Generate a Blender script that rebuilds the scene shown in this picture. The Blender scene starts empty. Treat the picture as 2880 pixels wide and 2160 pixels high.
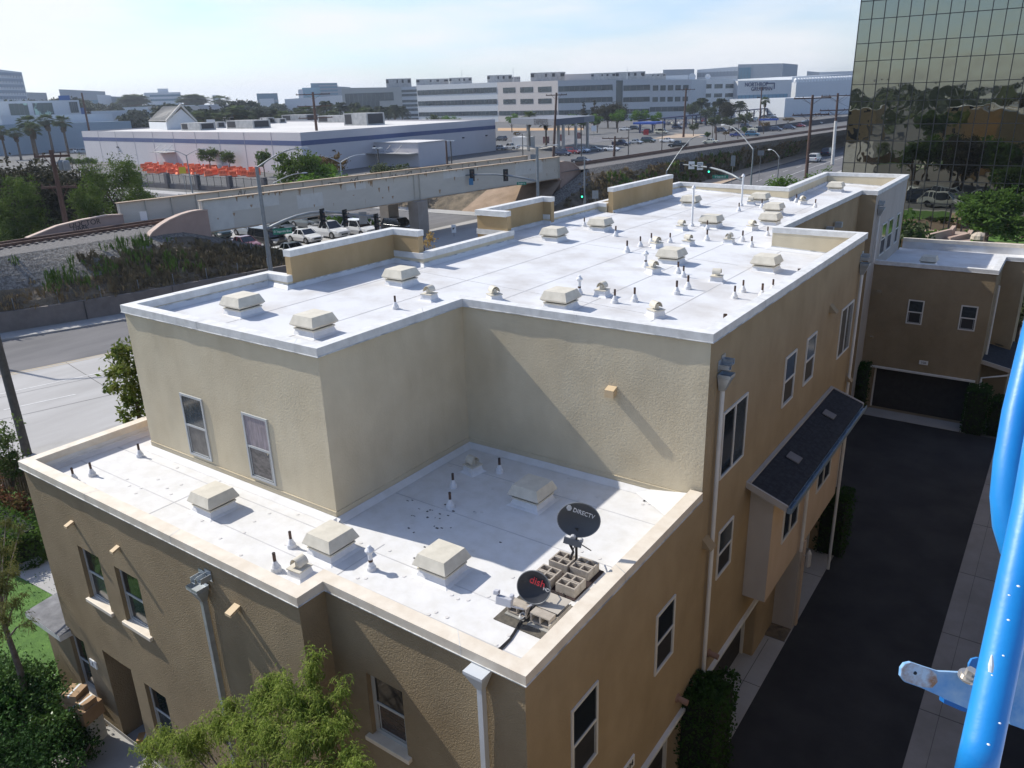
import bpy, math, random
from mathutils import Vector, Matrix, noise
random.seed(7)
S = bpy.context.scene
COL = S.collection
R = math.radians
H = 14.422
# ---------------------------------------------------------------- camera
yaw, pit, rol = -6.24626976e-01, -3.52135465e-01, -3.10792544e-02
FPX = 2192.89
cy, sy, cp, sp = math.cos(yaw), math.sin(yaw), math.cos(pit), math.sin(pit)
fw = Vector((sy*cp, cy*cp, sp)); rt = Vector((cy, -sy, 0)); up = rt.cross(fw)
r2 = rt*math.cos(rol)+up*math.sin(rol); u2 = -rt*math.sin(rol)+up*math.cos(rol)
cam = bpy.data.cameras.new('camera'); camo = bpy.data.objects.new('camera', cam); COL.objects.link(camo)
cam.sensor_width = 36; cam.lens = FPX/2880*36; cam.clip_start = .05; cam.clip_end = 9000
m = Matrix.Identity(4)
for i in range(3):
    m[i][0] = r2[i]; m[i][1] = u2[i]; m[i][2] = -fw[i]
m[0][3], m[1][3], m[2][3] = 0, 0, H
camo.matrix_world = m
S.camera = camo

def ray(u, v):
    return r2*((u-1440)/FPX) - u2*((v-1080)/FPX) + fw
def atx(u, v, x): d = ray(u, v); k = x/d.x; return Vector((x, d.y*k, H+d.z*k))
def aty(u, v, y): d = ray(u, v); k = y/d.y; return Vector((d.x*k, y, H+d.z*k))
def atz(u, v, z=0): d = ray(u, v); k = (z-H)/d.z; return Vector((d.x*k, d.y*k, z))
def atd(u, v, dist):                       # point at a horizontal distance
    d = ray(u, v); k = dist/math.hypot(d.x, d.y); return Vector((d.x*k, d.y*k, H+d.z*k))

# ---------------------------------------------------------------- materials
MATS = {}
def M(name, col, rough=.8, metal=0., var=.08, scale=1.5, bump=0., bscale=40., spec=.5, col2=None, lo=.35, hi=.65, detail=4., bdist=.02, coat=0., emit=None, stretch=None):
    if name in MATS: return MATS[name]
    mt = bpy.data.materials.new(name); mt.use_nodes = True
    nt = mt.node_tree; N = nt.nodes; Lk = nt.links
    b = N['Principled BSDF']
    b.inputs['Roughness'].default_value = rough; b.inputs['Metallic'].default_value = metal
    b.inputs['Specular IOR Level'].default_value = spec
    if coat: b.inputs['Coat Weight'].default_value = coat
    if emit: b.inputs['Emission Color'].default_value = (*emit[0], 1); b.inputs['Emission Strength'].default_value = emit[1]
    tc = N.new('ShaderNodeTexCoord'); src = tc.outputs['Object']
    if stretch:
        mp = N.new('ShaderNodeMapping'); mp.inputs['Scale'].default_value = stretch; Lk.new(src, mp.inputs['Vector']); src = mp.outputs['Vector']
    if var or col2:
        nz = N.new('ShaderNodeTexNoise'); nz.inputs['Scale'].default_value = scale; nz.inputs['Detail'].default_value = detail
        nz.inputs['Roughness'].default_value = .62
        Lk.new(src, nz.inputs['Vector'])
        rp = N.new('ShaderNodeValToRGB')
        a = tuple(c*(1-var) for c in col); c2 = col2 if col2 else tuple(min(1, c*(1+var)) for c in col)
        if col2: a = col
        rp.color_ramp.elements[0].position = lo; rp.color_ramp.elements[1].position = hi
        rp.color_ramp.elements[0].color = (*a, 1); rp.color_ramp.elements[1].color = (*c2, 1)
        Lk.new(nz.outputs['Fac'], rp.inputs['Fac']); Lk.new(rp.outputs['Color'], b.inputs['Base Color'])
    else:
        b.inputs['Base Color'].default_value = (*col, 1)
    if bump:
        n2 = N.new('ShaderNodeTexNoise'); n2.inputs['Scale'].default_value = bscale; n2.inputs['Detail'].default_value = 3
        Lk.new(src, n2.inputs['Vector'])
        bp = N.new('ShaderNodeBump'); bp.inputs['Strength'].default_value = bump; bp.inputs['Distance'].default_value = bdist
        Lk.new(n2.outputs['Fac'], bp.inputs['Height']); Lk.new(bp.outputs['Normal'], b.inputs['Normal'])
    MATS[name] = mt
    return mt

def stucco(name, col, col2, bump=.6, bscale=28, bdist=.015):
    """painted stucco: soft blotches, fine grain, faint vertical weather streaks"""
    mt = M(name, col, .92, col2=col2, scale=.7, lo=.3, hi=.72, detail=7, bump=bump, bscale=bscale, bdist=bdist, spec=.2)
    nt = mt.node_tree; N = nt.nodes; L = nt.links
    rp = [n for n in N if n.type == 'VALTORGB'][0]; b = N['Principled BSDF']
    tc = [n for n in N if n.type == 'TEX_COORD'][0]
    mp = N.new('ShaderNodeMapping'); mp.inputs['Scale'].default_value = (1.6, 1.6, .5); L.new(tc.outputs['Object'], mp.inputs['Vector'])
    nz = N.new('ShaderNodeTexNoise'); nz.inputs['Scale'].default_value = 1.6; nz.inputs['Detail'].default_value = 6; L.new(mp.outputs['Vector'], nz.inputs['Vector'])
    r2_ = N.new('ShaderNodeValToRGB'); r2_.color_ramp.elements[0].position = .3; r2_.color_ramp.elements[1].position = .6
    r2_.color_ramp.elements[0].color = (.93, .925, .92, 1); r2_.color_ramp.elements[1].color = (1, 1, 1, 1)
    L.new(nz.outputs['Fac'], r2_.inputs['Fac'])
    mx = N.new('ShaderNodeMix'); mx.data_type = 'RGBA'; mx.blend_type = 'MULTIPLY'; mx.inputs['Factor'].default_value = 1
    L.new(rp.outputs['Color'], mx.inputs['A']); L.new(r2_.outputs['Color'], mx.inputs['B']); L.new(mx.outputs['Result'], b.inputs['Base Color'])
    return mt

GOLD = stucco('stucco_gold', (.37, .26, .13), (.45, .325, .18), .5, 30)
EAST = stucco('stucco_gold_shaded', (.30, .225, .13), (.385, .295, .18), .6, 30)  # darker copy of the gold stucco; east side shade is in its colour
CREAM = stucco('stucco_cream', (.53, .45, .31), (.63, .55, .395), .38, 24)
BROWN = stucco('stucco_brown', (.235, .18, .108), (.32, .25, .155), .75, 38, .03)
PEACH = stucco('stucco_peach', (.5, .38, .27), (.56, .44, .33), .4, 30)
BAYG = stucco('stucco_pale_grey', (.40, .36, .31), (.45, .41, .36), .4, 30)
CAPB = M('cap_cream', (.60, .52, .41), .6, col2=(.70, .63, .52), scale=3, detail=6)
CAPW = M('cap_white', (.55, .54, .51), .5, col2=(.70, .69, .66), scale=3.5, detail=6)
FLASH = M('flashing_grey', (.30, .31, .31), .7, col2=(.62, .62, .6), scale=3, detail=8, lo=.4, hi=.55)
VENT = M('vent_paint', (.50, .46, .37), .7, col2=(.61, .565, .465), scale=3.0, detail=8, lo=.32, hi=.6)
VENTD = M('vent_louvre', (.13, .10, .075), .9, var=.2)
TAR = M('membrane_white', (.66, .66, .66), .75, var=.06, scale=6)
PIPE = M('rust_pipe', (.13, .075, .05), .9, col2=(.035, .03, .028), scale=14, detail=4)
GLASS = M('window_glass', (.012, .016, .018), .06, var=0, spec=.9)
GLASS2 = M('window_glass_blind', (.035, .045, .05), .12, var=.3, scale=9, spec=.7)
SCREEN = M('window_screen', (.02, .02, .021), .55, var=.15, scale=3)
CURT = M('curtain_lilac', (.34, .29, .30), .8, col2=(.22, .19, .2), scale=5, stretch=(4, 4, .6))
FRAME = M('window_frame_white', (.62, .60, .55), .5, var=.05)
FRAMEB = M('window_frame_grey', (.42, .43, .42), .5, var=.05)
DOORD = M('garage_door_dark', (.028, .027, .026), .7, var=.2, scale=4)
METAL = M('galvanised', (.42, .45, .47), .45, metal=.6, var=.12, scale=6)
WHITEM = M('white_metal', (.62, .61, .57), .5, var=.06)
SHING = M('shingles', (.012, .014, .019), .95, col2=(.026, .029, .036), scale=9, detail=6, bump=.25, bscale=30, lo=.4, hi=.6)
ASPH = M('asphalt_dark', (.014, .014, .016), .9, col2=(.032, .031, .031), scale=.7, detail=12, bump=.3, bscale=90)
ASPHR = M('asphalt_worn', (.10, .098, .10), .9, col2=(.15, .145, .145), scale=.5, detail=9, bump=.2, bscale=60, stretch=(1, .25, 1))
LOT = M('asphalt_lot', (.11, .112, .118), .9, col2=(.16, .16, .165), scale=.06, detail=9)
CONC = M('concrete', (.30, .29, .27), .85, col2=(.36, .35, .33), scale=.8, detail=9, bump=.2, bscale=50)
CONCR = M('concrete_road', (.31, .30, .285), .85, col2=(.385, .375, .36), scale=.45, detail=9, stretch=(1, .22, 1))
WALLC = M('concrete_wall_grey', (.15, .13, .115), .9, col2=(.2, .175, .155), scale=1.2, detail=8, bump=.4, bscale=20)
LINE = M('road_paint_white', (.62, .62, .6), .7, col2=(.48, .47, .45), scale=5, detail=8)
YLINE = M('road_paint_yellow', (.5, .38, .2), .8, col2=(.43, .37, .28), scale=5, detail=8)
JOINT = M('joint_dark', (.08, .075, .07), .9, var=.2)
PINK = M('abutment_tan', (.33, .235, .195), .9, col2=(.39, .285, .235), scale=.6, detail=8)
GIRD = M('girder_paint', (.50, .47, .40), .75, col2=(.56, .53, .46), scale=.25, detail=6, stretch=(1, 1, 3))
RUST = M('rust_edge', (.33, .22, .13), .9, col2=(.52, .43, .32), scale=.9, detail=8)
RAIL = M('rail_steel', (.10, .055, .04), .6, col2=(.16, .09, .06), scale=2, metal=.3)
TIE = M('track_bed', (.07, .055, .05), .95, col2=(.12, .10, .09), scale=3, detail=8)
BALL = M('ballast', (.10, .09, .075), .95, col2=(.27, .25, .22), scale=4.5, detail=9, bump=1, bscale=9, lo=.4, hi=.62, bdist=.12)
DIRT = M('dry_soil', (.07, .056, .036), .95, col2=(.21, .165, .11), scale=.55, detail=10, bump=1, bscale=5, lo=.35, hi=.65, bdist=.2)
SAND = M('sandy_verge', (.34, .25, .17), .95, col2=(.42, .33, .24), scale=.4, detail=8)
GRASS = M('lawn', (.055, .13, .015), .9, col2=(.10, .21, .03), scale=3, detail=8, bump=1, bscale=40, bdist=.05)
BLACK = M('black_plastic', (.012, .012, .013), .45, var=0)
SIGK = M('signal_black', (.011, .014, .016), .5, var=0)
POLEG = M('pole_galvanised', (.21, .23, .24), .5, metal=.4, var=.1, scale=3)
POLED = M('pole_dark', (.085, .08, .072), .85, var=.2, scale=4)
WOOD = M('pole_wood', (.075, .04, .03), .9, col2=(.12, .07, .05), scale=3, stretch=(6, 6, .6))
GREEN = M('sign_green', (.0, .16, .10), .5, var=0)
WHITE = M('sign_white', (.7, .7, .68), .5, var=0)
BLK = M('cmu_block', (.36, .31, .25), .95, col2=(.45, .395, .325), scale=9, detail=8, bump=.6, bscale=90)
DISHM = M('dish_grey', (.075, .08, .085), .5, var=.06, spec=.3)
RUBBER = M('rubber_pad', (.07, .062, .05), .95, col2=(.13, .115, .09), scale=12, detail=6, bump=.5, bscale=60)
DARKP = M('pad_frame_dark', (.035, .02, .018), .9, var=.2)
BLUE = M('blue_paint', (.003, .17, .50), .42, col2=(.008, .24, .60), scale=5, detail=12, lo=.3, hi=.7, bump=.15, bscale=120, bdist=.002, coat=.12)
LBLUE = M('worn_blue_paint', (.09, .28, .55), .5, col2=(.33, .47, .60), scale=22, detail=9, lo=.35, hi=.66)
RUSTB = M('rusty_plate', (.20, .075, .03), .9, col2=(.5, .38, .27), scale=22, detail=9, lo=.4, hi=.6)
TERRA = M('terracotta', (.28, .17, .12), .8, var=.1)

# ---------------------------------------------------------------- mesh builder
class MB:
    def __init__(s): s.v = []; s.f = []; s.mi = []; s.cur = 0
    def V(s, p): s.v.append(tuple(p)); return len(s.v)-1
    def face(s, pts):
        s.f.append([s.V(p) for p in pts]); s.mi.append(s.cur)
    def box(s, a, b):
        x0, y0, z0 = a; x1, y1, z1 = b
        i = len(s.v)
        s.v += [(x0,y0,z0),(x1,y0,z0),(x1,y1,z0),(x0,y1,z0),(x0,y0,z1),(x1,y0,z1),(x1,y1,z1),(x0,y1,z1)]
        for q in ((0,3,2,1),(4,5,6,7),(0,1,5,4),(1,2,6,5),(2,3,7,6),(3,0,4,7)):
            s.f.append([i+k for k in q]); s.mi.append(s.cur)
    def obox(s, o, ax, ay, az):
        """box from corner o along three edge vectors"""
        o, ax, ay, az = map(Vector, (o, ax, ay, az)); i = len(s.v)
        s.v += [tuple(p) for p in (o, o+ax, o+ax+ay, o+ay, o+az, o+ax+az, o+ax+ay+az, o+ay+az)]
        for q in ((0,3,2,1),(4,5,6,7),(0,1,5,4),(1,2,6,5),(2,3,7,6),(3,0,4,7)):
            s.f.append([i+k for k in q]); s.mi.append(s.cur)
    def bar(s, p, q, w, h=None, upv=(0,0,1)):
        """square bar between two points"""
        p, q = Vector(p), Vector(q); h = h or w; d = (q-p)
        if d.length < 1e-6: return
        a = d.cross(Vector(upv))
        if a.length < 1e-5: a = d.cross(Vector((1,0,0)))
        a.normalize(); b = a.cross(d).normalized()
        s.obox(p-a*w/2-b*h/2, d, a*w, b*h)
    def prism(s, poly, z0, z1, cap=True):
        n = len(poly); i = len(s.v)
        s.v += [(p[0], p[1], z0) for p in poly]+[(p[0], p[1], z1) for p in poly]
        for k in range(n):
            s.f.append([i+k, i+(k+1)%n, i+n+(k+1)%n, i+n+k]); s.mi.append(s.cur)
        if cap:
            s.f.append([i+n+k for k in range(n)]); s.mi.append(s.cur)
            s.f.append([i+k for k in reversed(range(n))]); s.mi.append(s.cur)
    def extr(s, pts, d, cap=True):
        """polygon in 3D swept by vector d"""
        d = Vector(d); n = len(pts); i = len(s.v)
        s.v += [tuple(p) for p in pts]+[tuple(Vector(p)+d) for p in pts]
        for k in range(n):
            s.f.append([i+k, i+(k+1)%n, i+n+(k+1)%n, i+n+k]); s.mi.append(s.cur)
        if cap:
            s.f.append([i+n+k for k in range(n)]); s.mi.append(s.cur)
            s.f.append([i+k for k in reversed(range(n))]); s.mi.append(s.cur)
    def tube(s, pts, r, n=10, cap=True):
        pts = [Vector(p) for p in pts]; rs = r if isinstance(r, (list, tuple)) else [r]*len(pts)
        rings = []; prev = None
        for k, p in enumerate(pts):
            d = (pts[min(k+1, len(pts)-1)]-pts[max(k-1, 0)]).normalized()
            if prev is None:
                a = d.cross(Vector((0,0,1)))
                if a.length < 1e-3: a = d.cross(Vector((1,0,0)))
                a.normalize()
            else:
                a = (prev-d*prev.dot(d)).normalized()
            prev = a; b = d.cross(a)
            i = len(s.v)
            s.v += [tuple(p+(a*math.cos(t*2*math.pi/n)+b*math.sin(t*2*math.pi/n))*rs[k]) for t in range(n)]
            rings.append(i)
        for k in range(len(rings)-1):
            for t in range(n):
                s.f.append([rings[k]+t, rings[k]+(t+1)%n, rings[k+1]+(t+1)%n, rings[k+1]+t]); s.mi.append(s.cur)
        if cap:
            s.f.append([rings[0]+t for t in reversed(range(n))]); s.mi.append(s.cur)
            s.f.append([rings[-1]+t for t in range(n)]); s.mi.append(s.cur)
    def lathe(s, prof, c=(0,0,0), n=14):
        """profile of (radius, z)"""
        c = Vector(c); rings = []
        for r, z in prof:
            i = len(s.v); s.v += [(c.x+r*math.cos(t*2*math.pi/n), c.y+r*math.sin(t*2*math.pi/n), c.z+z) for t in range(n)]; rings.append(i)
        for k in range(len(rings)-1):
            for t in range(n):
                s.f.append([rings[k]+t, rings[k]+(t+1)%n, rings[k+1]+(t+1)%n, rings[k+1]+t]); s.mi.append(s.cur)
        s.f.append([rings[0]+t for t in reversed(range(n))]); s.mi.append(s.cur)
        s.f.append([rings[-1]+t for t in range(n)]); s.mi.append(s.cur)
    def build(s, name, mats, parent=None, smooth=False, loc=None, rotz=0, bevel=0):
        me = bpy.data.meshes.new(name); me.from_pydata(s.v, [], s.f)
        if not isinstance(mats, (list, tuple)): mats = [mats]
        for q in mats: me.materials.append(q)
        if len(mats) > 1: me.polygons.foreach_set('material_index', s.mi)
        if smooth: me.polygons.foreach_set('use_smooth', [True]*len(me.polygons))
        me.update()
        o = bpy.data.objects.new(name, me); COL.objects.link(o)
        if parent: o.parent = parent
        if loc: o.location = loc
        if rotz: o.rotation_euler = (0, 0, rotz)
        if bevel:
            bm = o.modifiers.new('bevel', 'BEVEL'); bm.width = bevel; bm.segments = 2; bm.limit_method = 'ANGLE'; bm.angle_limit = R(40)
        return o

def tag(o, label=None, cat=None, group=None, kind=None):
    if label: o['label'] = label
    if cat: o['category'] = cat
    if group: o['group'] = group
    if kind: o['kind'] = kind
    return o
def empty(name, loc=(0,0,0), rz=0, label=None, cat=None, group=None):
    o = bpy.data.objects.new(name, None); COL.objects.link(o); o.location = loc; o.rotation_euler = (0,0,rz); o.empty_display_size = .2
    return tag(o, label, cat, group)
def dup(root, loc=None, rz=None, label=None, group=None, parent=None, sc=None, swap=None):
    def cp(o, par):
        c = o.copy(); COL.objects.link(c)
        if par is not None: c.parent = par
        if swap:
            for i, sl in enumerate(c.material_slots):
                m_ = sl.material
                if m_ in swap: sl.link = 'OBJECT'; sl.material = swap[m_]
        for ch in list(o.children): cp(ch, c)
        return c
    r = cp(root, parent if parent is not None else None)
    if loc is not None: r.location = loc
    if rz is not None: r.rotation_euler = (0,0,rz)
    if sc is not None: r.scale = sc if isinstance(sc, (tuple, list)) else (sc,)*3
    if label: r['label'] = label
    if group: r['group'] = group
    return r
def struct(name, mb, mat, **k):
    return tag(mb.build(name, mat, **k), kind='structure')
def text_mesh(txt, size, mat, origin, xdir, ydir, parent=None, name='lettering', ext=.004, align='CENTER', sx=1.0):
    cu = bpy.data.curves.new('t', 'FONT'); cu.body = txt; cu.size = size; cu.align_x = align; cu.align_y = 'CENTER'; cu.extrude = ext
    t = bpy.data.objects.new('t', cu); COL.objects.link(t)
    bpy.context.view_layer.update()
    me = bpy.data.meshes.new_from_object(t.evaluated_get(bpy.context.evaluated_depsgraph_get()))
    bpy.data.objects.remove(t); me.name = name
    me.materials.clear(); me.materials.append(mat)
    x = Vector(xdir).normalized(); y = Vector(ydir).normalized(); z = x.cross(y)
    mm = Matrix(((x.x*sx, y.x, z.x, origin[0]), (x.y*sx, y.y, z.y, origin[1]), (x.z*sx, y.z, z.z, origin[2]), (0,0,0,1)))
    me.transform(mm)
    o = bpy.data.objects.new(name, me); COL.objects.link(o)
    if parent: o.parent = parent
    return o
# ================================================================ the town house
WAVY = [False]
def wall(mb, p0, p1, z0, z1, ops=()):
    """vertical wall from p0 to p1 (outward normal to the right of p0->p1) with recessed openings (u0,u1,za,zb,depth)"""
    p0 = Vector((p0[0], p0[1], 0)); p1 = Vector((p1[0], p1[1], 0)); d = p1-p0; Lw = d.length; d.normalize()
    n = Vector((d.y, -d.x, 0))
    us = sorted({0, Lw, *[q for o in ops for q in o[:2]]}); zs = sorted({z0, z1, *[q for o in ops for q in o[2:4]]})
    def P(u, z, k=0):
        q = p0+d*u-n*k
        if WAVY[0] and k == 0 and .05 < u < Lw-.05: q = q+n*(noise.noise(Vector((q.x*1.1,q.y*1.1,z*.45)))*.013+noise.noise(Vector((q.x*2.7,q.y*2.7,z*1.1+9)))*.006)*min(1,(u-.05)*2,(Lw-.05-u)*2)
        return (q.x, q.y, z)
    if WAVY[0]:
        def sub(L_):
            out = [L_[0]]
            for a, b in zip(L_, L_[1:]):
                m_ = max(1, math.ceil((b-a)/.22)); out += [a+(b-a)*t/m_ for t in range(1,m_+1)]
            return out
        us, zs = sub(us), sub(zs)
    for a, b in zip(us, us[1:]):
        for c, e in zip(zs, zs[1:]):
            um, zm = (a+b)/2, (c+e)/2
            if any(o[0] < um < o[1] and o[2] < zm < o[3] for o in ops): continue
            mb.face([P(a,c), P(b,c), P(b,e), P(a,e)])
    for u0, u1, za, zb, k in ops:
        mb.face([P(u0,za), P(u0,za,k), P(u0,zb,k), P(u0,zb)]); mb.face([P(u1,za,k), P(u1,za), P(u1,zb), P(u1,zb,k)])
        mb.face([P(u0,zb), P(u0,zb,k), P(u1,zb,k), P(u1,zb)]); mb.face([P(u0,za,k), P(u0,za), P(u1,za), P(u1,za,k)])

def window(par, p0, du, dn, w, h, kind='hung', fm=None, gm=None, fw_=.05, sill=False, lower=None):
    """window frame (part) with panes (sub-parts); p0 = lower corner on the wall, du along the wall, dn outward"""
    p0, du, dn = Vector(p0), Vector(du).normalized(), Vector(dn).normalized(); z = Vector((0,0,1)); fm = fm or FRAME; gm = gm or GLASS
    mb = MB(); t = .03
    mb.obox(p0-dn*.05, du*fw_, dn*(.05+t), z*h); mb.obox(p0+du*(w-fw_)-dn*.05, du*fw_, dn*(.05+t), z*h)
    mb.obox(p0+du*fw_-dn*.05, du*(w-2*fw_), dn*(.05+t), z*fw_); mb.obox(p0+du*fw_+z*(h-fw_)-dn*.05, du*(w-2*fw_), dn*(.05+t), z*fw_)
    panes = []
    if kind == 'hung':
        mb.obox(p0+du*fw_+z*(h*.5-.025)-dn*.05, du*(w-2*fw_), dn*(.05+t-.004), z*.05)
        panes = [(fw_, w-fw_, fw_, h*.5-.025, lower or gm, .006), (fw_, w-fw_, h*.5+.025, h-fw_, gm, .012)]
    elif kind == 'slide':
        mb.obox(p0+du*(w*.5-.025)+z*fw_-dn*.05, du*.05, dn*(.05+t-.004), z*(h-2*fw_))
        panes = [(fw_, w*.5-.025, fw_, h-fw_, gm, .006), (w*.5+.025, w-fw_, fw_, h-fw_, lower or gm, .012)]
    else: panes = [(fw_, w-fw_, fw_, h-fw_, gm, .006)]
    f = mb.build('window', fm, par)
    for a, b, c, e, g, k in panes:
        q = MB(); q.obox(p0+du*a+z*c-dn*.02, du*(b-a), dn*(.02+k), z*(e-c)); q.build('pane', g, f)
    if lower is SCREEN or kind == 'hung':   # thin inner sash line
        q = MB()
        for a, b, c, e in ((fw_+.03, fw_+.045, fw_+.02, h*.5-.04), (w-fw_-.045, w-fw_-.03, fw_+.02, h*.5-.04), (fw_+.03, w-fw_-.03, fw_+.02, fw_+.035)):
            q.obox(p0+du*a+z*c+dn*.006, du*(b-a), dn*.012, z*(e-c))
        q.build('sash', FRAMEB, f)
    if sill:
        q = MB(); q.obox(p0-du*.09-z*.09+dn*.0, du*(w+.18), dn*sill, z*.09); q.build('sill', CAPB, f, bevel=.01)
    return f

def coping(pts, zr, zt, width, par, wm, cm, closed=True, over=.05, hcap=.165, name='parapet', inner=.0, flash=True, fm=None, wall_outer=True):
    """parapet along the outer cap edge line pts (building interior to the left), cap, inner face, flashing band"""
    P = [Vector((p[0], p[1])) for p in pts]; n = len(P)
    def off(d):
        out = []
        for i in range(n):
            if closed or 0 < i < n-1:
                a = (P[i]-P[i-1]).normalized(); b = (P[(i+1) % n]-P[i]).normalized()
            elif i == 0: a = b = (P[1]-P[0]).normalized()
            else: a = b = (P[-1]-P[-2]).normalized()
            na = Vector((-a.y, a.x)); nb = Vector((-b.y, b.x)); k = (na+nb); k = k/max(.2, k.dot(na))
            out.append(P[i]+k*d)
        return out
    def ring(mb, d0, d1, z0, z1, ends=True):
        A = off(d0); B = off(d1); seg = range(n if closed else n-1)
        for i in seg:
            j = (i+1) % n
            a0, a1, b0, b1 = A[i], A[j], B[i], B[j]
            q = lambda p, z: (p.x, p.y, z(p.x) if callable(z) else z)
            mb.face([q(a0,z0), q(a1,z0), q(a1,z1), q(a0,z1)]); mb.face([q(b1,z0), q(b0,z0), q(b0,z1), q(b1,z1)])
            mb.face([q(a0,z1), q(a1,z1), q(b1,z1), q(b0,z1)]); mb.face([q(a1,z0), q(a0,z0), q(b0,z0), q(b1,z0)])
            if ends and not closed and i == 0: mb.face([q(a0,z0), q(a0,z1), q(b0,z1), q(b0,z0)])
            if ends and not closed and i == n-2: mb.face([q(a1,z0), q(b1,z0), q(b1,z1), q(a1,z1)])
    mb = MB(); zf = zr if callable(zr) else (lambda x: zr)
    mb = MB(); ring(mb, over+.004+(.02 if name == 'parapet' else 0), width-.012, lambda x: zf(x)-.05, zt-hcap+.001); p = mb.build(name, wm, par)
    mb = MB(); ring(mb, 0, width, zt-hcap, zt); c = mb.build('parapet_cap', cm, par, bevel=.008)
    # drip lip + sheet seams on the cap
    sv = closed; mb = MB(); ring(mb, -.012, .02, zt-hcap-.012, zt-hcap+.003, ends=False)
    A = off(-.003); B = off(width+.003)
    for i in range(n if closed else n-1):
        j = (i+1) % n; Ls = (A[j]-A[i]).length; k = 2.9
        while k < Ls-.5:
            t = k/Ls; a = A[i].lerp(A[j], t); b = B[i].lerp(B[j], t); dd = (A[j]-A[i]).normalized()*.012
            mb.face([(a.x,a.y,zt+.003), (a.x+dd.x,a.y+dd.y,zt+.003), (b.x+dd.x,b.y+dd.y,zt+.003), (b.x,b.y,zt+.003)])
            mb.face([(a.x,a.y,zt-hcap), (a.x+dd.x,a.y+dd.y,zt-hcap), (a.x+dd.x,a.y+dd.y,zt+.003), (a.x,a.y,zt+.003)])
            k += 3.05
    mb.build('cap_seam', FLASH, c)
    if flash:
        mb = MB(); ring(mb, width-.012, width+.006, lambda x: zf(x)-.02, lambda x: zf(x)+.11); mb.build('flashing', fm or FLASH, p)
        mb = MB(); A = off(width+.004); B = off(width+.12)
        for i in range(n if closed else n-1):
            j = (i+1) % n
            mb.face([(A[i].x,A[i].y,zf(A[i].x)+.085), (A[j].x,A[j].y,zf(A[j].x)+.085), (B[j].x,B[j].y,zf(B[j].x)+.004), (B[i].x,B[i].y,zf(B[i].x)+.004)][::-1])
        mb.build('cant_strip', ROOFM, p)
    return p

# roof membrane: white coating, faint grey-tan ponding blotches and fine scuffs
ROOFM = M('roof_membrane', (.50, .48, .455), .6, col2=(.635, .635, .63), scale=.7, detail=12, lo=.33, hi=.56, bump=.25, bscale=2.5, bdist=.03, spec=.25)
ROOFL = M('roof_membrane_worn', (.60, .585, .55), .65, col2=(.66, .65, .63), scale=3.4, detail=14, lo=.36, hi=.6, bump=.3, bscale=3, bdist=.03, spec=.25)

house = empty('town_house', (0,0,0), 0, 'long tan stucco town house with stepped white flat roofs covered in roof vents', 'building')
ZU, ZUT, ZL, ZLT, ZRT = 9.97, 10.27, 6.68, 7.05, 10.90
def ZF(x): return 9.94-.043*(x+16.2)      # the upper roof falls towards the east
UP = [(-17.28,8.87),(-10.72,8.87),(-10.72,13.08),(-4.95,13.18),(-4.95,25.55),(-7.52,25.55),(-7.5,36.35),(-6.85,36.3),(-6.95,43.85),(-11.05,43.95),(-10.8,36.55),(-16.2,37.1),(-16.2,25.1),(-16.5,25.1),(-16.5,21.1),(-15.35,21.1),(-15.35,17.0),(-16.5,17.0),(-16.5,13.02),(-17.28,13.02)]
LO = [(-18.45,6.45),(-9.0,6.45),(-9.0,7.0),(-4.95,6.97)]
LOW = [(-18.45,13.3)]+LO+[(-4.95,13.14)]      # open parapet line of the lower roof
# roofs (slabs)
def inset_poly(P, k):
    out = []; n = len(P)
    for i in range(n):
        p0, p1, p2 = Vector(P[i-1]), Vector(P[i]), Vector(P[(i+1) % n]); a = (p1-p0).normalized(); b = (p2-p1).normalized()
        na, nb = Vector((-a.y,a.x)), Vector((-b.y,b.x)); m_ = na+nb; m_ = m_/max(.2,m_.dot(na)); q = p1+m_*k; out.append((q.x,q.y))
    return out
mb = MB(); mb.prism(inset_poly(UP,.13), ZU-.25, ZU); mb.v = [(a,b,ZF(a)-(.25 if c < ZU-.1 else 0)) for a,b,c in mb.v]; roofU = mb.build('roof', ROOFM, house)
mb = MB(); mb.prism([(-18.3,6.6),(-9.15,6.6),(-9.15,7.15),(-5.1,7.12),(-5.1,13.1),(-18.3,13.1)], ZL-.25, ZL); roofL = mb.build('roof', ROOFL, house)
# seams of the membrane sheets
mb = MB()
for x in (-15.0,-13.1,-11.2,-9.3,-7.4,-5.6):
    mb.box((x, 9.2 if x < -10.8 else 13.4, ZF(x)), (x+.022, 36.5 if x < -7.6 else 25.2, ZF(x)+.004))
for y in (16.2, 22.4, 28.7, 33): mb.obox((-15.1, y, ZF(-15.1)), (7.3,0,-.043*7.3), (0,.02,0), (0,0,.0045))
mb.build('membrane_seam', M('seam', (.47,.46,.45), .8, var=.1), roofU)
mb = MB()
for y in (7.6, 8.5, 10.4, 12.1): mb.box((-18.1 if y < 8.8 else -10.6, y, ZL), (-5.3, y+.02, ZL+.004))
for x in (-14.3, -9.4): mb.box((x, 6.8, ZL+.001), (x+.02, 8.8, ZL+.0045))
mb.build('membrane_seam', MATS['seam'], roofL)
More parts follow.
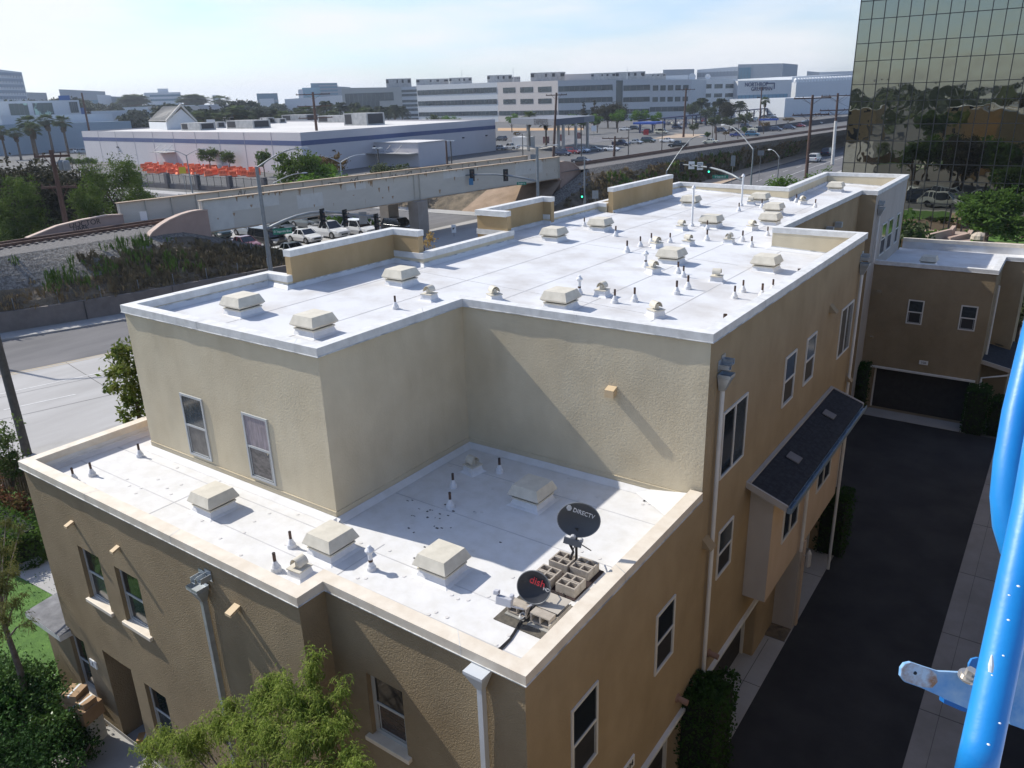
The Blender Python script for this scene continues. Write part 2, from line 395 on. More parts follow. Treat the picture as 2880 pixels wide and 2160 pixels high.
# fastener rings and dark specks of the lower roof
mb = MB(); rr = random.Random(3)
for k in range(70):
    x, y = rr.uniform(-10.5,-5.3), rr.uniform(7.4,12.9)
    if k > 45: x, y = rr.uniform(-18,-10.8), rr.uniform(6.8,8.7)
    mb.lathe([(.035,0),(.035,.006),(.028,.006)], (x,y,ZL+.002), 8)
tag(mb.build('fasteners', M('fastener', (.60,.58,.55), .8, var=.05), roofL), kind='stuff')
mb = MB()
for k in range(26):
    x, y = rr.gauss(-9.4,.35), rr.gauss(10.0,.28)
    if k > 18: x, y = rr.uniform(-10,-7), rr.uniform(8,11)
    mb.box((x,y,ZL+.002), (x+rr.uniform(.015,.06), y+rr.uniform(.01,.04), ZL+.007))
tag(mb.build('debris', BLACK, roofL), kind='stuff')

# walls ---------------------------------------------------------------
ov = .05
def ww(name, mat, segs):
    mb = MB(); WAVY[0] = mat in (CREAM, BROWN)
    for s in segs: wall(mb, *s)
    o = mb.build(name, mat, house)
    if WAVY[0]:
        import bmesh
        bm = bmesh.new(); bm.from_mesh(o.data); bmesh.ops.remove_doubles(bm, verts=bm.verts, dist=.0005); bm.to_mesh(o.data); bm.free()
        o.data.polygons.foreach_set('use_smooth', [True]*len(o.data.polygons)); o.data.set_sharp_from_angle(angle=R(30))
    WAVY[0] = False
    return o
# upper front walls and inner return
ww('wall', CREAM, [((-17.23,8.92),(-10.77,8.92),ZL,ZUT-.1), ((-10.77,8.92),(-10.77,13.13),ZL,ZUT-.1), ((-10.77,13.13),(-5.0,13.23),ZL,ZUT-.1)])
ww('wall', GOLD, [((-17.23,13.3),(-17.23,8.92),0,ZUT-.1), ((-16.45,13.0),(-17.23,13.0),0,ZUT-.1), ((-16.45,17.0),(-16.45,13.0),0,ZUT-.1), ((-15.3,17.05),(-16.45,17.05),0,ZUT-.1),
    ((-15.3,21.1),(-15.3,17.0),0,ZUT-.1), ((-16.45,21.15),(-15.3,21.15),0,ZUT-.1), ((-16.45,25.1),(-16.45,21.1),0,ZUT-.1), ((-16.15,37.0),(-16.15,25.1),0,ZUT-.1), ((-10.85,36.5),(-16.15,37.05),0,ZUT-.1), ((-11,43.9),(-10.85,36.5),0,ZUT-.1), ((-6.95,43.8),(-11,43.9),0,ZUT-.1)])
XE = -5.0
# east wall: u = y - 6.97
y0 = 7.02
G2 = (9.05-y0, 12.72-y0, 0, 1.93, .35); G1 = (13.95-y0, 17.65-y0, 0, 1.9, .35); G3 = (20.4-y0, 23.9-y0, 0, 1.9, .35)
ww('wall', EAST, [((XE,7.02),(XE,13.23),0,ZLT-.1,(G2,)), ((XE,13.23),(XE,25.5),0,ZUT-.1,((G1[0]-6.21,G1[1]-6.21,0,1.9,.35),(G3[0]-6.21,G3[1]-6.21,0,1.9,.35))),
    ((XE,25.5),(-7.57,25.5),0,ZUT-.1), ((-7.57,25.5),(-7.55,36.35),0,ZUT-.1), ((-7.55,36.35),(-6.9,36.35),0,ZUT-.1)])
ww('wall', BAYG, [((-6.9,36.35),(-6.98,43.8),0,ZUT-.1)])
# lower front walls with recessed windows and the door niche
W0 = 6.5
ox = lambda x: x+18.4
OPA = (ox(-16.63), ox(-15.72), 4.06, 5.45, .13); OPB = (ox(-15.12), ox(-14.22), 4.06, 5.45, .13)
OPC = (ox(-18.05+.35), ox(-16.95), .72, 2.42, .13)
OPC = (ox(-18.38), ox(-17.66), .78, 2.42, .13)
OPD = (ox(-16.72), ox(-15.5), 0, 2.6, 1.1); OPE = (ox(-15.02), ox(-14.18), .95, 2.46, .13)
ww('wall', BROWN, [((-18.4,W0),(-9.05,W0),0,ZLT-.1,(OPA,OPB,OPC,OPD,OPE)), ((-9.05,W0),(-9.05,7.05),0,ZLT-.1),
    ((-9.05,7.05),(-5.0,7.02),0,ZLT-.1,((9.05-8.26,9.05-7.44,4.2,5.52,.13),)), ((-18.4,13.2),(-18.4,W0),0,ZLT-.1)])
# ground floor bump-out on the left with its little canopy
mb = MB(); mb.box((-19.7,W0+.006,0),(-18.4,11,2.35)); bump_ = mb.build('wall', BROWN, house)
mb = MB(); mb.obox((-19.95,W0-.28,2.36),(1.75,0,0),(0,1.9,0),(0,0,.16)); mb.build('canopy_fascia', CAPW, bump_, bevel=.01)
mb = MB(); mb.v = [(-19.95,W0-.28,2.525),(-18.2,W0-.28,2.525),(-18.2,8.1,2.95),(-19.95,8.1,2.75)]; mb.f = [[0,1,2,3]]; mb.mi = [0]
mb.build('canopy_roof', M('canopy_shingle', (.10,.10,.105), .9, col2=(.19,.19,.195), scale=3, detail=8), bump_)

# parapets
coping(UP, ZF, ZUT, .25, house, CREAM, CAPW)
coping(LOW, ZL, ZLT, .26, house, ROOFL, CAPB, closed=False, fm=ROOFL)
def raised(pts):
    p = coping(pts, ZF, ZRT, .27, house, GOLD, CAPW, closed=False, over=.045, name='raised_parapet')
    return p
# drawn with the interior to the left (walking south along the west side)
raised([(-15.28,17.045),(-16.505,17.045),(-16.505,12.95)])
raised([(-15.9,25.145),(-16.505,25.145),(-16.505,21.055),(-15.2,21.055)])
raised([(-15.5,34.25),(-15.5,28.5)])
# low jog of the parapet between the last two raised pieces
mb = MB(); mb.box((-16.1,28.5,ZU-.12),(-15.52,28.74,ZUT-.02)); mb.build('parapet', CREAM, house)
mb = MB(); mb.box((-16.0,28.46,ZUT-.14),(-15.53,28.78,ZUT+.003)); mb.build('parapet_cap', CAPW, house)
# base flashing strip of the upper block walls on the lower roof
mb = MB()
for a, b in (((-17.23,8.92),(-10.77,8.92)), ((-10.77,8.92),(-10.77,13.13)), ((-10.77,13.13),(-5.2,13.22))):
    a, b = Vector((*a,0)), Vector((*b,0)); d = (b-a).normalized(); n = Vector((d.y,-d.x,0))
    mb.obox(a+n*.0+Vector((0,0,ZL+.19)), b-a, n*.018, (0,0,.02)); mb.obox(a+Vector((0,0,ZL-.02)), b-a, n*.012, (0,0,.21))
mb.build('base_flashing', CREAM, house)
mb = MB()
for a, b in (((-17.23,8.92),(-10.65,8.92)), ((-10.77,8.80),(-10.77,13.13)), ((-10.77,13.13),(-5.2,13.22))):
    a, b = Vector((*a,0)), Vector((*b,0)); d = (b-a).normalized(); n = Vector((d.y,-d.x,0)); z = Vector((0,0,1))
    mb.face([a+n*.02+z*(ZL+.10), a+n*.16+z*(ZL+.004), b+n*.16+z*(ZL+.004), b+n*.02+z*(ZL+.10)])
mb.build('cant_strip', ROOFL, house)
mb = MB(); mb.face([(-6.6,13.2,ZL+.01),(-5.25,12.4,ZL+.01),(-5.25,13.2,ZL+.25)]); mb.build('roof_cricket', ROOFL, house)

# windows --------------------------------------------------------------
E_, Nn = (1,0,0), (0,1,0)
window(house, (XE,14.1,6.88), Nn, E_, 1.42, 1.5, 'slide', lower=GLASS2)
window(house, (XE,18.16,7.08), Nn, E_, .88, 1.3, lower=SCREEN)
window(house, (XE,19.94,7.08), Nn, E_, .88, 1.3, gm=GLASS2, lower=SCREEN)
window(house, (XE,23.47,6.8), Nn, E_, 1.45, 1.53, 'slide', gm=SCREEN, lower=GLASS2)
window(house, (XE,14.33,4.33), Nn, E_, .88, 1.2, gm=GLASS2, lower=SCREEN)
window(house, (XE,11.28,3.92), Nn, E_, .84, 1.38, lower=SCREEN)
window(house, (XE,8.22,3.92), Nn, E_, .84, 1.54, lower=SCREEN)
F_ = (0,-1,0)
window(house, (-15.56,8.92,6.97), E_, F_, .82, 1.5, gm=GLASS2, fm=FRAMEB, lower=M('pane_dusty', (.13,.12,.11), .35, col2=(.05,.05,.05), scale=6))
window(house, (-13.36,8.92,6.97), E_, F_, .82, 1.5, gm=CURT, fm=FRAMEB, lower=M('pane_foil', (.16,.145,.14), .4, col2=(.05,.045,.045), scale=7, detail=8, stretch=(1.2,1,2.5)))
window(house, (-18.4+OPA[0]+.0,W0+.12,4.07), E_, F_, .91, 1.37, fm=FRAMEB, sill=.19, lower=GLASS2)
window(house, (-18.4+OPB[0],W0+.12,4.07), E_, F_, .9, 1.37, fm=FRAMEB, sill=.19, lower=GLASS2)
window(house, (-18.4+OPC[0],W0+.12,.79), E_, F_, .72, 1.62, fm=FRAMEB, sill=.19, lower=GLASS2)
window(house, (-18.4+OPE[0],W0+.12,.96), E_, F_, .84, 1.49, fm=FRAMEB, lower=GLASS2)
window(house, (-8.26,7.165,4.21), E_, F_, .82, 1.3, fm=FRAMEB, fw_=.08, sill=.22, lower=M('pane_blinds', (.07,.045,.035), .25, col2=(.02,.02,.022), scale=5, stretch=(1,1,5)))
# west cream windows of the far block
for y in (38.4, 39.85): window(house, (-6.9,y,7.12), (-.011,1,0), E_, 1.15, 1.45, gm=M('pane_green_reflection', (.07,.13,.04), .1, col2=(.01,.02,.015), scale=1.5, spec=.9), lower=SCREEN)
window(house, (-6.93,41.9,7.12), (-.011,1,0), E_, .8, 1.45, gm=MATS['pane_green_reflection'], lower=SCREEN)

# doors ------------------------------------------------------------------
def garage(yA, yB, zt, hdr=True):
    mb = MB(); mb.box((XE-.36,yA,0),(XE-.33,yB,zt-.02))
    for k in range(1,4): mb.box((XE-.335,yA,zt*k/4-.012),(XE-.326,yB,zt*k/4+.012))
    g = mb.build('garage_door', DOORD, house)
    mb = MB(); mb.box((XE-.02,yA-.12,zt),(XE+.09,yB+.12,zt+.09)); mb.build('door_header', WHITEM, g, bevel=.01)
    for q_ in (yA,yB-.05): mb = MB(); mb.box((XE-.33,q_,0),(XE-.25,q_+.05,zt)); mb.build('door_jamb', WHITEM, g)
garage(9.05,12.72,1.93); garage(13.95,17.65,1.9); garage(20.4,23.9,1.9)
mb = MB(); mb.box((-16.70,W0+1.07,0),(-15.52,W0+1.1,2.1)); dr = mb.build('door', M('entry_door', (.13,.10,.065), .7, var=.1), house)
mb = MB(); mb.lathe([(.035,0),(.04,.03),(.02,.05)], (0,0,0), 10); h_ = mb.build('door_handle', METAL, dr); h_.rotation_euler = (R(90),0,0); h_.location = (-16.45,W0+1.07,1.0)

# bay on the east wall ------------------------------------------------
XB = -4.44
mb = MB(); mb.box((XE,16.35,2.75),(XB,22.9,5.72)); bay = mb.build('bay', PEACH, house)
mb = MB(); mb.box((XE+.01,16.342,2.76),(XB-.01,16.352,5.66)); mb.build('bay_side', BAYG, bay)
window(house, (XB,17.25,3.9), Nn, E_, 1.3, 1.05, 'slide'); window(house, (XB,20.3,3.9), Nn, E_, 1.4, .95, 'slide')
mb = MB(); mb.box((XE,19.35,0),(XB,19.75,2.75)); mb.build('bay_pier', BAYG, house)
mb = MB(); mb.box((XB+.002,19.6,0),(XB+.05,19.75,2.75)); mb.build('pier_trim', PEACH, house)
mb = MB(); mb.box((XE,17.7,0),(XE+.012,18.7,2.74)); mb.build('pilaster', EAST, house)
mb = MB()
XO = -4.05
pA = [(XE,16.0,6.02),(XO,16.0,5.67),(XO,16.0,5.59),(XE,16.0,5.94)]
mb.extr([(a,b,c) for a,b,c in pA], (0,7.2,0)); aw = mb.build('awning_roof', SHING, house)
mb = MB(); mb.extr([(XE,15.94,6.05),(XO+.02,15.94,5.69),(XO+.02,15.94,5.53),(XE,15.94,5.89)], (0,.055,0)); mb.build('bargeboard', BAYG, aw); mb = MB(); mb.extr([(XE,23.205,6.05),(XO+.02,23.205,5.69),(XO+.02,23.205,5.53),(XE,23.205,5.89)], (0,.055,0)); mb.build('bargeboard', BAYG, aw)
mb = MB(); mb.box((XE+.001,16.0,6.0),(XE+.10,23.2,6.045)); mb.build('awning_flashing', BAYG, aw)
mb = MB()
for k in range(6):     # shingle courses
    t = k/6; x = XE+.12+(XO-XE-.15)*t; z = 6.02-(x-XE)*.35/.95+.002
    mb.obox((x,16.01,z),(.010,0,-.004),(0,7.18,0),(.004,0,.006))
mb.build('shingle_course', M('shingle_edge', (.012,.013,.016), .95, var=.2), aw)
for y in (18.1,21.35):
    mb = MB(); x = -4.55; z = 6.02-(x-XE)*.35/.95
    mb.obox((x-.16,y-.17,z+.075),(.32,0,-.12),(0,.36,0),(.01,0,.035)); mb.build('dormer_vent', M('vent_grey', (.16,.15,.145), .7, var=.1), aw, bevel=.02)
mb = MB(); mb.obox((XO+.005,15.95,5.52),(.10,0,0),(0,7.3,0),(0,0,.012)); mb.obox((XO+.005,15.95,5.52),(.008,0,0),(0,7.3,0),(0,0,.11)); mb.obox((XO+.10,15.95,5.52),(.012,0,0),(0,7.3,0),(0,0,.12))
for k in range(9): mb.box((XO+.002,16.4+k*.78,5.615),(XO+.11,16.43+k*.78,5.63))
mb.obox((XO+.005,15.94,5.52),(.11,0,0),(0,.012,0),(0,0,.13)); mb.build('gutter', M('gutter_metal', (.2,.27,.33), .4, var=.1, metal=.3), aw)

# downspouts with conductor heads ---------------------------------------
def downspout(x, y, zt, zb, d, n, s=1., twin=False, lid=False, round_=True, mat=None):
    """d along wall, n outward"""
    d, n = Vector(d), Vector(n); o = Vector((x,y,0)); z = Vector((0,0,1)); mat = mat or WHITEM
    mb = MB()
    if round_: mb.tube([o+n*.09+z*zb, o+n*.09+z*(zt-.42)], .045, 10)
    else: mb.obox(o-d*.045+n*.03+z*zb, d*.09, n*.1, z*(zt-.4-zb))
    p = mb.build('downspout', mat, house)
    mb = MB()
    a, b = .17*s, .055
    top = [o-d*a+n*.02+z*(zt-.14), o+d*a+n*.02+z*(zt-.14), o+d*a+n*.27+z*(zt-.14), o-d*a+n*.27+z*(zt-.14)]
    bot = [o-d*b+n*.03+z*(zt-.44), o+d*b+n*.03+z*(zt-.44), o+d*b+n*.14+z*(zt-.44), o-d*b+n*.14+z*(zt-.44)]
    for i in range(4): j = (i+1) % 4; mb.face([bot[i], bot[j], top[j], top[i]])
    for i in range(4): j = (i+1) % 4; mb.face([top[i], top[j], top[j]+z*.05, top[i]+z*.05])
    mb.face(bot[::-1]); mb.face([q+z*(.05 if lid else -.02) for q in top]); mb.build('conductor_head', METAL if not lid else mat, p)
    if twin:
        mb = MB()
        for k in (-.0,.2):
            c = o+d*(k*s)+z*(zt-.02+k*.35)
            mb.obox(c-d*.1+n*.002-z*.04, d*.19, n*.012, z*.22); mb.obox(c-d*.075+n*.01, d*.14, n*.2, z*.012); mb.obox(c-d*.075+n*.01, d*.012, n*.2, z*.11); mb.obox(c+d*.055+n*.01, d*.012, n*.2, z*.11)
        mb.build('scupper', METAL, p)
    return p
downspout(XE, 13.74, 9.45, .05, (0,1,0), (1,0,0), .8, twin=True)
downspout(XE, 25.2, 9.5, .05, (0,1,0), (1,0,0), .8, twin=True)
downspout(-11.72, W0, 6.42, .1, (1,0,0), (0,-1,0), 1., twin=True, round_=False, mat=METAL)
downspout(-5.72, 7.03, 6.95, .1, (1,0,0), (0,-1,0), 1., lid=True, round_=False, mat=M('pale_metal', (.5,.52,.53), .45, var=.05))
downspout(-6.9, 37.0, 9.6, 7.1, (0,1,0), (1,0,0), .8, twin=True)
downspout(XB, 22.85, 5.3, .1, (0,1,0), (1,0,0), .1); downspout(XB, 19.0, 5.3, 2.8, (0,1,0), (1,0,0), .1)
# small wall fittings --------------------------------------------------
SCUP = M('scupper_tan', (.56,.42,.25), .7, var=.04)
def stub(p, n, l=.2, w=.16, h=.05, mat=None):
    p, n = Vector(p), Vector(n); d = Vector((n.y,-n.x,0)); mb = MB()
    mb.obox(p-d*w/2, d*w, n*l-Vector((0,0,l*.35)), Vector((0,0,h))); return mb.build('wall_scupper', mat or SCUP, house)
for x in (-16.55,-14.7,-17.9+.9): stub((x,W0,6.04), F_, .17, .12) if x != -17.0 else None
stub((-10.78,W0,6.16), F_, .22, .16, .05)
stub((-7.0,13.2,8.72), F_, .16, .2, .16)
def hood(p, n):
    p, n = Vector(p), Vector(n); d = Vector((n.y,-n.x,0)); z = Vector((0,0,1)); mb = MB()
    a, b = p-d*.14, p+d*.14
    mb.face([a, b, b+n*.2, a+n*.2][::-1]); mb.face([a, a+n*.2, a+z*.22]); mb.face([b, b+z*.22, b+n*.2]); mb.face([a+n*.2, b+n*.2, b+z*.22, a+z*.22]); mb.face([a, a+z*.22, b+z*.22, b]); return mb.build('vent_hood', EAST, house)
hood((XE,22.1,8.6), E_); hood((XE,13.55,5.62), E_); hood((XE,25.25,5.6), E_)
for y in (12.52,14.22):
    mb = MB(); mb.tube([(XE,y,2.47),(XE+.03,y,2.47)], .1, 12); mb.tube([(XE+.03,y,2.47),(XE+.24,y,2.45)], .065, 12); mb.build('exhaust_pipe', TERRA, house)
mb = MB(); mb.tube([(XB+.05,19.6,2.35),(XB+.18,19.6,2.35)],.02,8); mb.lathe([(.03,-.05),(.07,0),(.07,.4),(.02,.5)], (XB+.18,19.6,2.05), 8); mb.build('wall_lamp', M('lamp_glass',(.5,.48,.44),.4,var=.05), house)
for sgn in (('6', (XE+.035,10.25,2.55), Nn, (0,0,1)),):
    mb = MB(); mb.box((XE,10.08,2.42),(XE+.03,10.5,2.68)); pl = mb.build('address_plate', WHITE, house); text_mesh('104', .2, BLACK, (XE+.034,10.29,2.55), Nn, (0,0,1), pl, 'number')
mb = MB(); mb.box((-17.5,W0-.03,1.82),(-17.2,W0,2.02)); pl = mb.build('address_plate', WHITE, house); text_mesh('1', .14, BLACK, (-17.35,W0-.034,1.92), E_, (0,0,1), pl, 'number')
# conduit on the bay and foundation
mb = MB(); mb.box((-18.42,W0-.012,0),(-9.04,W0-.002,.12)); mb.box((XE+.003,7.03,0),(XE+.012,9.0,.14)); mb.build('foundation', CONC, house)

# ---------------------------------------------------------------- right wing with garage
YW = 37.9; XW = -2.13
mb = MB(); wall(mb, (-7.6,YW), (XW,YW), 0, 6.95, ((7.6-6.35,7.6-2.35,0,2.05,.4),)); wall(mb, (XW,YW), (XW,41.2), 0, 6.95); mb.build('wall', BROWN, house)
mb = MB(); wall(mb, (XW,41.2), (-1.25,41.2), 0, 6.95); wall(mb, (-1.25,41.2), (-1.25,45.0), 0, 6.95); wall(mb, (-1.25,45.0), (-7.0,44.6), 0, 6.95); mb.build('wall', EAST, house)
mb = MB(); mb.prism([(-7.0,YW+.1),(XW-.1,YW+.1),(XW-.1,41.35),(-1.4,41.35),(-1.4,44.8),(-7.0,44.45)], 6.3, 6.55); mb.build('roof', ROOFM, house)
coping([(-6.9,44.55),(-1.2,44.95)][::-1]+[], 6.55, 7.05, .22, house, ROOFM, CAPB, closed=False, flash=False)
coping([(-7.15,YW-.04),(XW+.05,YW-.04),(XW+.05,41.15),(-1.2,41.15),(-1.2,44.95)], 6.55, 7.05, .24, house, ROOFM, CAPW, closed=False, fm=ROOFM)
YS = YW
for x in (-5.3,-3.22): window(house, (x,YS,4.33), E_, F_, .56*1.15/1.0, 1.1, gm=GLASS2, lower=SCREEN)
mb = MB(); mb.box((-6.35,YW+.37,0),(-2.35,YW+.4,2.04))
for k in range(1,4): mb.box((-6.35,YW+.36,k*.5-.01),(-2.35,YW+.372,k*.5+.01))
g = mb.build('garage_door', DOORD, house)
mb = MB(); mb.box((-6.5,YW-.09,2.05),(-2.2,YW+.01,2.14)); mb.build('door_header', WHITEM, g, bevel=.01)
for q_ in (-6.35,-2.42): mb = MB(); mb.box((q_,YW+.3,0),(q_+.07,YW+.37,2.04)); mb.build('door_jamb', WHITEM, g)
mb = MB(); mb.box((-4.5,YW-.03,2.52),(-4.14,YW,2.7)); pl = mb.build('address_plate', WHITE, house); text_mesh('106', .15, BLACK, (-4.32,YW-.034,2.61), E_, (0,0,1), pl, 'number')
stub((-6.55,YW,5.55), F_, .16, .2, .16, mat=BROWN); stub((-6.62,YW,3.45), F_, .12, .14, .1, mat=BROWN)
# entry lean-to of the wing
mb = MB(); mb.box((XW+.002,39.3,0),(-1.1,43,2.5)); mb.build('wall', BROWN, house)
mb = MB(); mb.extr([(-2.5,38.4,3.05),(-.95,38.4,2.72),(-.95,38.4,2.62),(-2.5,38.4,2.95)], (0,4.4,0)); la = mb.build('awning_roof', SHING, house)
mb = MB(); mb.extr([(-2.55,38.34,3.07),(-.9,38.34,2.72),(-.9,38.34,2.54),(-2.55,38.34,2.89)], (0,.055,0)); mb.build('bargeboard', BAYG, la)
mb = MB(); mb.obox((-1.9,41.2,2.97),(.35,0,-.07),(0,.35,0),(.01,0,.06)); mb.build('dormer_vent', MATS['vent_grey'], la)
mb = MB(); mb.tube([(-.88,38.4,2.6),(-.88,42.8,2.6)], .055, 8); mb.build('gutter', WHITEM, la)
mb = MB(); mb.tube([(-.9,38.6,2.55),(-1.1,38.45,2.4),(XW+.12,38.2,2.2),(XW+.1,38.0,.1)], .045, 8); mb.build('downspout', WHITEM, house)
mb = MB(); mb.tube([(XW+.1,38.9,6.2),(XW+.1,38.9,3.1)], .045, 8); mb.build('downspout', WHITEM, house)
for p in ((-7.49,30.9,9.3),(-7.49,32.2,9.3)):
    mb = MB(); mb.obox(p,(.25,0,0),(0,.22,0),(0,0,.2)); mb.build('scupper', METAL, house)

# ---------------------------------------------------------------- roof vents, flues, vent pipes
def big_vent_mesh():
    b = empty('roof_vent')
    a = .33
    mb = MB(); pr = [(a+.13,0),(a+.05,.035),(a+.012,.13),(a+.01,.17)]
    for (r0,z0),(r1,z1) in zip(pr, pr[1:]):
        A = [(-r0,-r0,z0),(r0,-r0,z0),(r0,r0,z0),(-r0,r0,z0)]; B = [(-r1,-r1,z1),(r1,-r1,z1),(r1,r1,z1),(-r1,r1,z1)]
        for i in range(4): j = (i+1) % 4; mb.face([A[i],A[j],B[j],B[i]])
    mb.build('curb_flashing', TAR, b)
    mb = MB(); mb.box((-a-.03,-a-.03,.165),(a+.03,a+.03,.2)); mb.build('curb', VENT, b)
    mb = MB(); mb.box((-a+.03,-a+.03,.2),(a-.03,a-.03,.24)); mb.build('louvre', VENTD, b)
    mb = MB(); pr = [(.365,.235),(.425,.285),(.425,.30),(.335,.52)]
    for (r0,z0),(r1,z1) in zip(pr, pr[1:]):
        A = [(-r0,-r0,z0),(r0,-r0,z0),(r0,r0,z0),(-r0,r0,z0)]; B = [(-r1,-r1,z1),(r1,-r1,z1),(r1,r1,z1),(-r1,r1,z1)]
        for i in range(4): j = (i+1) % 4; mb.face([A[i],A[j],B[j],B[i]])
    mb.face([(-.335,-.335,.52),(.335,-.335,.52),(.335,.335,.52),(-.335,.335,.52)]); mb.face([(-.365,.365,.235),(.365,.365,.235),(.365,-.365,.235),(-.365,-.365,.235)])
    mb.build('vent_hood', VENT, b, bevel=.006)
    return b
def cap_vent_mesh():
    b = empty('flue_vent'); a = .165; mb = MB()
    for (r0,z0),(r1,z1) in zip([(a+.09,0),(a+.02,.05),(a,.16)], [(a+.02,.05),(a,.16),(a,.19)]):
        A = [(-r0,-r0,z0),(r0,-r0,z0),(r0,r0,z0),(-r0,r0,z0)]; B = [(-r1,-r1,z1),(r1,-r1,z1),(r1,r1,z1),(-r1,r1,z1)]
        for i in range(4): j = (i+1) % 4; mb.face([A[i],A[j],B[j],B[i]])
    mb.build('curb_flashing', TAR, b)
    mb = MB(); mb.box((-a-.02,-a-.02,.185),(a+.02,a+.02,.21)); mb.build('curb', VENT, b)
    mb = MB(); mb.lathe([(.08,.21),(.075,.36)], (0,0,0), 12)
    n = 10; pts = [(-.13*math.cos(t*math.pi/n), .27+.16*math.sin(t*math.pi/n)) for t in range(n+1)]
    for t in range(n):
        (x0,z0),(x1,z1) = pts[t], pts[t+1]; k = .94
        mb.obox((x0,-.12,z0),(x1-x0,0,z1-z0),(0,.26,0),(-x0*.06,0,-(z0-.27)*.06-.004))
    for y in (-.12,.125):
        mb.face([(x*.97,y,z) for x, z in pts[4:]]+[(0,y,.30)]) if y > 0 else None
    mb.build('vent_cap', VENT, b, smooth=False)
    return b
def pipe_vent_mesh(h=.42, bare=False):
    b = empty('vent_pipe'); mb = MB(); mb.tube([(0,0,.0),(0,0,h)], .034, 10, cap=False); mb.tube([(0,0,h-.02),(0,0,h-.015)], .026, 10); mb.build('pipe', PIPE, b)
    if not bare: mb = MB(); mb.lathe([(.115,0),(.11,.05),(.105,.09),(.08,.12),(.078,.135),(.062,.16),(.06,.18),(.045,.205),(.038,.23)], (0,0,0), 14); mb.build('pipe_boot', TAR, b, smooth=False)
    return b
def tall_flue_mesh():
    b = empty('capped_flue'); mb = MB(); mb.lathe([(.11,0),(.105,.07),(.075,.11),(.07,.14),(.05,.18),(.048,.2),(.048,.42)], (0,0,0), 14); mb.build('flue_pipe', TAR, b)
    mb = MB(); mb.lathe([(.048,.2),(.05,.205),(.05,.25),(.048,.255)], (0,0,0), 14); mb.build('rust_band', PIPE, b)
    mb = MB(); mb.lathe([(.07,.42),(.105,.46),(.105,.49),(.05,.55),(.045,.58),(.02,.6)], (0,0,0), 14); mb.build('flue_cap', TAR, b)
    return b
proto = {'big': big_vent_mesh(), 'cap': cap_vent_mesh(), 'pipe': pipe_vent_mesh(), 'bare': pipe_vent_mesh(.36, True), 'flue': tall_flue_mesh()}
used_ = set()
def rz_(u, v, z):
    p = atz(u, v, z)
    if z > 8:
        for _ in range(8): z = ZF(p.x); p = atz(u, v, z)
    return p, z
rv = random.Random(11)
def put(kind, x, y, z, rz=0, sc=1.):
    p = proto[kind]
    if kind in used_: o = dup(p, (x,y,z), rz, parent=house)
    else: used_.add(kind); o = p; o.parent = house; o.location = (x,y,z); o.rotation_euler = (0,0,rz)
    k_ = dict(big=.86, cap=.86, pipe=.80, bare=.85, flue=.82)[kind]*sc; o.scale = (k_,)*3
    return o
BIGL = [(594.9,1459.5),(931.8,1586.4),(1251.4,1649.9),(1510.2,1440)]
BIGU = [(678,894.6),(883.2,953.2),(1132,810),(1566,682.5),(1697.8,653.2),(1952.8,583.2),(2013,643.4),(2149.7,575),(2188.8,606),(2180.6,637),(1902.3,747.6),(2174,768.8),(1588.8,877.8),(2362.9,541)]
for l, z in ((BIGL, ZL), (BIGU, ZU)):
    for u, v in l:
        p, z = rz_(u, v, z); put('big', p.x-.295, p.y+.295, z, rv.uniform(-.02,.02))
put('big', -5.05, 40.3, 6.55)
for l, z in (([(842.3,1640),(1334.4,1339)], ZL), ([(1210.3,850.6),(1395,852),(1701,838.7),(1854,897.3),(1845.9,773.6),(1854,700.4),(1943.5,693.9),(1924,650),(2058.6,689),(2123.7,650),(2118.8,578.3),(2265,576.7),(2026,798)], ZU)):
    for k, (u, v) in enumerate(l):
        p, z = rz_(u, v, z); put('cap', p.x-.17, p.y+.17, z, rv.choice((.2,.5,-.3,.9,-.8))+R(50))
PL = [(253.9,1342),(389,1288.3),(203,1356),(814.6,1544.1),(770.6,1610.9),(1270.9,1374.9),(1262.8,1431.8),(1401.8,1332.6)]
PU = [(1108.8,871.8),(1641.5,638.6),(1729.7,666.9),(1761.3,711.8),(1798.7,696.2),(1829.6,686.7),(1882.4,685.1),(1904.5,771.4),(1919.8,781.8),(1932.2,816),(1900.3,830.6),(1726.1,855),(1781.8,851.1),(2076.5,596.2),(2140.9,586.5),(1987,648.3),(1986.3,679.2),(2086.2,681.5),(2111.6,697.1),(2156.9,665.2),(2237.6,571.8),(2291.3,585.5),(2063.4,842),(2087.2,824.1),(2140.6,840),(2170.9,822)]
for l, z in ((PL, ZL), (PU, ZU)):
    for u, v in l: p, zq = rz_(u, v-2, z); put('pipe', p.x, p.y+.05, zq, rv.uniform(0,6), rv.uniform(.92,1.1))
for u, v in [(2039,899),(2247.4,768.8)]: p = atz(u, v, ZF(-6.5)+.3); put('bare', p.x, p.y, ZF(p.x)+.0, sc=1.5)
for u, v in [(2324,574),(2335,569)]: p = atz(u, v+2, ZF(-8)+.45); put('bare', p.x, p.y, ZF(p.x), sc=1.4)
for u, v, z in [(1039.2,1607.6,ZL),(1626.8,830.6,ZU),(1813.4,754.1,ZU)]: p, z = rz_(u, v-2, z); put('flue', p.x, p.y+.05, z)
for (u, v), h in (((1945.8,636),1.42),((2084.6,579),1.28)):
    p, zq = rz_(u, v, ZU); b = empty('vent_stack', (p.x,p.y,zq)); b.parent = house
    mb = MB(); mb.lathe([(.09,0),(.08,.06),(.045,.1),(.04,.13),(.038,h-.08)], (0,0,0), 12); mb.build('stack_pipe', TAR, b)
    mb = MB(); mb.lathe([(.04,h-.08),(.075,h-.06),(.075,h-.02),(.025,h+.06)], (0,0,0), 12); mb.build('stack_cap', TAR, b)
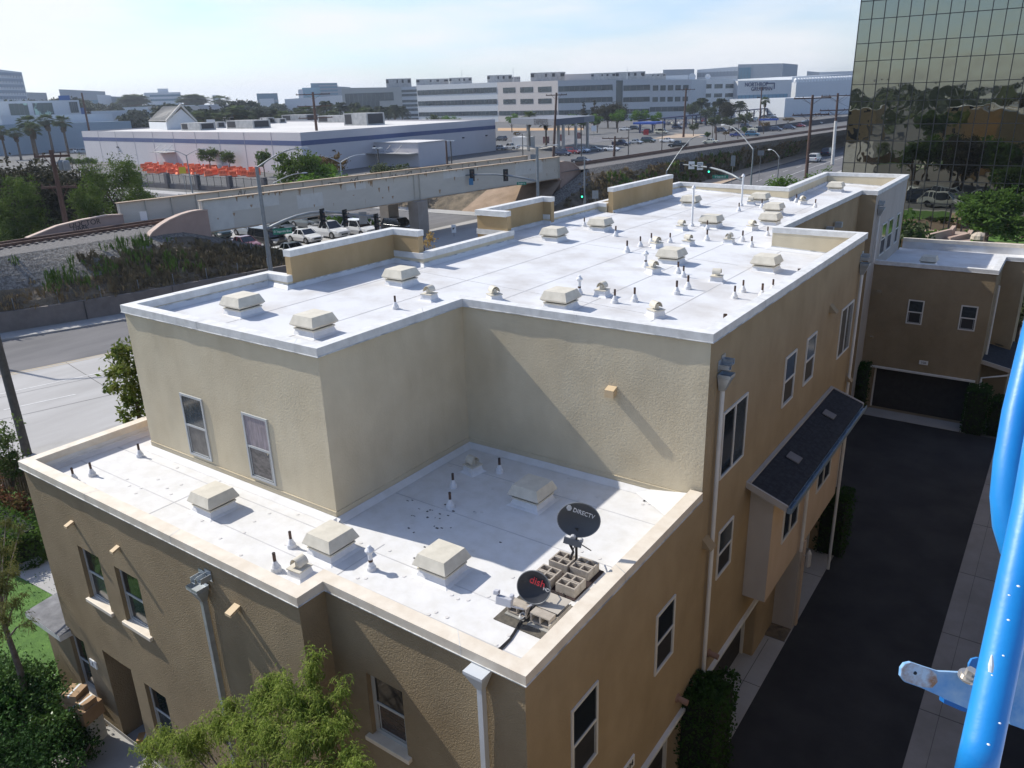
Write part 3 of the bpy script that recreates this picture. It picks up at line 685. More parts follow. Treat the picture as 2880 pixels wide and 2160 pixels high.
mb = MB(); wall(mb, (-16.75,W0+1.11), (-15.45,W0+1.11), 2.05, 2.7); mb.build('wall', BROWN, house)
# ================================================================ things standing on the lower roof
def cmu_mesh(flat=False):
    """two-cell concrete block, cells upwards"""
    mb = MB(); L_, W_, h = .37, .18, .17; t = .029
    xs = [0, t, L_/2-t*.5, L_/2+t*.5, L_-t, L_]
    mb.box((0,0,0),(L_,t,h)); mb.box((0,W_-t,0),(L_,W_,h))
    for a, b in ((0,t),(L_/2-t*.5,L_/2+t*.5),(L_-t,L_)): mb.box((a,t,0),(b,W_-t,h))
    mb.box((t,t,.002),(L_-t,W_-t,.02))
    o = mb.build('concrete_block', BLK, bevel=.004); return o
cb = cmu_mesh()
GB = 'concrete blocks weighing down the satellite dishes'
zb = ZL+.025
corners = [(-5.91,9.25,'nearest, south'), (-5.96,9.79,'east'), (-6.38,9.25,'west'), (-6.37,9.76,'north')]
first = True
for (x, y, nm) in corners:
    for k in range(2):
        which = 'front' if k == 0 else 'rear'
        lab = {('nearest, south',0):'grey block with cells up in the pair nearest the low parapet corner, front one', ('nearest, south',1):'grey block with cells up in the pair nearest the parapet corner, rear one',
               ('east',0):'grey block with cells up in the right-hand pair beside the east parapet, front one', ('east',1):'grey block with cells up in the right-hand pair, rear one under a mast strut',
               ('west',0):'grey block half hidden behind the small round dish, front one of the left pair', ('west',1):'grey block of the left pair, rear one between small dish and large dish mast',
               ('north',0):'grey block with cells up in the farthest pair, front one', ('north',1):'grey block of the farthest pair, rear one behind the mast'}[(nm,k)]
        o = cb if first else dup(cb); first = False
        o.location = (x, y+k*.188, zb); tag(o, lab, 'concrete block', GB)
def block_side(x, y, z, lab, rz=0):
    """block lying on its long side, cells facing the camera side"""
    o = dup(cb); o.location = (x, y, z); o.rotation_euler = (R(90), 0, rz); tag(o, lab, 'concrete block', GB); return o
block_side(-6.25, 8.52, ZL+.05, 'grey block on its side with cells facing front, left one at the small dish')
block_side(-5.80, 8.50, ZL+.05, 'grey block on its side with cells facing front, right one near parapet')
# ballast pads
mb = MB(); mb.obox((-6.42,9.2,ZL+.005),(.9,0,0),(0,1.0,0),(0,0,.018)); tag(mb.build('ballast_pad', DARKP), 'dark thin pad frame under the eight upright concrete blocks', 'roof pad')
mb = MB(); mb.obox((-6.36,8.12,ZL+.004),(.98,0,0),(0,.95,0),(0,0,.012)); tag(mb.build('rubber_mat', RUBBER), 'grimy grey rubber mat under the small round dish', 'roof mat')
tr = empty('mount_tray', (-5.62,8.62,ZL+.02), 0, 'pale grey sheet metal tray mount of the small round dish', 'dish mount')
mb = MB(); mb.obox((-.65,-.32,0),(.36,0,0),(0,.3,0),(0,0,.02)); mb.obox((-.2,-.35,0),(.42,0,0),(0,.66,0),(0,0,.02)); mb.build('tray', M('tray_grey',(.3,.29,.26),.7,var=.15), tr)
mb = MB(); mb.obox((-.19,-.1,.2),(.4,0,0),(0,.42,0),(0,0,.008)); mb.obox((.19,-.34,.02),(.02,0,0),(0,.65,0),(0,0,.12)); mb.build('cover_plate', M('cover_beige',(.42,.38,.32),.7,var=.08), tr)

def dish_obj(name, c, nrm, w, h, label, mast_base, mat):
    """offset reflector bowl: c centre, nrm facing direction"""
    root = empty(name, mast_base, 0, label, 'satellite dish')
    z = Vector(nrm).normalized(); x = Vector((0,0,1)).cross(z).normalized(); y = z.cross(x)
    c = Vector(c)-Vector(mast_base)
    mb = MB(); n, rgs = 40, 9; dep = .07
    def P(r, t, back=0): return c+x*(w/2*r*math.cos(t))+y*(h/2*r*math.sin(t))+z*(dep*(r*r)-dep-back)
    for k in range(rgs):
        for t in range(n):
            a0, a1 = t*2*math.pi/n, (t+1)*2*math.pi/n; r0, r1 = k/rgs, (k+1)/rgs
            if k: mb.face([P(r0,a0), P(r1,a0), P(r1,a1), P(r0,a1)]); mb.face([P(r0,a1,.012), P(r1,a1,.012), P(r1,a0,.012), P(r0,a0,.012)])
            else: mb.face([P(0,0), P(r1,a0), P(r1,a1)]); mb.face([P(0,0,.012), P(r1,a1,.012), P(r1,a0,.012)])
    mb.build('reflector', mat, root, smooth=True)
    mb = MB(); mb.tube([P(1,t*2*math.pi/n)-z*.005 for t in range(n+1)], .009, 6, cap=False); mb.build('rim', M('dish_rim',(.16,.17,.175),.4,var=.05), root)
    return root, c, x, y, z
# large oval dish on a braced mast
mbse = Vector((-5.99,10.06,ZL+.03))
camd = (Vector((0,0,H))-Vector((-5.92,10.08,7.66))).normalized()
nr = Vector((camd.x-.05, camd.y-.1, camd.z-.28))
root, c, x, y, z = dish_obj('satellite_dish', (-5.92,10.02,7.67), nr, .73, .60, 'large oval dark grey satellite dish with white lettering on a braced mast', mbse, DISHM)
o_ = c-z*.03
text_mesh('DIRECTV', .10, WHITE, o_+x*.085+y*.125+z*.052, x*1+y*-.30, y*1+x*.30, root, 'lettering', sx=.95)
mb = MB(); g = o_+x*-.165+y*.205+z*.05
for k, wk in enumerate((.026,.04,.046,.04,.026)): mb.obox(g+y*(.036-k*.019)-x*wk, x*wk*2, y*.013, z*.004)
mb.build('globe_emblem', WHITE, root)
mb = MB(); mb.obox(c+x*-.22+y*-.30+z*.30, x*.30-y*.07, y*.10+x*.02, z*.05); mb.build('receiver_bar', M('lnb_grey',(.12,.13,.14),.5,var=.05), root)
mb = MB(); mb.tube([c+x*-.06+y*-.22+z*.33, c+x*-.06+y*-.2+z*.27], .045, 10); mb.tube([c+x*.08+y*-.26+z*.33, c+x*.08+y*-.25+z*.27], .035, 10); mb.build('feed_horn', M('lnb_pale',(.4,.4,.4),.5,var=.05), root)
mb = MB(); mb.tube([c+y*-.36-z*.03, c+y*-.42+z*.1, c+x*-.04+y*-.3+z*.3], .016, 8); mb.build('feed_arm', BLACK, root)
mb = MB(); mb.tube([(0,0,0),(0,0,.72),c-z*.12], .024, 10); mb.box((-.06,-.06,.62),(.06,.04,.8)); mb.build('mast', BLACK, root)
for (a, b) in ((-.36,.30),(.12,.30),(-.05,-.15)): 
    mb = MB(); mb.tube([(a,b,.2),(0,0,.5)], .011, 6); mb.build('strut', BLACK, root)
mb = MB()
for k in range(4): mb.tube([(-.08+.01*k,-.03,.62),(-.07-.02*k,-.05,.45),(-.02-.01*k,-.04,.3),(-.07,-.12,.12),(-.1-.02*k,-.22,.05)], .008, 5)
mb.build('cable', BLACK, root)
# small round dish
mb2 = Vector((-5.80,8.66,ZL+.03))
camd = (Vector((0,0,H))-Vector((-5.89,8.6,7.2))).normalized()
nr = Vector((camd.x-.25, camd.y-.12, camd.z-.30))
root, c, x, y, z = dish_obj('satellite_dish', (-5.89,8.58,7.18), nr, .55, .53, 'small round black satellite dish with red lettering near the parapet corner', mb2, M('dish_black',(.035,.037,.042),.45,var=.05,spec=.3))
text_mesh('dish', .165, M('dish_red',(.55,.03,.04),.5,var=0), c+x*.05+y*.085+z*-.02, x*1+y*-.22, y*1+x*.22, root, 'lettering')
text_mesh('HD', .075, WHITE, c+x*.21-y*.0+z*.0, x*1+y*-.22, y*1+x*.22, root, 'lettering')
LN = M('lnb_white',(.5,.5,.52),.5,var=.04)
mb = MB(); mb.obox(c+x*-.50+y*-.26+z*.22, x*.26-y*.02, y*.13, z*.12); mb.obox(c+x*-.55+y*-.12+z*.24, x*.09, y*.07, z*.1); mb.build('receiver', LN, root, bevel=.012)
mb = MB(); mb.lathe([(.04,0),(.04,.07),(.03,.08)], c+x*-.27+y*-.17+z*.22, 10); mb.build('feed_horn', LN, root)
mb = MB(); mb.tube([c+y*-.28-z*.02, c+x*-.1+y*-.34+z*.1, c+x*-.36+y*-.27+z*.26], .017, 8); mb.build('feed_arm', LN, root)
mb = MB(); mb.tube([(-.12,-.32,.02),(.02,-.04,.3),c-z*.1+y*-.1], .02, 8); mb.tube([(.0,.08,.0),(.03,.0,.3),c-z*.1], .018, 8); mb.build('mast', BLACK, root)
mb = MB(); mb.tube([c-z*.1+x*.1, (.12,.2,.3), (.1,.48,.02), (.0,.7,.02)], .009, 6); mb.build('cable', BLACK, root)
# cable bundle running to the parapet
mb = MB()
for k in range(3):
    d = k*.014
    mb.tube([(-5.97+d,8.42,ZL+.06),(-5.96+d,8.30,ZL+.03),(-5.92+d,8.12,ZL+.02),(-5.86+d,7.86,ZL+.015),(-5.86+d*1.5,7.62,ZL+.015),(-5.92+d,7.42,ZL+.015),(-6.02+d,7.24,ZL+.06)], .010, 6)
tag(mb.build('cable_bundle', BLACK), 'black coaxial cable bundle running from small dish to the front parapet', 'cable')
mb = MB()
for k in range(5):
    a = [( -5.98+.05*math.cos(t*1.05)+.006*k, 8.36+.045*math.sin(t*1.05), ZL+.05+.012*k+.02*math.sin(t)) for t in range(7)]
    mb.tube(a, .004, 5)
tag(mb.build('cable_coil', WHITE), 'small coil of white cable between the two side-lying blocks', 'cable')

# ================================================================ blue lift railing close to the camera
lift = empty('lift_railing', (0,0,0), 0, 'scuffed bright blue tube guardrail and latch of a lift basket at the right edge', 'guardrail')
def near(u, v, d): return Vector((0,0,H))+ray(u, v)*d
mb = MB(); mb.tube([near(2741,2185,.93), near(2762,2090,.94), near(2832,1760,.98), near(2900,1430,1.02), near(2990,900,1.10)], .0218, 24); mb.tube([near(2738,2185,.93)+Vector((0,0,-.0)), near(2700,2420,.90)], .0218, 24); mb.build('rail_tube', BLUE, lift, smooth=True)
mb = MB(); mb.tube([near(2975,700,1.33), near(2900,1000,1.29), near(2862,1160,1.27), near(2838,1300,1.25), near(2829,1400,1.24), near(2836,1480,1.235), near(2856,1545,1.23), near(2890,1600,1.22), near(2960,1650,1.2)], .0225, 20); mb.build('curved_tube', BLUE, lift, smooth=True)
def plate(pts, d, th, name, mat, bev=.003):
    P = [near(u, v, k if isinstance(k, float) else d) for (u, v, k) in [(p if len(p) == 3 else (*p, d)) for p in pts]]
    mb = MB(); n = (P[1]-P[0]).cross(P[2]-P[0]).normalized()*th
    if n.z > 0: n = -n
    mb.extr(P, n); return mb.build(name, mat, lift)
mb = MB()
pl = plate([(2533,1902),(2535,1880),(2545,1867),(2562,1863),(2600,1876),(2640,1889),(2700,1892),(2760,1886),(2770,2010),(2735,2000),(2660,1966),(2590,1934),(2545,1918)], 1.06, .006, 'latch_plate', LBLUE)
pl = plate([(2534,1902),(2536,1881),(2546,1868),(2562,1864),(2612,1880),(2634,1896),(2637,1918),(2622,1935),(2590,1932),(2546,1916)], 1.0595, .0008, 'rust_patch', M('rust_patch',(.52,.60,.66),.5,col2=(.33,.16,.08),scale=30,detail=9,lo=.45,hi=.62))
mb = MB(); mb.tube([near(2574,1893,1.0585), near(2574,1893,1.06)], .0024, 12); mb.build('bolt_hole', BLACK, lift)
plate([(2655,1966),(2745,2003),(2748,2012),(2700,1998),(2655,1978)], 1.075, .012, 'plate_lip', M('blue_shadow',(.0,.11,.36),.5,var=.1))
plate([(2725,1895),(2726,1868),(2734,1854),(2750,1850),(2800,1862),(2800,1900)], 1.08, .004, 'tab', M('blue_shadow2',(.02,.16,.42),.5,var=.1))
mb = MB(); a = near(2724,1905,1.05); b = near(2722,1888,1.045); dd = (b-a)
nn = Vector((0.12,-.1,1)).normalized()
mb.tube([a, a+nn*.003], .0135, 20); mb.tube([a+nn*.003, a+nn*.007], .010, 16); mb.tube([a+nn*.007, a+nn*.015], .0062, 6); mb.build('bolt', M('bolt_zinc',(.5,.47,.42),.35,metal=.7,var=.1), lift)
plate([(2836,2020),(2865,1800),(2960,1790),(2960,2080),(2842,2038)], 1.12, .006, 'side_plate', LBLUE)
plate([(2866,1452),(2862,1300),(2868,1180),(2990,1000),(3060,1450),(2990,1500)], 1.36, .006, 'toe_board', RUSTB)
plate([(2868,1190),(2862,1290),(2872,1230),(2990,1100),(2990,1020)], 1.352, .004, 'toe_board', LBLUE)
mb = MB(); rr = random.Random(5)   # paint chips and droplets on the main tube
for (u, v, s) in ((2864,1650,.0022),(2838,1675,.0016),(2836,1745,.002),(2790,1900,.0014),(2822,1845,.0016),(2780,2095,.002),(2812,2035,.0016)):
    p = near(u, v, .93 if v > 1900 else .955); q = p.copy()
    mb.lathe([(s*.6,0),(s,s*.3),(s*.5,s*.7)], near(u, v, (.94-.026) if v > 1950 else (.965-.026)), 8)
tag(mb.build('paint_chips', M('chip_white',(.62,.66,.68),.6,var=.05), lift), kind='stuff')
mb = MB(); p0_, p1_ = near(2790,1842,.93), near(2786,1890,.93); mb.tube([p0_, p0_.lerp(p1_,.6), p1_], [.001,.0032,.0026], 8); mb.build('paint_drip', MATS['chip_white'], lift)

# ================================================================ front yard
HEDG = None
cart = empty('stacked_cartons', (0,0,0))
bpy.data.objects.remove(cart)
CARD = M('cardboard', (.30,.19,.10), .9, col2=(.38,.25,.14), scale=3, detail=6)
def carton(c, s, rz, lab, mat=CARD, flap=True, g='cartons and foam boxes stacked by the doorway'):
    mb = MB(); x, y, z = s; mb.box((-x/2,-y/2,0),(x/2,y/2,z)); mb.cur = 1
    mb.box((-.025,-y/2-.002,z-.06),(.025,y/2+.002,z+.002)); mb.cur = 0
    o = mb.build('cardboard_box' if mat is CARD else 'foam_box', [mat, M('parcel_tape',(.42,.31,.19) if mat is CARD else (.6,.62,.6),.5,var=.05)], loc=c, rotz=rz); tag(o, lab, 'box', g); return o
bx = atz(300,2085,0); bx = Vector((-17.35,6.0,0))
FOAM = M('foam_white', (.5,.5,.46), .8, var=.06)
for k, lab in enumerate(('white foam box at the bottom of the stack by the doorway','white foam box second from the bottom of the stack','white foam box third from the bottom, just under the big carton')):
    carton((bx.x,bx.y,.002+k*.24),(.62,.46,.235),.3+.05*k,lab,FOAM)
carton((bx.x-.06,bx.y,.725),(.85,.55,.38),.22,'big brown cardboard box on top of the foam boxes by the doorway')
carton((bx.x-.25,bx.y+.02,1.11),(.4,.42,.25),.45,'smaller brown cardboard box, topmost of the stack, left side')
carton((bx.x+.16,bx.y+.06,1.11),(.3,.34,.14),.2,'low brown cardboard box, topmost of the stack, right side')
carton((-16.15,6.75,.005),(.38,.26,.14),.8,'orange-brown parcel lying on the ground inside the doorway', M('parcel_orange',(.42,.23,.09),.7,var=.1))
# ================================================================ ground, streets, railway
def lerp_tab(tab, y):
    if y <= tab[0][0]: (a,b),(c,d) = tab[0],tab[1]
    elif y >= tab[-1][0]: (a,b),(c,d) = tab[-2],tab[-1]
    else:
        for (a,b),(c,d) in zip(tab, tab[1:]):
            if a <= y <= c: break
    return b+(d-b)*(y-a)/(c-a)
GROUND = M('ground_mixed', (.085,.084,.083), .95, col2=(.125,.122,.115), scale=.012, detail=12)
mb = MB(); mb.box((-4200,-2600,-1),(3200,6000,-.012)); struct('ground', mb, GROUND)
def sheet(name, pts, z, mat):
    mb = MB(); mb.face([(x,y,z) for x,y in pts]); return struct(name, mb, mat)
def strip(name, ta, tb, ys, z, mat):
    mb = MB()
    for a, b in zip(ys, ys[1:]): mb.face([(lerp_tab(ta,a),a,z),(lerp_tab(tb,a),a,z),(lerp_tab(tb,b),b,z),(lerp_tab(ta,b),b,z)])
    return struct(name, mb, mat)
YS_ = [-120,-80,-40,-20,0,5,10,15,20,25,30,35,40,46]
YN_ = [84,95,110,130,150,170,190,220,260,320,400,600,900]
TW = [(-40,-82),(5,-65.8),(21.7,-59.3),(29,-56.7),(40,-54.6),(46,-53.6),(60,-52)]
TK = [(y,x+2.1) for y,x in TW]
TA = [(-40,-66),(3,-54.5),(17.7,-49.7),(24,-48.1),(33,-46.8),(60,-45),(100,-46),(150,-49.4),(220,-50.8),(400,-52)]
TE = [(-40,-48),(0,-39.5),(13,-36.6),(30,-34.2),(60,-33),(150,-36),(220,-37.5),(400,-39)]
strip('street', TK, TE, YS_+[50], -.004, CONCR); strip('street', [(y,x-.0) for y,x in TA], TE, YN_, -.004, ASPHR)
strip('street_asphalt_lane', TK, TA, YS_, .0, ASPHR)
sheet('cross_street', [(-420,47),(60,47),(60,84),(-420,84)], -.006, CONCR)
sheet('cross_street_shadow_asphalt', [(-420,70),(-62,70),(-62,80.9),(-420,80.9)], -.002, ASPHR)
# kerbs and pavements
def kerb(name, t, w, ys, h, mat):
    mb = MB()
    for a, b in zip(ys, ys[1:]):
        xa, xb = lerp_tab(t,a), lerp_tab(t,b)
        mb.extr([(xa,a,-.01),(xa+w,a,-.01),(xa+w,a,h),(xa,a,h)], (xb-xa,b-a,0), True)
    return struct(name, mb, mat)
kerb('pavement', TW, 2.1, YS_, .12, CONC)
kerb('pavement', TE, 3.2, YS_, .12, CONC); kerb('kerb', TE, 2.5, YN_, .12, CONC); kerb('kerb', [(y,x-.2) for y,x in TA], .2, YN_, .12, JOINT)
strip('verge', [(y,x-4.5) for y,x in TA], [(y,x-.2) for y,x in TA], YN_, .06, SAND)
mb = MB(); mb.box((-130,81,-.01),(-62,84,.13)); struct('pavement', mb, CONC)
# joints + paint
def pl_strip(t, dx, w, ya, yb, z, mb, step=4):
    y = ya
    while y < yb-.01:
        e = min(yb, y+step); mb.face([(lerp_tab(t,y)+dx,y,z),(lerp_tab(t,y)+dx+w,y,z),(lerp_tab(t,e)+dx+w,e,z),(lerp_tab(t,e)+dx,e,z)]); y = e
mb = MB(); pl_strip(TA, .0, .12, -40, 46, .005, mb); pl_strip(TA, .35, .12, -40, 46, .005, mb); struct('painted_line', mb, YLINE)
mb = MB()
for dx in (3.9,): pl_strip(TA, dx, .12, -40, 46, .004, mb)
y = -38
while y < 46: pl_strip(TA, 7.0, .12, y, y+3.2, .004, mb); y += 7.6
y = 88
while y < 300: pl_strip(TA, 4, .12, y, y+3.5, .004, mb); y += 9
pl_strip(TA, 6.8, .12, 88, 400, .004, mb)
for k in range(9): mb.face([(-80-6*k,63.9,.001),(-77-6*k,63.9,.001),(-77-6*k,64.05,.001),(-80-6*k,64.05,.001)])
mb.box((-140,58.2,-.005),(-66,58.35,.001)); mb.box((-140,68.2,-.005),(-66,68.35,.001)); mb.box((-56,80,-.005),(-30,80.4,.001)); mb.box((-56,83,-.005),(-30,83.4,.001))
struct('lane_marking', mb, LINE)
mb = MB()
pl_strip(TA, 8.6, .035, -40, 46, .003, mb); pl_strip(TA, 4.6, .03, -40, 46, .003, mb)
for y in (-8,-2.5,3,8.6,14,19.4,25,30.5,36,41.5): mb.face([(lerp_tab(TA,y)+.5,y+1.6,.002),(lerp_tab(TE,y),y-.6,.002),(lerp_tab(TE,y),y-.565,.002),(lerp_tab(TA,y)+.5,y+1.635,.002)])
struct('slab_joint', mb, JOINT)
# alley between the houses
sheet('alley_asphalt', [(-4.42,-8),(-.93,-8),(-.93,36.9),(-4.42,36.9)], .0, ASPH); sheet('alley_asphalt', [(-7.5,25.7),(-4.42,25.7),(-4.42,36.9),(-7.5,36.9)], .001, ASPH)
mb = MB(); mb.box((-5.36,-8,-.02),(-4.42,25.5,.016)); mb.box((-7.4,36.9,-.02),(-2.2,37.92,.016)); mb.box((-7.5,25.5,-.02),(-4.42,25.7,.016)); struct('driveway_apron', mb, CONC)
mb = MB(); mb.box((-.93,-8,-.02),(.85,38.8,.014)); struct('gutter_slab', mb, M('gutter_concrete',(.23,.215,.195),.9,col2=(.29,.27,.25),scale=1,detail=9))
mb = MB()
for y in (8,12,16.6,18.7,22.4,26): mb.box((-4.98,y,.015),(-4.42,y+.018,.019))
for y in (10,14.2,18,21.5,25,28.5,32,35): mb.box((-.93,y,.013),(.85,y+.02,.018))
mb.box((-4.86,7,.015),(-4.845,18.6,.0185)); mb.box((-.5,8,.013),(-.49,36,.0165)); struct('slab_joint', mb, JOINT)
mb = MB(); mb.box((-5.0,18.72,0),(-4.45,19.34,.03)); struct('planting_soil', mb, DIRT)
sheet('alley_asphalt', [(.85,-8),(6,-8),(6,38.8),(.85,38.8)], .001, ASPH)
# street beyond the wing (right edge) and parking lot in front of the glass tower
sheet('parking_lot', [(-22,46.5),(60,46.5),(60,78),(-22,78)], -.003, LOT)
sheet('lawn', [(-32,84.5),(-22,79),(60,79),(60,93.2),(-32,93.2)], .01, GRASS)
sheet('garden_soil', [(-22,86),(-9.5,86),(-11.2,93.1),(-22,93.1)], .02, M('garden_earth',(.2,.145,.11),.95,col2=(.3,.22,.17),scale=1.2,detail=8))
sheet('garden_soil', [(-6.6,86),(12,85),(12,88),(-6.6,88)], .021, MATS['garden_earth'])
sheet('side_road', [(-.6,39),(22,39),(22,46.5),(-.6,46.5)], -.001, CONCR)
# front lawn area
sheet('lawn', [(-34,-4),(-19.8,-4),(-19.8,14),(-33.5,14)], .01, GRASS)
sheet('garden_soil', [(-34,-12),(-5.4,-12),(-5.4,6.5),(-34,6.5)], -.001, DIRT)
mb = MB(); mb.prism([(-17.7,5.0),(-15.0,5.0),(-15.0,6.52),(-16.7,7.6),(-17.4,6.52)], -.01, .004); mb.prism([(-17.2,-3),(-15.6,-3),(-15.6,5),(-17.2,5)], -.01,.003); mb.prism([(-31,8.1),(-19.9,8.7),(-19.9,9.6),(-31,9.2)], -.01,.03); struct('path', mb, CONC)
mb = MB(); mb.prism([(-26.6,10.2),(-24.4,9.7),(-22.9,10.5),(-23.4,12.0),(-25.4,12.5),(-26.9,11.6)], -.01,.028); struct('path', mb, M('patio_slab',(.46,.44,.41),.9,var=.05))

# retaining wall along the railway
rw = empty('retaining_wall', (-58,24,0), 0, 'long brown-grey concrete retaining wall at the foot of the railway embankment', 'wall')
mb = MB()
for a, b in zip(YS_[:-1], YS_[1:]):
    xa, xb = lerp_tab(TW,a), lerp_tab(TW,b); mb.extr([(xa-.3,a,-.1),(xa,a,-.1),(xa,a,1.5),(xa-.3,a,1.5)], (xb-xa,b-a,0))
w_ = mb.build('wall_panel', WALLC); w_.parent = rw; w_.matrix_parent_inverse = Matrix.Translation((58,-24,0))
def reparent(o, root): o.parent = root; o.matrix_parent_inverse = Matrix.Translation(-Vector(root.location))
mb = MB()
for y in (-30,-18,-6,1,8,14.8,20.9,26.9,33,39,44): x = lerp_tab(TW,y); mb.box((x-.01,y,0),(x+.012,y+.07,1.51))
reparent(mb.build('wall_joint', JOINT), rw)
mb = MB()
for y in [k*2.6-16 for k in range(24)]: x = lerp_tab(TW,y)-.35; mb.tube([(x,y,1.3),(x,y,2.35)], .035, 6)
reparent(mb.build('fence_post', POLEG), rw)

# railway embankment
TR = [(-120,-64.2),(10,-64.8),(25,-64.7),(38,-64.5),(67,-61.9),(92,-59.4),(98,-58.9),(133,-57.3),(167,-54),(216,-49.9),(300,-40),(500,0)]   # near rail x
def emb(name, ys, toe, side):
    mb = MB(); prof = [0,.12,.24,.36,.48,.6,.72,.84,.93,1.0]
    rows = []
    for y in ys:
        xr = lerp_tab(TR,y); xt, zt = toe(y); top = (xr+2.3, 4.75); f = 1.
        if side == 'S' and y > 38: f = max(0., 1-(y-38)/14)
        if side == 'N' and y < 98: f = max(0., (y-84)/14)
        row = []
        for t in prof:
            x = xt+(top[0]-xt)*t; z = zt*f+(top[1]*f-zt*f)*(t**.85)
            k = noise.noise(Vector((x*.35,y*.22,3)))*.28*math.sin(math.pi*min(1,t+.08)) if 0 < t < 1 else 0
            row.append((x, y, z+k*f))
        rows.append(row)
    n = len(prof)
    for r_ in rows: mb.v += r_
    for i in range(len(rows)-1):
        for j in range(n-1):
            a = i*n+j; mb.f.append([a, a+n, a+n+1, a+1]); yy_ = rows[i][j][1]
            t = prof[j]+.28*noise.noise(Vector((yy_*.15, j*.4, 0)))
            mb.mi.append(1 if (t > (.30 if (side == 'S' and yy_ < 30) else .66)) else 0)
    o = mb.build(name, [DIRT, BALL]); tag(o, kind='structure'); return rows
ysS = [-120+k*1.6 for k in range(108)]; ysN = [84+k*1.8 for k in range(60)]+[192+k*6 for k in range(50)]
rowsS = emb('embankment', ysS, lambda y: (lerp_tab(TW,y)-.25, 1.42 if y < 44 else max(0,1.42-(y-44)*.3)), 'S')
rowsN = emb('embankment', ysN, lambda y: (lerp_tab(TA,y)-4.4+ (0 if y < 200 else (y-200)*.0), .05), 'N')
mb = MB()
def bed(ys):
    for a, b in zip(ys, ys[1:]):
        xa, xb = lerp_tab(TR,a), lerp_tab(TR,b)
        for (d0,z0),(d1,z1) in zip([(-10.5,-.05),(-4.2,4.7),(-1.9,5.0),(.4,5.0)],[(-4.2,4.7),(-1.9,5.0),(.4,5.0),(2.3,4.75)]):
            mb.face([(xa+d0,a,z0),(xa+d1,a,z1),(xb+d1,b,z1),(xb+d0,b,z0)])
bed([y for y in ysS if y <= 41]); bed([92]+[y for y in ysN if y > 93]); struct('track_bed', mb, M('ballast_light',(.12,.113,.105),.95,col2=(.21,.195,.18),scale=6,detail=8,bump=.8,bscale=14,bdist=.08))
allY = [-120+k*4 for k in range(0,157)]
trk = empty('railway_track', (-64,30,5), 0, 'rusty railway track on dark sleepers running along the embankment and over the bridge', 'railway track')
for dx in (0,-1.44):
    mb = MB()
    for a, b in zip(allY, allY[1:]): mb.bar((lerp_tab(TR,a)+dx,a,5.17),(lerp_tab(TR,b)+dx,b,5.17),.14,.2)
    reparent(mb.build('rail', RAIL), trk)
mb = MB(); y = -60
while y < 420:
    x = lerp_tab(TR,y); mb.box((x-2.0,y,5.0),(x+.55,y+.26,5.07)); y += .62
reparent(mb.build('sleepers', TIE), trk); tag(trk.children[-1], kind='stuff')

# railway bridge --------------------------------------------------------
br = empty('railway_bridge', (-60,66,0), 0, 'weathered cream steel plate girder railway bridge with rust streaks and graffiti over the street', 'bridge')
GA, GB_ = (-62.15,40.6), (-57.5,92.0)
def gx(y, off=0): return GA[0]+(GB_[0]-GA[0])*(y-GA[1])/(GB_[1]-GA[1])+off
def girder(off, name, ya=40.6, yb=92.0, stiff=False):
    root_mb = MB()
    root_mb.extr([(gx(ya,off)-.03,ya,4.02),(gx(ya,off)+.03,ya,4.02),(gx(ya,off)+.03,ya,6.78),(gx(ya,off)-.03,ya,6.78)], (gx(yb)-gx(ya),yb-ya,0))
    g = root_mb.build(name, GIRD); reparent(g, br)
    mb = MB()
    for z in (6.78,4.0): mb.extr([(gx(ya,off)-.26,ya,z-.03),(gx(ya,off)+.26,ya,z-.03),(gx(ya,off)+.26,ya,z+.05),(gx(ya,off)-.26,ya,z+.05)], (gx(yb)-gx(ya),yb-ya,0))
    f = mb.build('flange', RUST); f.parent = g
    mb = MB(); ys = [ya+.05, 65.6, 66.4, yb-.12]
    if stiff: ys += [ya+2.4*k for k in range(1,22) if abs(ya+2.4*k-66) > 1]
    for y in ys:
        mb.obox((gx(y,off)+.03,y,4.05),(.22,0,0),(0,.05,0),(0,0,2.7))
        if not stiff: mb.obox((gx(y,off)-.25,y,4.05),(.22,0,0),(0,.05,0),(0,0,2.7))
    s_ = mb.build('stiffener', GIRD); s_.parent = g
    return g
g1 = girder(0, 'girder'); g2 = girder(-5.6, 'girder', 36.5, 92.6, True)
# paint patches and rust runs on the near girder
mb = MB(); rr = random.Random(8)
for (y0_, y1_, z0_, z1_) in ((43.2,48.5,5.55,6.7),(50.5,53.5,4.9,6.2),(56.5,59,6.0,6.7),(70.3,74.8,5.9,6.72),(83,88.5,5.1,6.7),(41.0,43.6,4.1,6.7)):
    mb.face([(gx(y0_)+.035,y0_,z0_),(gx(y1_)+.035,y1_,z0_),(gx(y1_)+.035,y1_,z1_),(gx(y0_)+.035,y0_,z1_)])
o = mb.build('repaint_patches', M('patch_paint',(.58,.57,.52),.75,var=.05)); reparent(o, g1); o.parent = g1; o.matrix_parent_inverse = Matrix.Identity(4); tag(o, kind='stuff')
mb = MB()
for k in range(70):
    y = rr.uniform(41,91.5); h = rr.uniform(.05,.5)*(1.5 if 48 < y < 66 else 1); w = rr.uniform(.04,.35); top = 6.74 if rr.random() < .8 else rr.uniform(4.6,6)
    a = gx(y)+.038
    mb.face([(a,y,top),(gx(y+w)+.038,y+w,top),(gx(y+w*.6)+.038,y+w*.6,top-h),(gx(y+w*.3)+.038,y+w*.3,top-h*.8)])
o = mb.build('rust_streaks', M('rust_streak',(.28,.17,.09),.9,col2=(.4,.3,.2),scale=4)); o.parent = g1; tag(o, kind='stuff')
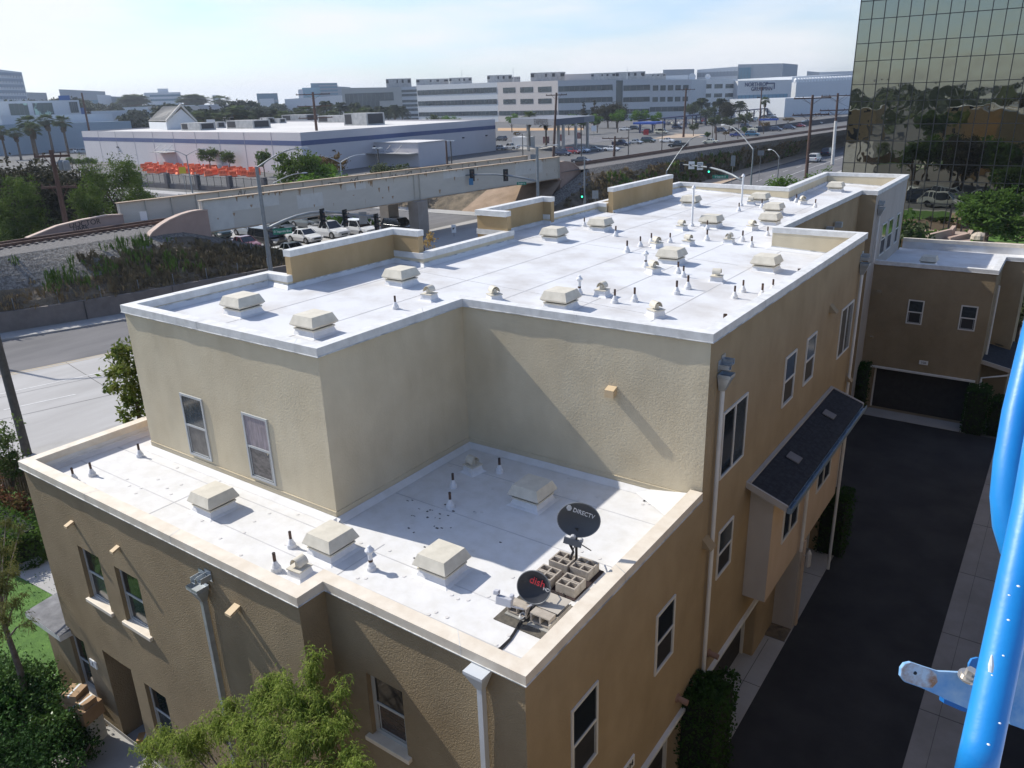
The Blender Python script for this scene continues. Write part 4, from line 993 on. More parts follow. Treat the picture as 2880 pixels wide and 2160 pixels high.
# graffiti scribbles on the inside of the far girder
mb = MB()
for k in range(46):
    y = rr.uniform(47,90); z = rr.uniform(5.2,6.3); x = gx(y,-5.6)+.05; pts = [(x,y,z)]
    for q in range(rr.randint(3,7)): y += rr.uniform(-.3,.5); z = min(6.6,max(5.1,z+rr.uniform(-.5,.5))); pts.append((gx(y,-5.6)+.05,y,z))
    mb.tube(pts, .035, 4)
o = mb.build('graffiti_scribbles', M('graffiti_black',(.03,.03,.03),.7,var=0)); o.parent = g2; tag(o, kind='stuff')
t = text_mesh('rbnkri', 1.5, MATS['graffiti_black'], (gx(74.5,-5.6)+.06,74.5,5.85), (.09,1,0), (0,0,1), g2, 'graffiti')
mb = MB(); mb.extr([(gx(40.6,-5.5),40.6,4.35),(gx(40.6,-.1),40.6,4.35),(gx(40.6,-.1),40.6,4.98),(gx(40.6,-5.5),40.6,4.98)], (gx(92)-gx(40.6),51.4,0)); reparent(mb.build('deck', TIE), br)
mb = MB()
for y in [42+1.2*k for k in range(42)]: mb.box((gx(y,-5.5),y,4.05),(gx(y,-.05),y+.2,4.4))
o = mb.build('floor_beams', GIRD); reparent(o, br); tag(o, kind='stuff')
PIERC = M('pier_concrete', (.27,.235,.2), .9, col2=(.33,.295,.255), scale=.8, detail=8)
for (x, y) in ((-59.75,66),(-65.4,67.2)):
    mb = MB(); mb.box((x-.7,y-.85,0),(x+.75,y+.85,3.96)); reparent(mb.build('pier', PIERC, bevel=.05), br)
# abutments and curved wing walls
mb = MB(); mb.box((-69,39.4,0),(-62,40.9,4.9)); reparent(mb.build('abutment', PINK), br)
mb = MB(); mb.box((-66.5,92.3,0),(-57.4,94,4.9)); reparent(mb.build('abutment', PINK), br)
def wing(x, pts, th, mat=PINK):
    mb = MB(); mb.extr([(x,a,b) for a,b in pts], (-th,0,0)); reparent(mb.build('wing_wall', mat), br)
    mb = MB(); top = [p for p in pts if p[1] > 3.6]
    for p, q in zip(top, top[1:]): mb.bar((x-th/2,p[0],p[1]+.03),(x-th/2,q[0],q[1]+.03),th+.14,.1)
    o = mb.build('coping', M('coping_tan',(.47,.36,.29),.85,var=.06)); reparent(o, br)
wing(-61.7, [(41.0,1),(41.0,5.95),(40.2,6.02),(39.4,6.0),(38.4,5.87),(37.3,5.6),(36.5,5.3),(35.6,4.84),(34.9,4.2),(34.9,2.6),(37,1)], .5)
wing(-57.2, [(91.9,1),(91.9,6.1),(93,6.1),(94.2,5.95),(95.6,5.55),(96.7,4.95),(97.5,4.1),(97.9,3.0),(97.9,1)][::-1], .5)
wing(-67.6, [(36.6,3),(36.6,5.8),(35.2,5.9),(33.0,5.8),(31,5.6),(28.5,5.0),(28.5,3)], .4)
for tx, y, z, s in (('DOCTOR',33.2,5.55,.62),('DARK',32.8,5.2,.5)): text_mesh(tx, s, MATS['graffiti_black'], (-67.58,y,z), (0,1,0), (0,0,1), br, 'graffiti').matrix_parent_inverse = Matrix.Translation((60,-66,0))
mb = MB(); mb.v = [(-68,83.5,0),(-55.5,83.5,0),(-57,92.3,3.9),(-67,92.3,3.9)]; mb.f = [[0,1,2,3]]; mb.mi = [0]; o = mb.build('slope_paving', M('slope_tan',(.22,.155,.10),.9,col2=(.31,.225,.155),scale=.6,detail=8)); reparent(o, br)
mb = MB(); mb.v = [(-86,83.5,0),(-68,83.5,0),(-67,92.3,3.9),(-75,96,4)]; mb.f = [[0,1,2,3]]; mb.mi = [0]; struct('embankment', mb, DIRT)

# ---------------------------------------------------------------- weeds on the slopes
def weeds(name, rows, n, ylo, yhi, tlo, thi, h0, h1, mat, seed, clump=6, w=.05, dens=None, lean=.35):
    rr = random.Random(seed); mb = MB(); yy0 = rows[0][0][1]; N_ = len(rows[0])
    k = 0; tries = 0
    while k < n and tries < n*6:
        tries += 1
        y = rr.uniform(ylo,yhi); t = rr.uniform(tlo,thi)
        if noise.noise(Vector((y*.16,t*3.1,seed))) < (dens if dens is not None else -.1): continue
        i = min(range(len(rows)), key=lambda q: abs(rows[q][0][1]-y)) if False else None
        # rows are evenly spaced in the parts used
        st = rows[1][0][1]-rows[0][0][1]; i = int((y-yy0)/st)
        if i < 0 or i >= len(rows)-1: continue
        j = min(N_-2, int(t*(N_-1))); a = Vector(rows[i][j]); b = Vector(rows[i+1][j+1]); p = a.lerp(b, rr.random())
        p.y = rows[i][j][1]+rr.random()*st
        H_ = rr.uniform(h0,h1)
        for q in range(clump):
            c = p+Vector((rr.gauss(0,.16),rr.gauss(0,.16),-.05)); h = H_*rr.uniform(.5,1.1); an = rr.uniform(0,6.28); d = Vector((math.cos(an),math.sin(an),0))
            l = Vector((rr.gauss(0,lean*.4),rr.gauss(0,lean*.4),1))*h
            mb.face([c-d*w, c+d*w, c+l*.6+d*w*.9, c+l, c+l*.6-d*w*.9])
            if q % 2: mb.face([c+l*.4, c+l*.5+d*w*2.6, c+l*.75+d*w*1.4]); mb.face([c+l*.55, c+l*.6-d*w*2.6, c+l*.85-d*w*1.4])
        k += 1
    o = mb.build(name, mat); return tag(o, kind='stuff')
WG = M('weed_green', (.07,.125,.02), .8, col2=(.11,.17,.03), scale=1.2, spec=.2); WD = M('weed_dry', (.17,.12,.06), .9, col2=(.29,.22,.12), scale=1.2, spec=.1); WB = M('weed_brown', (.10,.08,.046), .9, col2=(.19,.155,.09), scale=1, spec=.1)
weeds('green_weeds', rowsS, 150, 14, 36, .1, .78, .4, 1.2, WG, 3, 8, .04, .12)
weeds('dry_weeds', rowsS, 520, -5, 46, .0, .35, .25, .7, WD, 4, 6, .035, -.2)
weeds('brown_brush', rowsS, 900, 29, 50, .0, .62, .2, .7, WB, 5, 7, .06, -.5)
weeds('brown_brush', rowsN, 800, 88, 185, .05, .6, .25, .8, WB, 6, 7, .09, -.35)
weeds('dry_weeds', rowsN, 1500, 92, 190, .0, .7, .25, .7, WD, 7, 6, .06, .05)
weeds('green_weeds', rowsN, 260, 98, 190, .05, .6, .5, 1.3, WG, 9, 8, .08, .12)
# ================================================================ cars
CARP = M('car_paint', (.5,.5,.5), .3, var=0, coat=.6); CARG = M('car_glass', (.015,.018,.022), .08, var=0, spec=.8)
TYRE = M('tyre', (.018,.018,.018), .9, var=0); RIM = M('rim', (.35,.35,.36), .35, metal=.7, var=0); HLM = M('headlight', (.75,.75,.72), .15, var=0); TLM = M('taillight', (.35,.01,.01), .3, var=0)
def P_(name, c, **k): return M('paint_'+name, c, k.get('r',.3), var=0, coat=.6, metal=k.get('m',0))
PAINT = dict(white=P_('white',(.72,.72,.70)), black=P_('black',(.015,.016,.018)), silver=P_('silver',(.42,.46,.49),m=.3), grey=P_('grey',(.13,.145,.155),m=.2), dark=P_('dark_grey',(.035,.042,.048)), red=P_('red',(.28,.015,.018)), maroon=P_('maroon',(.14,.015,.025)),
    blue=P_('blue',(.02,.035,.2)), navy=P_('navy',(.015,.025,.06)), teal=P_('teal',(.05,.17,.26)), cream=P_('cream',(.6,.58,.44)), green=P_('dark_green',(.02,.045,.04)), paleblue=P_('pale_blue',(.4,.5,.58)))
CARS = {}
def car_proto(kind):
    """x forward, wheels on z=0"""
    spec = {
     'sedan': (4.7,1.80,.62,[(-.95,.92),(-.55,1.40),(.45,1.42),(1.15,.95)],1.0),
     'suv':   (4.7,1.90,.72,[(-2.18,1.05),(-1.85,1.68),(.45,1.72),(1.15,1.12)],1.12),
     'van':   (5.2,1.98,.72,[(-2.5,1.05),(-2.4,1.82),(.9,1.86),(1.7,1.15)],1.12),
     'pickup':(5.6,1.95,.82,[(-.75,1.12),(-.55,1.78),(.55,1.80),(1.2,1.18)],1.15)}[kind]
    L_, W_, zl, cabin, hood_ = spec; r = .34 if kind != 'pickup' else .39
    b = empty('car'); wx = L_*.29
    mb = MB(); hz = .92 if kind == 'sedan' else (1.02 if kind in ('suv','van') else 1.08)
    belt = cabin[0][1]; tail = belt if kind != 'pickup' else 1.08
    st = [(-L_/2,.45,.72*W_/2*1.12,belt*.86 if kind=='sedan' else tail*.93),(-L_/2+.12,.28,W_/2*.95,belt*.98 if kind == 'sedan' else tail),(-L_/2+.6,.24,W_/2,belt if kind=='sedan' else tail),(-.2,.22,W_/2,hz+.03),(1.1,.24,W_/2,hz+.03),(L_/2-.5,.26,W_/2*.97,hz*.90),(L_/2-.12,.30,W_/2*.86,hz*.78),(L_/2,.42,W_/2*.7,hz*.62)]
    rings = []
    for x, zb, hw, zt in st:
        i = len(mb.v); zm = zb+(zt-zb)*.55
        mb.v += [(x,-hw*.92,zb),(x,-hw,zm),(x,-hw*.94,zt-.04),(x,-hw*.82,zt),(x,hw*.82,zt),(x,hw*.94,zt-.04),(x,hw,zm),(x,hw*.92,zb)]; rings.append(i)
    for a, c in zip(rings, rings[1:]):
        for k in range(8): mb.f.append([a+k,a+(k+1)%8,c+(k+1)%8,c+k][::-1]); mb.mi.append(0)
    mb.f.append([rings[0]+k for k in range(8)]); mb.mi.append(0); mb.f.append([rings[-1]+k for k in reversed(range(8))]); mb.mi.append(0)
    if kind == 'pickup':    # bed walls above a sunken bed are read from the dark bed floor
        mb.cur = 1; mb.box((-L_/2+.12,-W_/2*.78,1.07),(-.85,W_/2*.78,1.095)); mb.cur = 0
        for s in (-1,1): mb.box((-L_/2+.1,s*W_/2*.86-.05,1.05),(-.8,s*W_/2*.86+.05,1.2))
        mb.box((-L_/2+.06,-W_/2*.86,1.0),(-L_/2+.12,W_/2*.86,1.19))
    # wheel arches
    mb.cur = 1
    for x in (-wx,wx):
        for s in (-1,1): mb.tube([(x,s*W_/2*.80,r),(x,s*(W_/2+.004),r)], r+.06, 16)
    mb.cur = 0
    body = mb.build('body', [CARP, TYRE], b); 
    # cabin: glass volume plus roof and pillars
    (x0,z0),(x1,z1),(x2,z2),(x3,z3) = cabin; hw0, hw1 = W_/2*.90, W_/2*.72; z0 -= .06; z3 -= .06
    A = [(x0,z0,hw0),(x1,z1,hw1),(x2,z2,hw1),(x3,z3,hw0)]
    mb = MB(); i = 0
    mb.v = [(x,-h,z) for x,z,h in A]+[(x,h,z) for x,z,h in A]; mb.f = [[0,1,5,4],[1,2,6,5],[2,3,7,6],[3,2,1,0],[4,5,6,7]]; mb.mi = [0]*5
    mb.build('windows', CARG, b)
    mb = MB(); th = .035
    mb.v = [(x1+.05,-hw1+.02,z1+th),(x2-.08,-hw1+.02,z2+th),(x2-.08,hw1-.02,z2+th),(x1+.05,hw1-.02,z1+th),(x1-.03,-hw1-.012,z1-.04),(x2+.02,-hw1-.012,z2-.04),(x2+.02,hw1+.012,z2-.04),(x1-.03,hw1+.012,z1-.04)]
    mb.f = [[0,1,2,3],[4,5,1,0],[5,6,2,1],[6,7,3,2],[7,4,0,3]]; mb.mi = [0]*5
    for s in (-1,1):
        mb.bar((x0,s*(hw0+.005),z0),(x1,s*(hw1+.005),z1),.09,.06); mb.bar((x3,s*(hw0+.005),z3),(x2,s*(hw1+.005),z2),.07,.06)
        xm = (x1+x2)/2-(.1 if kind != 'van' else .5); mb.bar((xm,s*(hw0+.008),z0),(xm,s*(hw1+.008),z1),.09,.03)
        if kind in ('suv','van'): mb.bar((x1+.55,s*(hw0+.008),z0),(x1+.55,s*(hw1+.008),z1),.12,.03)
        mb.box((x3-.28,s*(hw0+.12)-.06,z3),(x3-.18,s*(hw0+.12)+.06,z3+.13))
    mb.build('roof', CARP, b)
    for x in (-wx,wx):
        for s in (-1,1):
            mb = MB(); mb.tube([(x,s*(W_/2-.2),r),(x,s*(W_/2+.012),r)], r, 16); w_ = mb.build('wheel', TYRE, b)
            mb = MB(); mb.tube([(x,s*(W_/2+.0),r),(x,s*(W_/2+.02),r)], r*.62, 12); mb.build('rim', RIM, w_)
    for s in (-1,1):
        mb = MB(); mb.obox((L_/2-.33,s*W_/2*.78-.16,hz*.60),(.30,0,-.03),(0,.32,0),(0,0,.15)); mb.build('headlight', HLM, b)
        mb = MB(); mb.obox((-L_/2-.012,s*W_/2*.72-.15,belt*.68),(.12,0,0),(0,.3,0),(0,0,.17)); mb.build('taillight', TLM, b)
    mb = MB(); mb.box((L_/2-.1,-.45,.48),(L_/2+.012,.45,.64)); mb.build('grille', BLACK, b)
    return b
for k in ('sedan','suv','van','pickup'): CARS[k] = car_proto(k)
usedc = set()
def car(kind, colr, x, y, deg, label, group=None, z=0, cat=None, sc=None):
    p = CARS[kind]; key = kind
    cat = cat or {'sedan':'car','suv':'car','van':'van','pickup':'pickup truck'}[kind]
    o = dup(p, (x,y,z), R(deg), swap={CARP: PAINT[colr]}, sc=sc)
    o.name = {'sedan':'parked_car','suv':'parked_car','van':'van','pickup':'pickup_truck'}[kind]
    tag(o, label, cat, group); usedc.add(key); return o
def carp(kind, colr, u, v, deg, label, group=None, **k):
    p = atz(u, v, 0); return car(kind, colr, p.x, p.y, deg, label, group, **k)
GQ = 'cars queuing at the traffic lights under the bridge'
carp('sedan','silver',702,661,-4,'silver convertible at the left of the queue behind the bridge girder',GQ)
carp('sedan','maroon',690,702,-6,'maroon saloon nearest the dark bushes at the traffic lights',GQ)
carp('van','black',757,690,-4,'black minivan beside the signal pole in the queue',GQ)
carp('sedan','dark',790,652,-4,'dark grey car behind the black minivan, beside the street name sign',GQ)
carp('sedan','white',858,680,-4,'white fastback saloon beside the white pickup at the lights',GQ)
carp('pickup','grey',868,640,-4,'grey crew cab pickup truck behind the white saloon, nearest the green island',GQ)
carp('pickup','white',927,666,-4,'white single cab pickup truck just over the raised parapet',GQ)
carp('suv','white',1012,660,-4,'white off-road car behind the parapet, right end of the queue',GQ)
carp('sedan','white',822,722,-4,'white car mostly hidden by the corner of the raised parapet',GQ)
carp('suv','black',1125,655,-4,'black car roof showing above the parapet left of the dark pier',GQ)
carp('pickup','green',602,668,-4,'dark pickup truck half hidden by the tan wing wall',GQ)
GP = 'cars on the parking lot beyond the railway'
far = [('suv','navy',1582,436,-2,'dark hatchback at the left end of the car row behind the tracks'),('suv','red',1610,431,-4,'red car in the row behind the tracks, second from the left'),('sedan','paleblue',1637,427,-4,'pale blue saloon beside the red car'),
 ('sedan','grey',1670,424,20,'grey coupe between the pale blue and the white saloon'),('sedan','white',1720,423,0,'white saloon turning in behind the dark crossarm post'),('pickup','navy',1747,408,0,'dark blue pickup truck with black bed behind the crossarm post'),
 ('sedan','silver',1787,403,-3,'silver saloon right of the dark blue pickup'),('suv','green',1823,399,-3,'dark green hatchback between silver and white saloons'),('sedan','white',1876,399,0,'white saloon in front of the black pickup on the far road'),
 ('pickup','black',1907,412,185,'black pickup truck close to the railway embankment'),('sedan','cream',1998,402,185,'cream coloured saloon beside the dark post next to the tracks'),('sedan','black',1635,457,-2,'black car half hidden behind the end of the embankment'),
 ('sedan','white',1757,365,5,'white low car under the left end of the blue canopy'),('suv','black',1786,363,8,'black off-road car under the left end of the blue canopy'),('van','cream',1860,374,0,'beige passenger van in the shade of the blue canopy'),('suv','dark',1820,373,60,'dark car beside the red stop sign'),
 ('suv','navy',1905,360,0,'dark car parked right of the beige van under the canopy'),('suv','navy',2029,370,0,'dark blue car left end of the row in front of the trees'),('sedan','black',2065,368,0,'black saloon second in the row in front of the trees'),('sedan','blue',2073,382,8,'bright blue saloon nearest the tracks'),
 ('suv','black',2098,358,0,'black estate car behind the beige pickup'),('suv','teal',2116,381,8,'teal car right of the bright blue saloon'),('pickup','cream',2127,367,0,'beige pickup truck below the brown tree'),('suv','navy',2182,367,0,'dark car left of the two wooden power poles, first'),
 ('suv','navy',2220,362,0,'dark car left of the red saloon'),('sedan','red',2249,356,3,'bright red saloon left of the wooden power poles'),('sedan','white',2297,347,3,'white saloon between the two power poles, nearest the tracks'),('sedan','paleblue',2270,344,3,'pale blue car behind the nearer wooden power pole'),
 ('sedan','dark',2325,341,-2,'dark coupe right of the white saloon'),('suv','white',2303,325,0,'white off-road car behind the power poles'),('suv','white',2192,312,0,'white off-road car below the long canopy frame'),('sedan','dark',2178,333,0,'dark car parked under the middle of the canopy'),('sedan','white',2135,318,0,'white car parked beyond the canopy posts'),
 ('sedan','white',2120,326,0,'white car behind the thin trees'),('suv','dark',2240,320,0,'dark car in the shade of the right end of the canopy')]
for a in far: carp(a[0],a[1],a[2],a[3]+2,a[4],a[5],GP)
GD = 'cars parked in dense rows at the far right of the lot'
rr = random.Random(31)
for v_, u_a, u_b, st in ((331,2150,2215,15),(322,2150,2290,15),(309,2100,2330,15),(303,2130,2350,17),(340,2355,2400,16),(352,1880,2120,17),(345,1960,2140,18)):
    u_ = u_a
    while u_ < u_b:
        if rr.random() < .85: carp(rr.choice(('sedan','suv','suv','sedan','pickup')), rr.choice(('white','white','silver','black','grey','dark','navy','white','cream','red','paleblue')), u_+rr.uniform(-2,2), v_+rr.uniform(-.6,.6)-(u_-u_a)*.035, rr.choice((0,180,92,88)), 'small distant car in the dense parking rows at the far right of the lot', GD)
        u_ += st
GF = 'cars around the fuel station'
carp('suv','dark',1409,396,180,'dark car beyond the warehouse corner on the lot',GF); carp('pickup','white',1436,420,185,'small white utility truck near the warehouse corner',GF); carp('sedan','silver',1405,422,185,'silver car end showing past the warehouse corner',GF)
GS = 'cars behind the palms on the left'
carp('suv','navy',187,424,20,'dark blue car between the palms on the left',GS); carp('suv','white',208,431,20,'white car in front of the palms at the warehouse end',GS); carp('suv','silver',237,431,40,'silver car at the open left end of the warehouse',GS)
carp('suv','white',2291,455,92,'white car driving away on the right road, nearest the hedge'); carp('suv','navy',2325,437,92,'dark blue car ahead of the white one on the right road')
GT = 'vehicles on the car park mirrored in the glass tower'
for (kd,c_,x,y,dg,lb) in (('suv','white',-13.5,80.5,8,'white off-road car on the car park in front of the glass tower'),('pickup','silver',-10.2,76,5,'silver pickup truck on the car park in front of the glass tower'),('suv','silver',-13.5,73,5,'silver hatchback on the tower car park'),('suv','navy',-16,77.5,5,'navy car on the tower car park'),('sedan','white',-18,72,90,'white saloon at the left of the tower car park')):
    car(kd,c_,x,y-6,dg,lb,GT)
for k in list(CARS):
    def rm(o):
        for ch in list(o.children): rm(ch)
        bpy.data.objects.remove(o)
    rm(CARS[k])

# ================================================================ lamps, signals, poles
def line(p, q, n): return [Vector(p).lerp(Vector(q), k/n) for k in range(n+1)]
def base(u, v, z): return atz(u, v, z)
def lamp_arm(mb, top, d, L_, rise=.9, r=.05):
    top = Vector(top); d = Vector(d).normalized(); pts = [top+d*(L_*t)+Vector((0,0,rise*math.sin(t*math.pi/2))) for t in (0,.15,.3,.5,.7,.85,1)]
    mb.tube(pts, [r*1.3,r*1.2,r*1.1,r,r,r*.8,r*.7], 8); return pts[-1]
def luminaire(p, d, root, s=1.):
    d = Vector(d).normalized(); a = d.cross(Vector((0,0,1))); mb = MB(); p = Vector(p)
    prof = [(-.02,.05,.04),(.12,.13,.07),(.42,.16,.08),(.6,.08,.04)]; rings = []
    for t, w, h in prof:
        i = len(mb.v); c = p+d*t*s; mb.v += [tuple(c+a*w*s-Vector((0,0,h*s*.4))), tuple(c+a*w*.7*s+Vector((0,0,h*s))), tuple(c-a*w*.7*s+Vector((0,0,h*s))), tuple(c-a*w*s-Vector((0,0,h*s*.4)))]; rings.append(i)
    for q, w_ in zip(rings, rings[1:]):
        for k in range(4): mb.f.append([q+k,q+(k+1)%4,w_+(k+1)%4,w_+k]); mb.mi.append(0)
    mb.f.append([rings[0]+k for k in range(4)]); mb.f.append([rings[-1]+k for k in range(4)]); mb.mi += [0,0]
    o = mb.build('lamp_head', M('lamp_head_grey',(.36,.38,.39),.4,var=.05)); o.parent = root; o.matrix_parent_inverse = Matrix.Translation(-root.location)
def street_lamp(x, y, h, arms, label, r=.10, mat=None, z=0, group=None, rise=.9, name='street_lamp', zb=0):
    root = empty(name, (x,y,zb), 0, label, 'street lamp', group); mb = MB(); mb.tube([(x,y,zb),(x,y,h)], [r,r*.62], 12); mb.lathe([(r*1.8,0),(r*1.8,.12),(r*1.2,.16)], (x,y,zb), 10)
    reparent(mb.build('pole', mat or POLEG), root)
    for d, L_ in arms:
        mb = MB(); e = lamp_arm(mb, (x,y,h-.1), d, L_, rise, r*.42); reparent(mb.build('lamp_arm', mat or POLEG), root); luminaire(e, d, root, 1.2)
    return root
def rbase(u, v): p = atz(u, v, 0); return p.x, p.y
RED_, GRN = M('signal_red_off',(.05,.005,.005),.4,var=0), M('signal_green_lit',(.0,.25,.12),.4,var=0,emit=((.05,1,.5),2.5))
def signal(root, p, d, lit=False, s=1.):
    """three-lens head facing d"""
    d = Vector(d).normalized(); a = d.cross(Vector((0,0,1))); p = Vector(p); z = Vector((0,0,1)); mb = MB()
    mb.obox(p-a*.17*s-d*.12-z*.55*s, a*.34*s, d*.22, z*1.1*s); mb.obox(p-a*.30*s-d*.02-z*.68*s, a*.60*s, d*.02, z*1.36*s)
    h = mb.build('signal_head', SIGK); reparent(h, root)
    for k in (-1,0,1):
        c = p+z*(.34*k*s)+d*.1; mb = MB(); mb.tube([c, c+d*.02], .105*s, 12); l = mb.build('lens', GRN if (lit and k == -1) else RED_); l.parent = h
        mb = MB(); n = 8
        for t in range(n):
            t0, t1 = math.pi*t/n, math.pi*(t+1)/n; q = lambda t_, e: c+a*(.125*s*math.cos(t_))+z*(.125*s*math.sin(t_))+d*e
            mb.face([q(t0,0), q(t1,0), q(t1,.24), q(t0,.24)])
        v_ = mb.build('visor', SIGK); v_.parent = h
def sign(root, p, d, w, h, mat, txt=None, tc=None, size=.3, name='sign', rows=None):
    d = Vector(d).normalized(); a = Vector((0,0,1)).cross(d); p = Vector(p); z = Vector((0,0,1)); mb = MB(); mb.obox(p-a*w/2-z*h/2-d*.02, a*w, d*.03, z*h)
    s_ = mb.build(name, mat); reparent(s_, root)
    if txt: t = text_mesh(txt, size, tc or WHITE, p+d*.02, a, z, None, 'lettering', sx=.82); t.parent = s_
    return s_
cd = lambda x, y: Vector((-x,-y,0)).normalized()
# near-left mast arm signal
x1, y1 = -51.4, 38.6; p = atd(745, 640, math.hypot(x1,y1)); x1, y1 = p.x, p.y
S1 = empty('traffic_signal', (x1,y1,0), 0, 'tall galvanised mast arm signal with three heads reaching over the queue, left', 'traffic signal')
topz = aty(705,468,y1).z; L1 = atd(705,468,math.hypot(x1,y1))
mb = MB(); mb.tube([(x1,y1,0),(x1,y1,topz)], [.19,.13], 14); mb.lathe([(.3,0),(.3,.25),(.2,.3)], (x1,y1,0), 12); reparent(mb.build('pole', POLEG), S1)
az = atd(737,648,math.hypot(x1,y1)).z; e = atz(1058,611,az+.55); dmid = Vector((e.x-x1,e.y-y1,0)); Lm = dmid.length; dmid.normalize()
pts = [Vector((x1,y1,az))+dmid*Lm*t+Vector((0,0,z_)) for t, z_ in ((0,0),(.08,.32),(.18,.66),(.3,.98),(.42,1.16),(.55,1.18),(.7,1.0),(.85,.78),(1,.55))]
mb = MB(); mb.tube(pts, [.13,.125,.12,.11,.105,.1,.09,.08,.07], 12, ); reparent(mb.build('mast_arm', POLEG, smooth=True), S1)
fd = Vector((dmid.y,-dmid.x,0)); fd = fd if fd.x < 0 else -fd      # faces oncoming traffic (west side)
sgn = -fd
for t, z_ in ((.52,.75),(.72,.6),(1.0,.15)): c = Vector((x1,y1,az))+dmid*Lm*t; signal(S1, (c.x,c.y,az+z_), Vector((dmid.x*.3+.35,dmid.y*.3,0))+Vector((1,0,0))*.6, s=1.)
c = Vector((x1,y1,az))+dmid*Lm*.15+Vector((0,0,-.15)); sign(S1, c, cd(x1,y1), 1.45, .46, GREEN, 'El Segundo Blvd', WHITE, .25, 'street_name_sign')
c = Vector((x1,y1,az))+dmid*Lm*.88+Vector((0,0,.55)); sign(S1, c, cd(x1,y1), .62, .95, POLEG, None, name='sign_back')
mb = MB(); e = lamp_arm(mb, (x1,y1,topz-.1), (dmid.x,dmid.y,0), 3.3, 1.3, .05); reparent(mb.build('lamp_arm', POLEG), S1); luminaire(e, dmid, S1, 1.2)
# small pole with signal behind it
x2, y2 = rbase(795,690); p = atd(770,515,math.hypot(x2,y2)); S2 = empty('traffic_signal', (x2,y2,0), 0, 'slender lamp post with a small signal head behind the street name sign', 'traffic signal')
mb = MB(); mb.tube([(x2,y2,0),(p.x,p.y,p.z)], [.13,.09], 10); e = lamp_arm(mb, p, dmid, 3.0, .9, .05); reparent(mb.build('pole', POLEG), S2); luminaire(e, dmid, S2)
signal(S2, (x2+.2,y2,atd(778,658,math.hypot(x2,y2)).z), (1,.1,0), s=1.1)
# second mast arm, by the far end of the bridge
k2 = atz(1512,508,5.4); x3, y3 = k2.x, k2.y; S3 = empty('traffic_signal', (x3,y3,0), 0, 'mast arm signal with three heads in front of the cream bridge girder', 'traffic signal')
tz = atd(1509,414,math.hypot(x3,y3)).z
mb = MB(); mb.tube([(x3,y3,0),(x3,y3,tz)], [.2,.15], 12); reparent(mb.build('pole', POLEG), S3)
e = atz(1283,495,5.9); dm = Vector((e.x-x3,e.y-y3,0)); Lm = dm.length; dm.normalize()
mb = MB(); mb.tube([Vector((x3,y3,5.3))+dm*Lm*t+Vector((0,0,z_)) for t,z_ in ((0,0),(.15,.35),(.35,.66),(.5,.78),(.7,.78),(.85,.7),(1,.6))], [.13,.12,.11,.1,.09,.08,.07], 10); reparent(mb.build('mast_arm', POLEG, smooth=True), S3)
for u, v in ((1287,500),(1353,490),(1427,494)):
    t = (atz(u,v,5.9)-Vector((x3,y3,5.9))).length/Lm; c = Vector((x3,y3,0))+dm*Lm*t; signal(S3, (c.x,c.y,6.0), (.75,-.55,0), s=1.)
c = Vector((x3,y3,6.1))+dm*Lm*.93; s_ = sign(S3, c, cd(x3,y3), .7, .85, WHITE, 'U', BLACK, .6, 'turn_sign')
c = Vector((x3,y3,4.9))+dm*Lm*.72; q = atd(1325,511,math.hypot(c.x,c.y)); sign(S3, q, cd(x3,y3), .5, .75, M('sign_blue',(.03,.16,.3),.5,var=0), None, name='blue_sign')
q = atd(1467,516,math.hypot(x3,y3)+.5); sign(S3, q, cd(x3,y3), 1.1, .34, GREEN, 'Douglas St', WHITE, .22, 'street_name_sign')
for s_ in (1,-1): mb = MB(); e = lamp_arm(mb, (x3,y3,tz-.15), dm*s_, 1.9, .35, .05); reparent(mb.build('lamp_arm', POLEG), S3); luminaire(e, dm*s_, S3)
# third mast arm (right), arm pointing left
k3 = atz(2088,512,5.2); x4, y4 = k3.x, k3.y; S4 = empty('traffic_signal', (x4,y4,0), 0, 'mast arm signal showing green with arrow signs, seen above the far parapet', 'traffic signal')
mb = MB(); mb.tube([(x4,y4,0),(x4,y4,5.3)], [.2,.16], 12); reparent(mb.build('pole', POLEG), S4)
e = atz(1912,462,5.9); dm = Vector((e.x-x4,e.y-y4,0)); Lm = dm.length; dm.normalize()
pp = []
for u, v in ((2088,508),(2060,492),(2030,480),(2000,472),(1965,467),(1912,462)):
    t = (2088-u)/(2088-1912); c = Vector((x4,y4,0))+dm*Lm*t; pp.append(atd(u,v,math.hypot(c.x,c.y)))
mb = MB(); mb.tube(pp, [.14,.13,.12,.11,.09,.07], 10); reparent(mb.build('mast_arm', POLEG, smooth=True), S4)
def onarm(u, v): t = (2088-u)/(2088-1912); c = Vector((x4,y4,0))+dm*Lm*t; return atd(u,v,math.hypot(c.x,c.y)-.15)
signal(S4, onarm(1918,469), cd(x4,y4), s=.9); signal(S4, onarm(1994,475), cd(x4,y4), True, s=.9)
sign(S4, onarm(1945,465), cd(x4,y4), .72, .9, WHITE, '↰↰', BLACK, .38, 'arrow_sign'); sign(S4, onarm(1969,467), cd(x4,y4), .68, .9, WHITE, None, name='sign')
for k in range(3): c = onarm(1969,461+k*5)-Vector((0,0,0)); sign(S4, c-Vector((x4,y4,0)).normalized()*.05, cd(x4,y4), .5, .07, BLACK, name='sign_text_line')
sign(S4, onarm(2026,497), cd(x4,y4), 1.75, .38, GREEN, 'El Segundo Bl', WHITE, .27, 'street_name_sign')
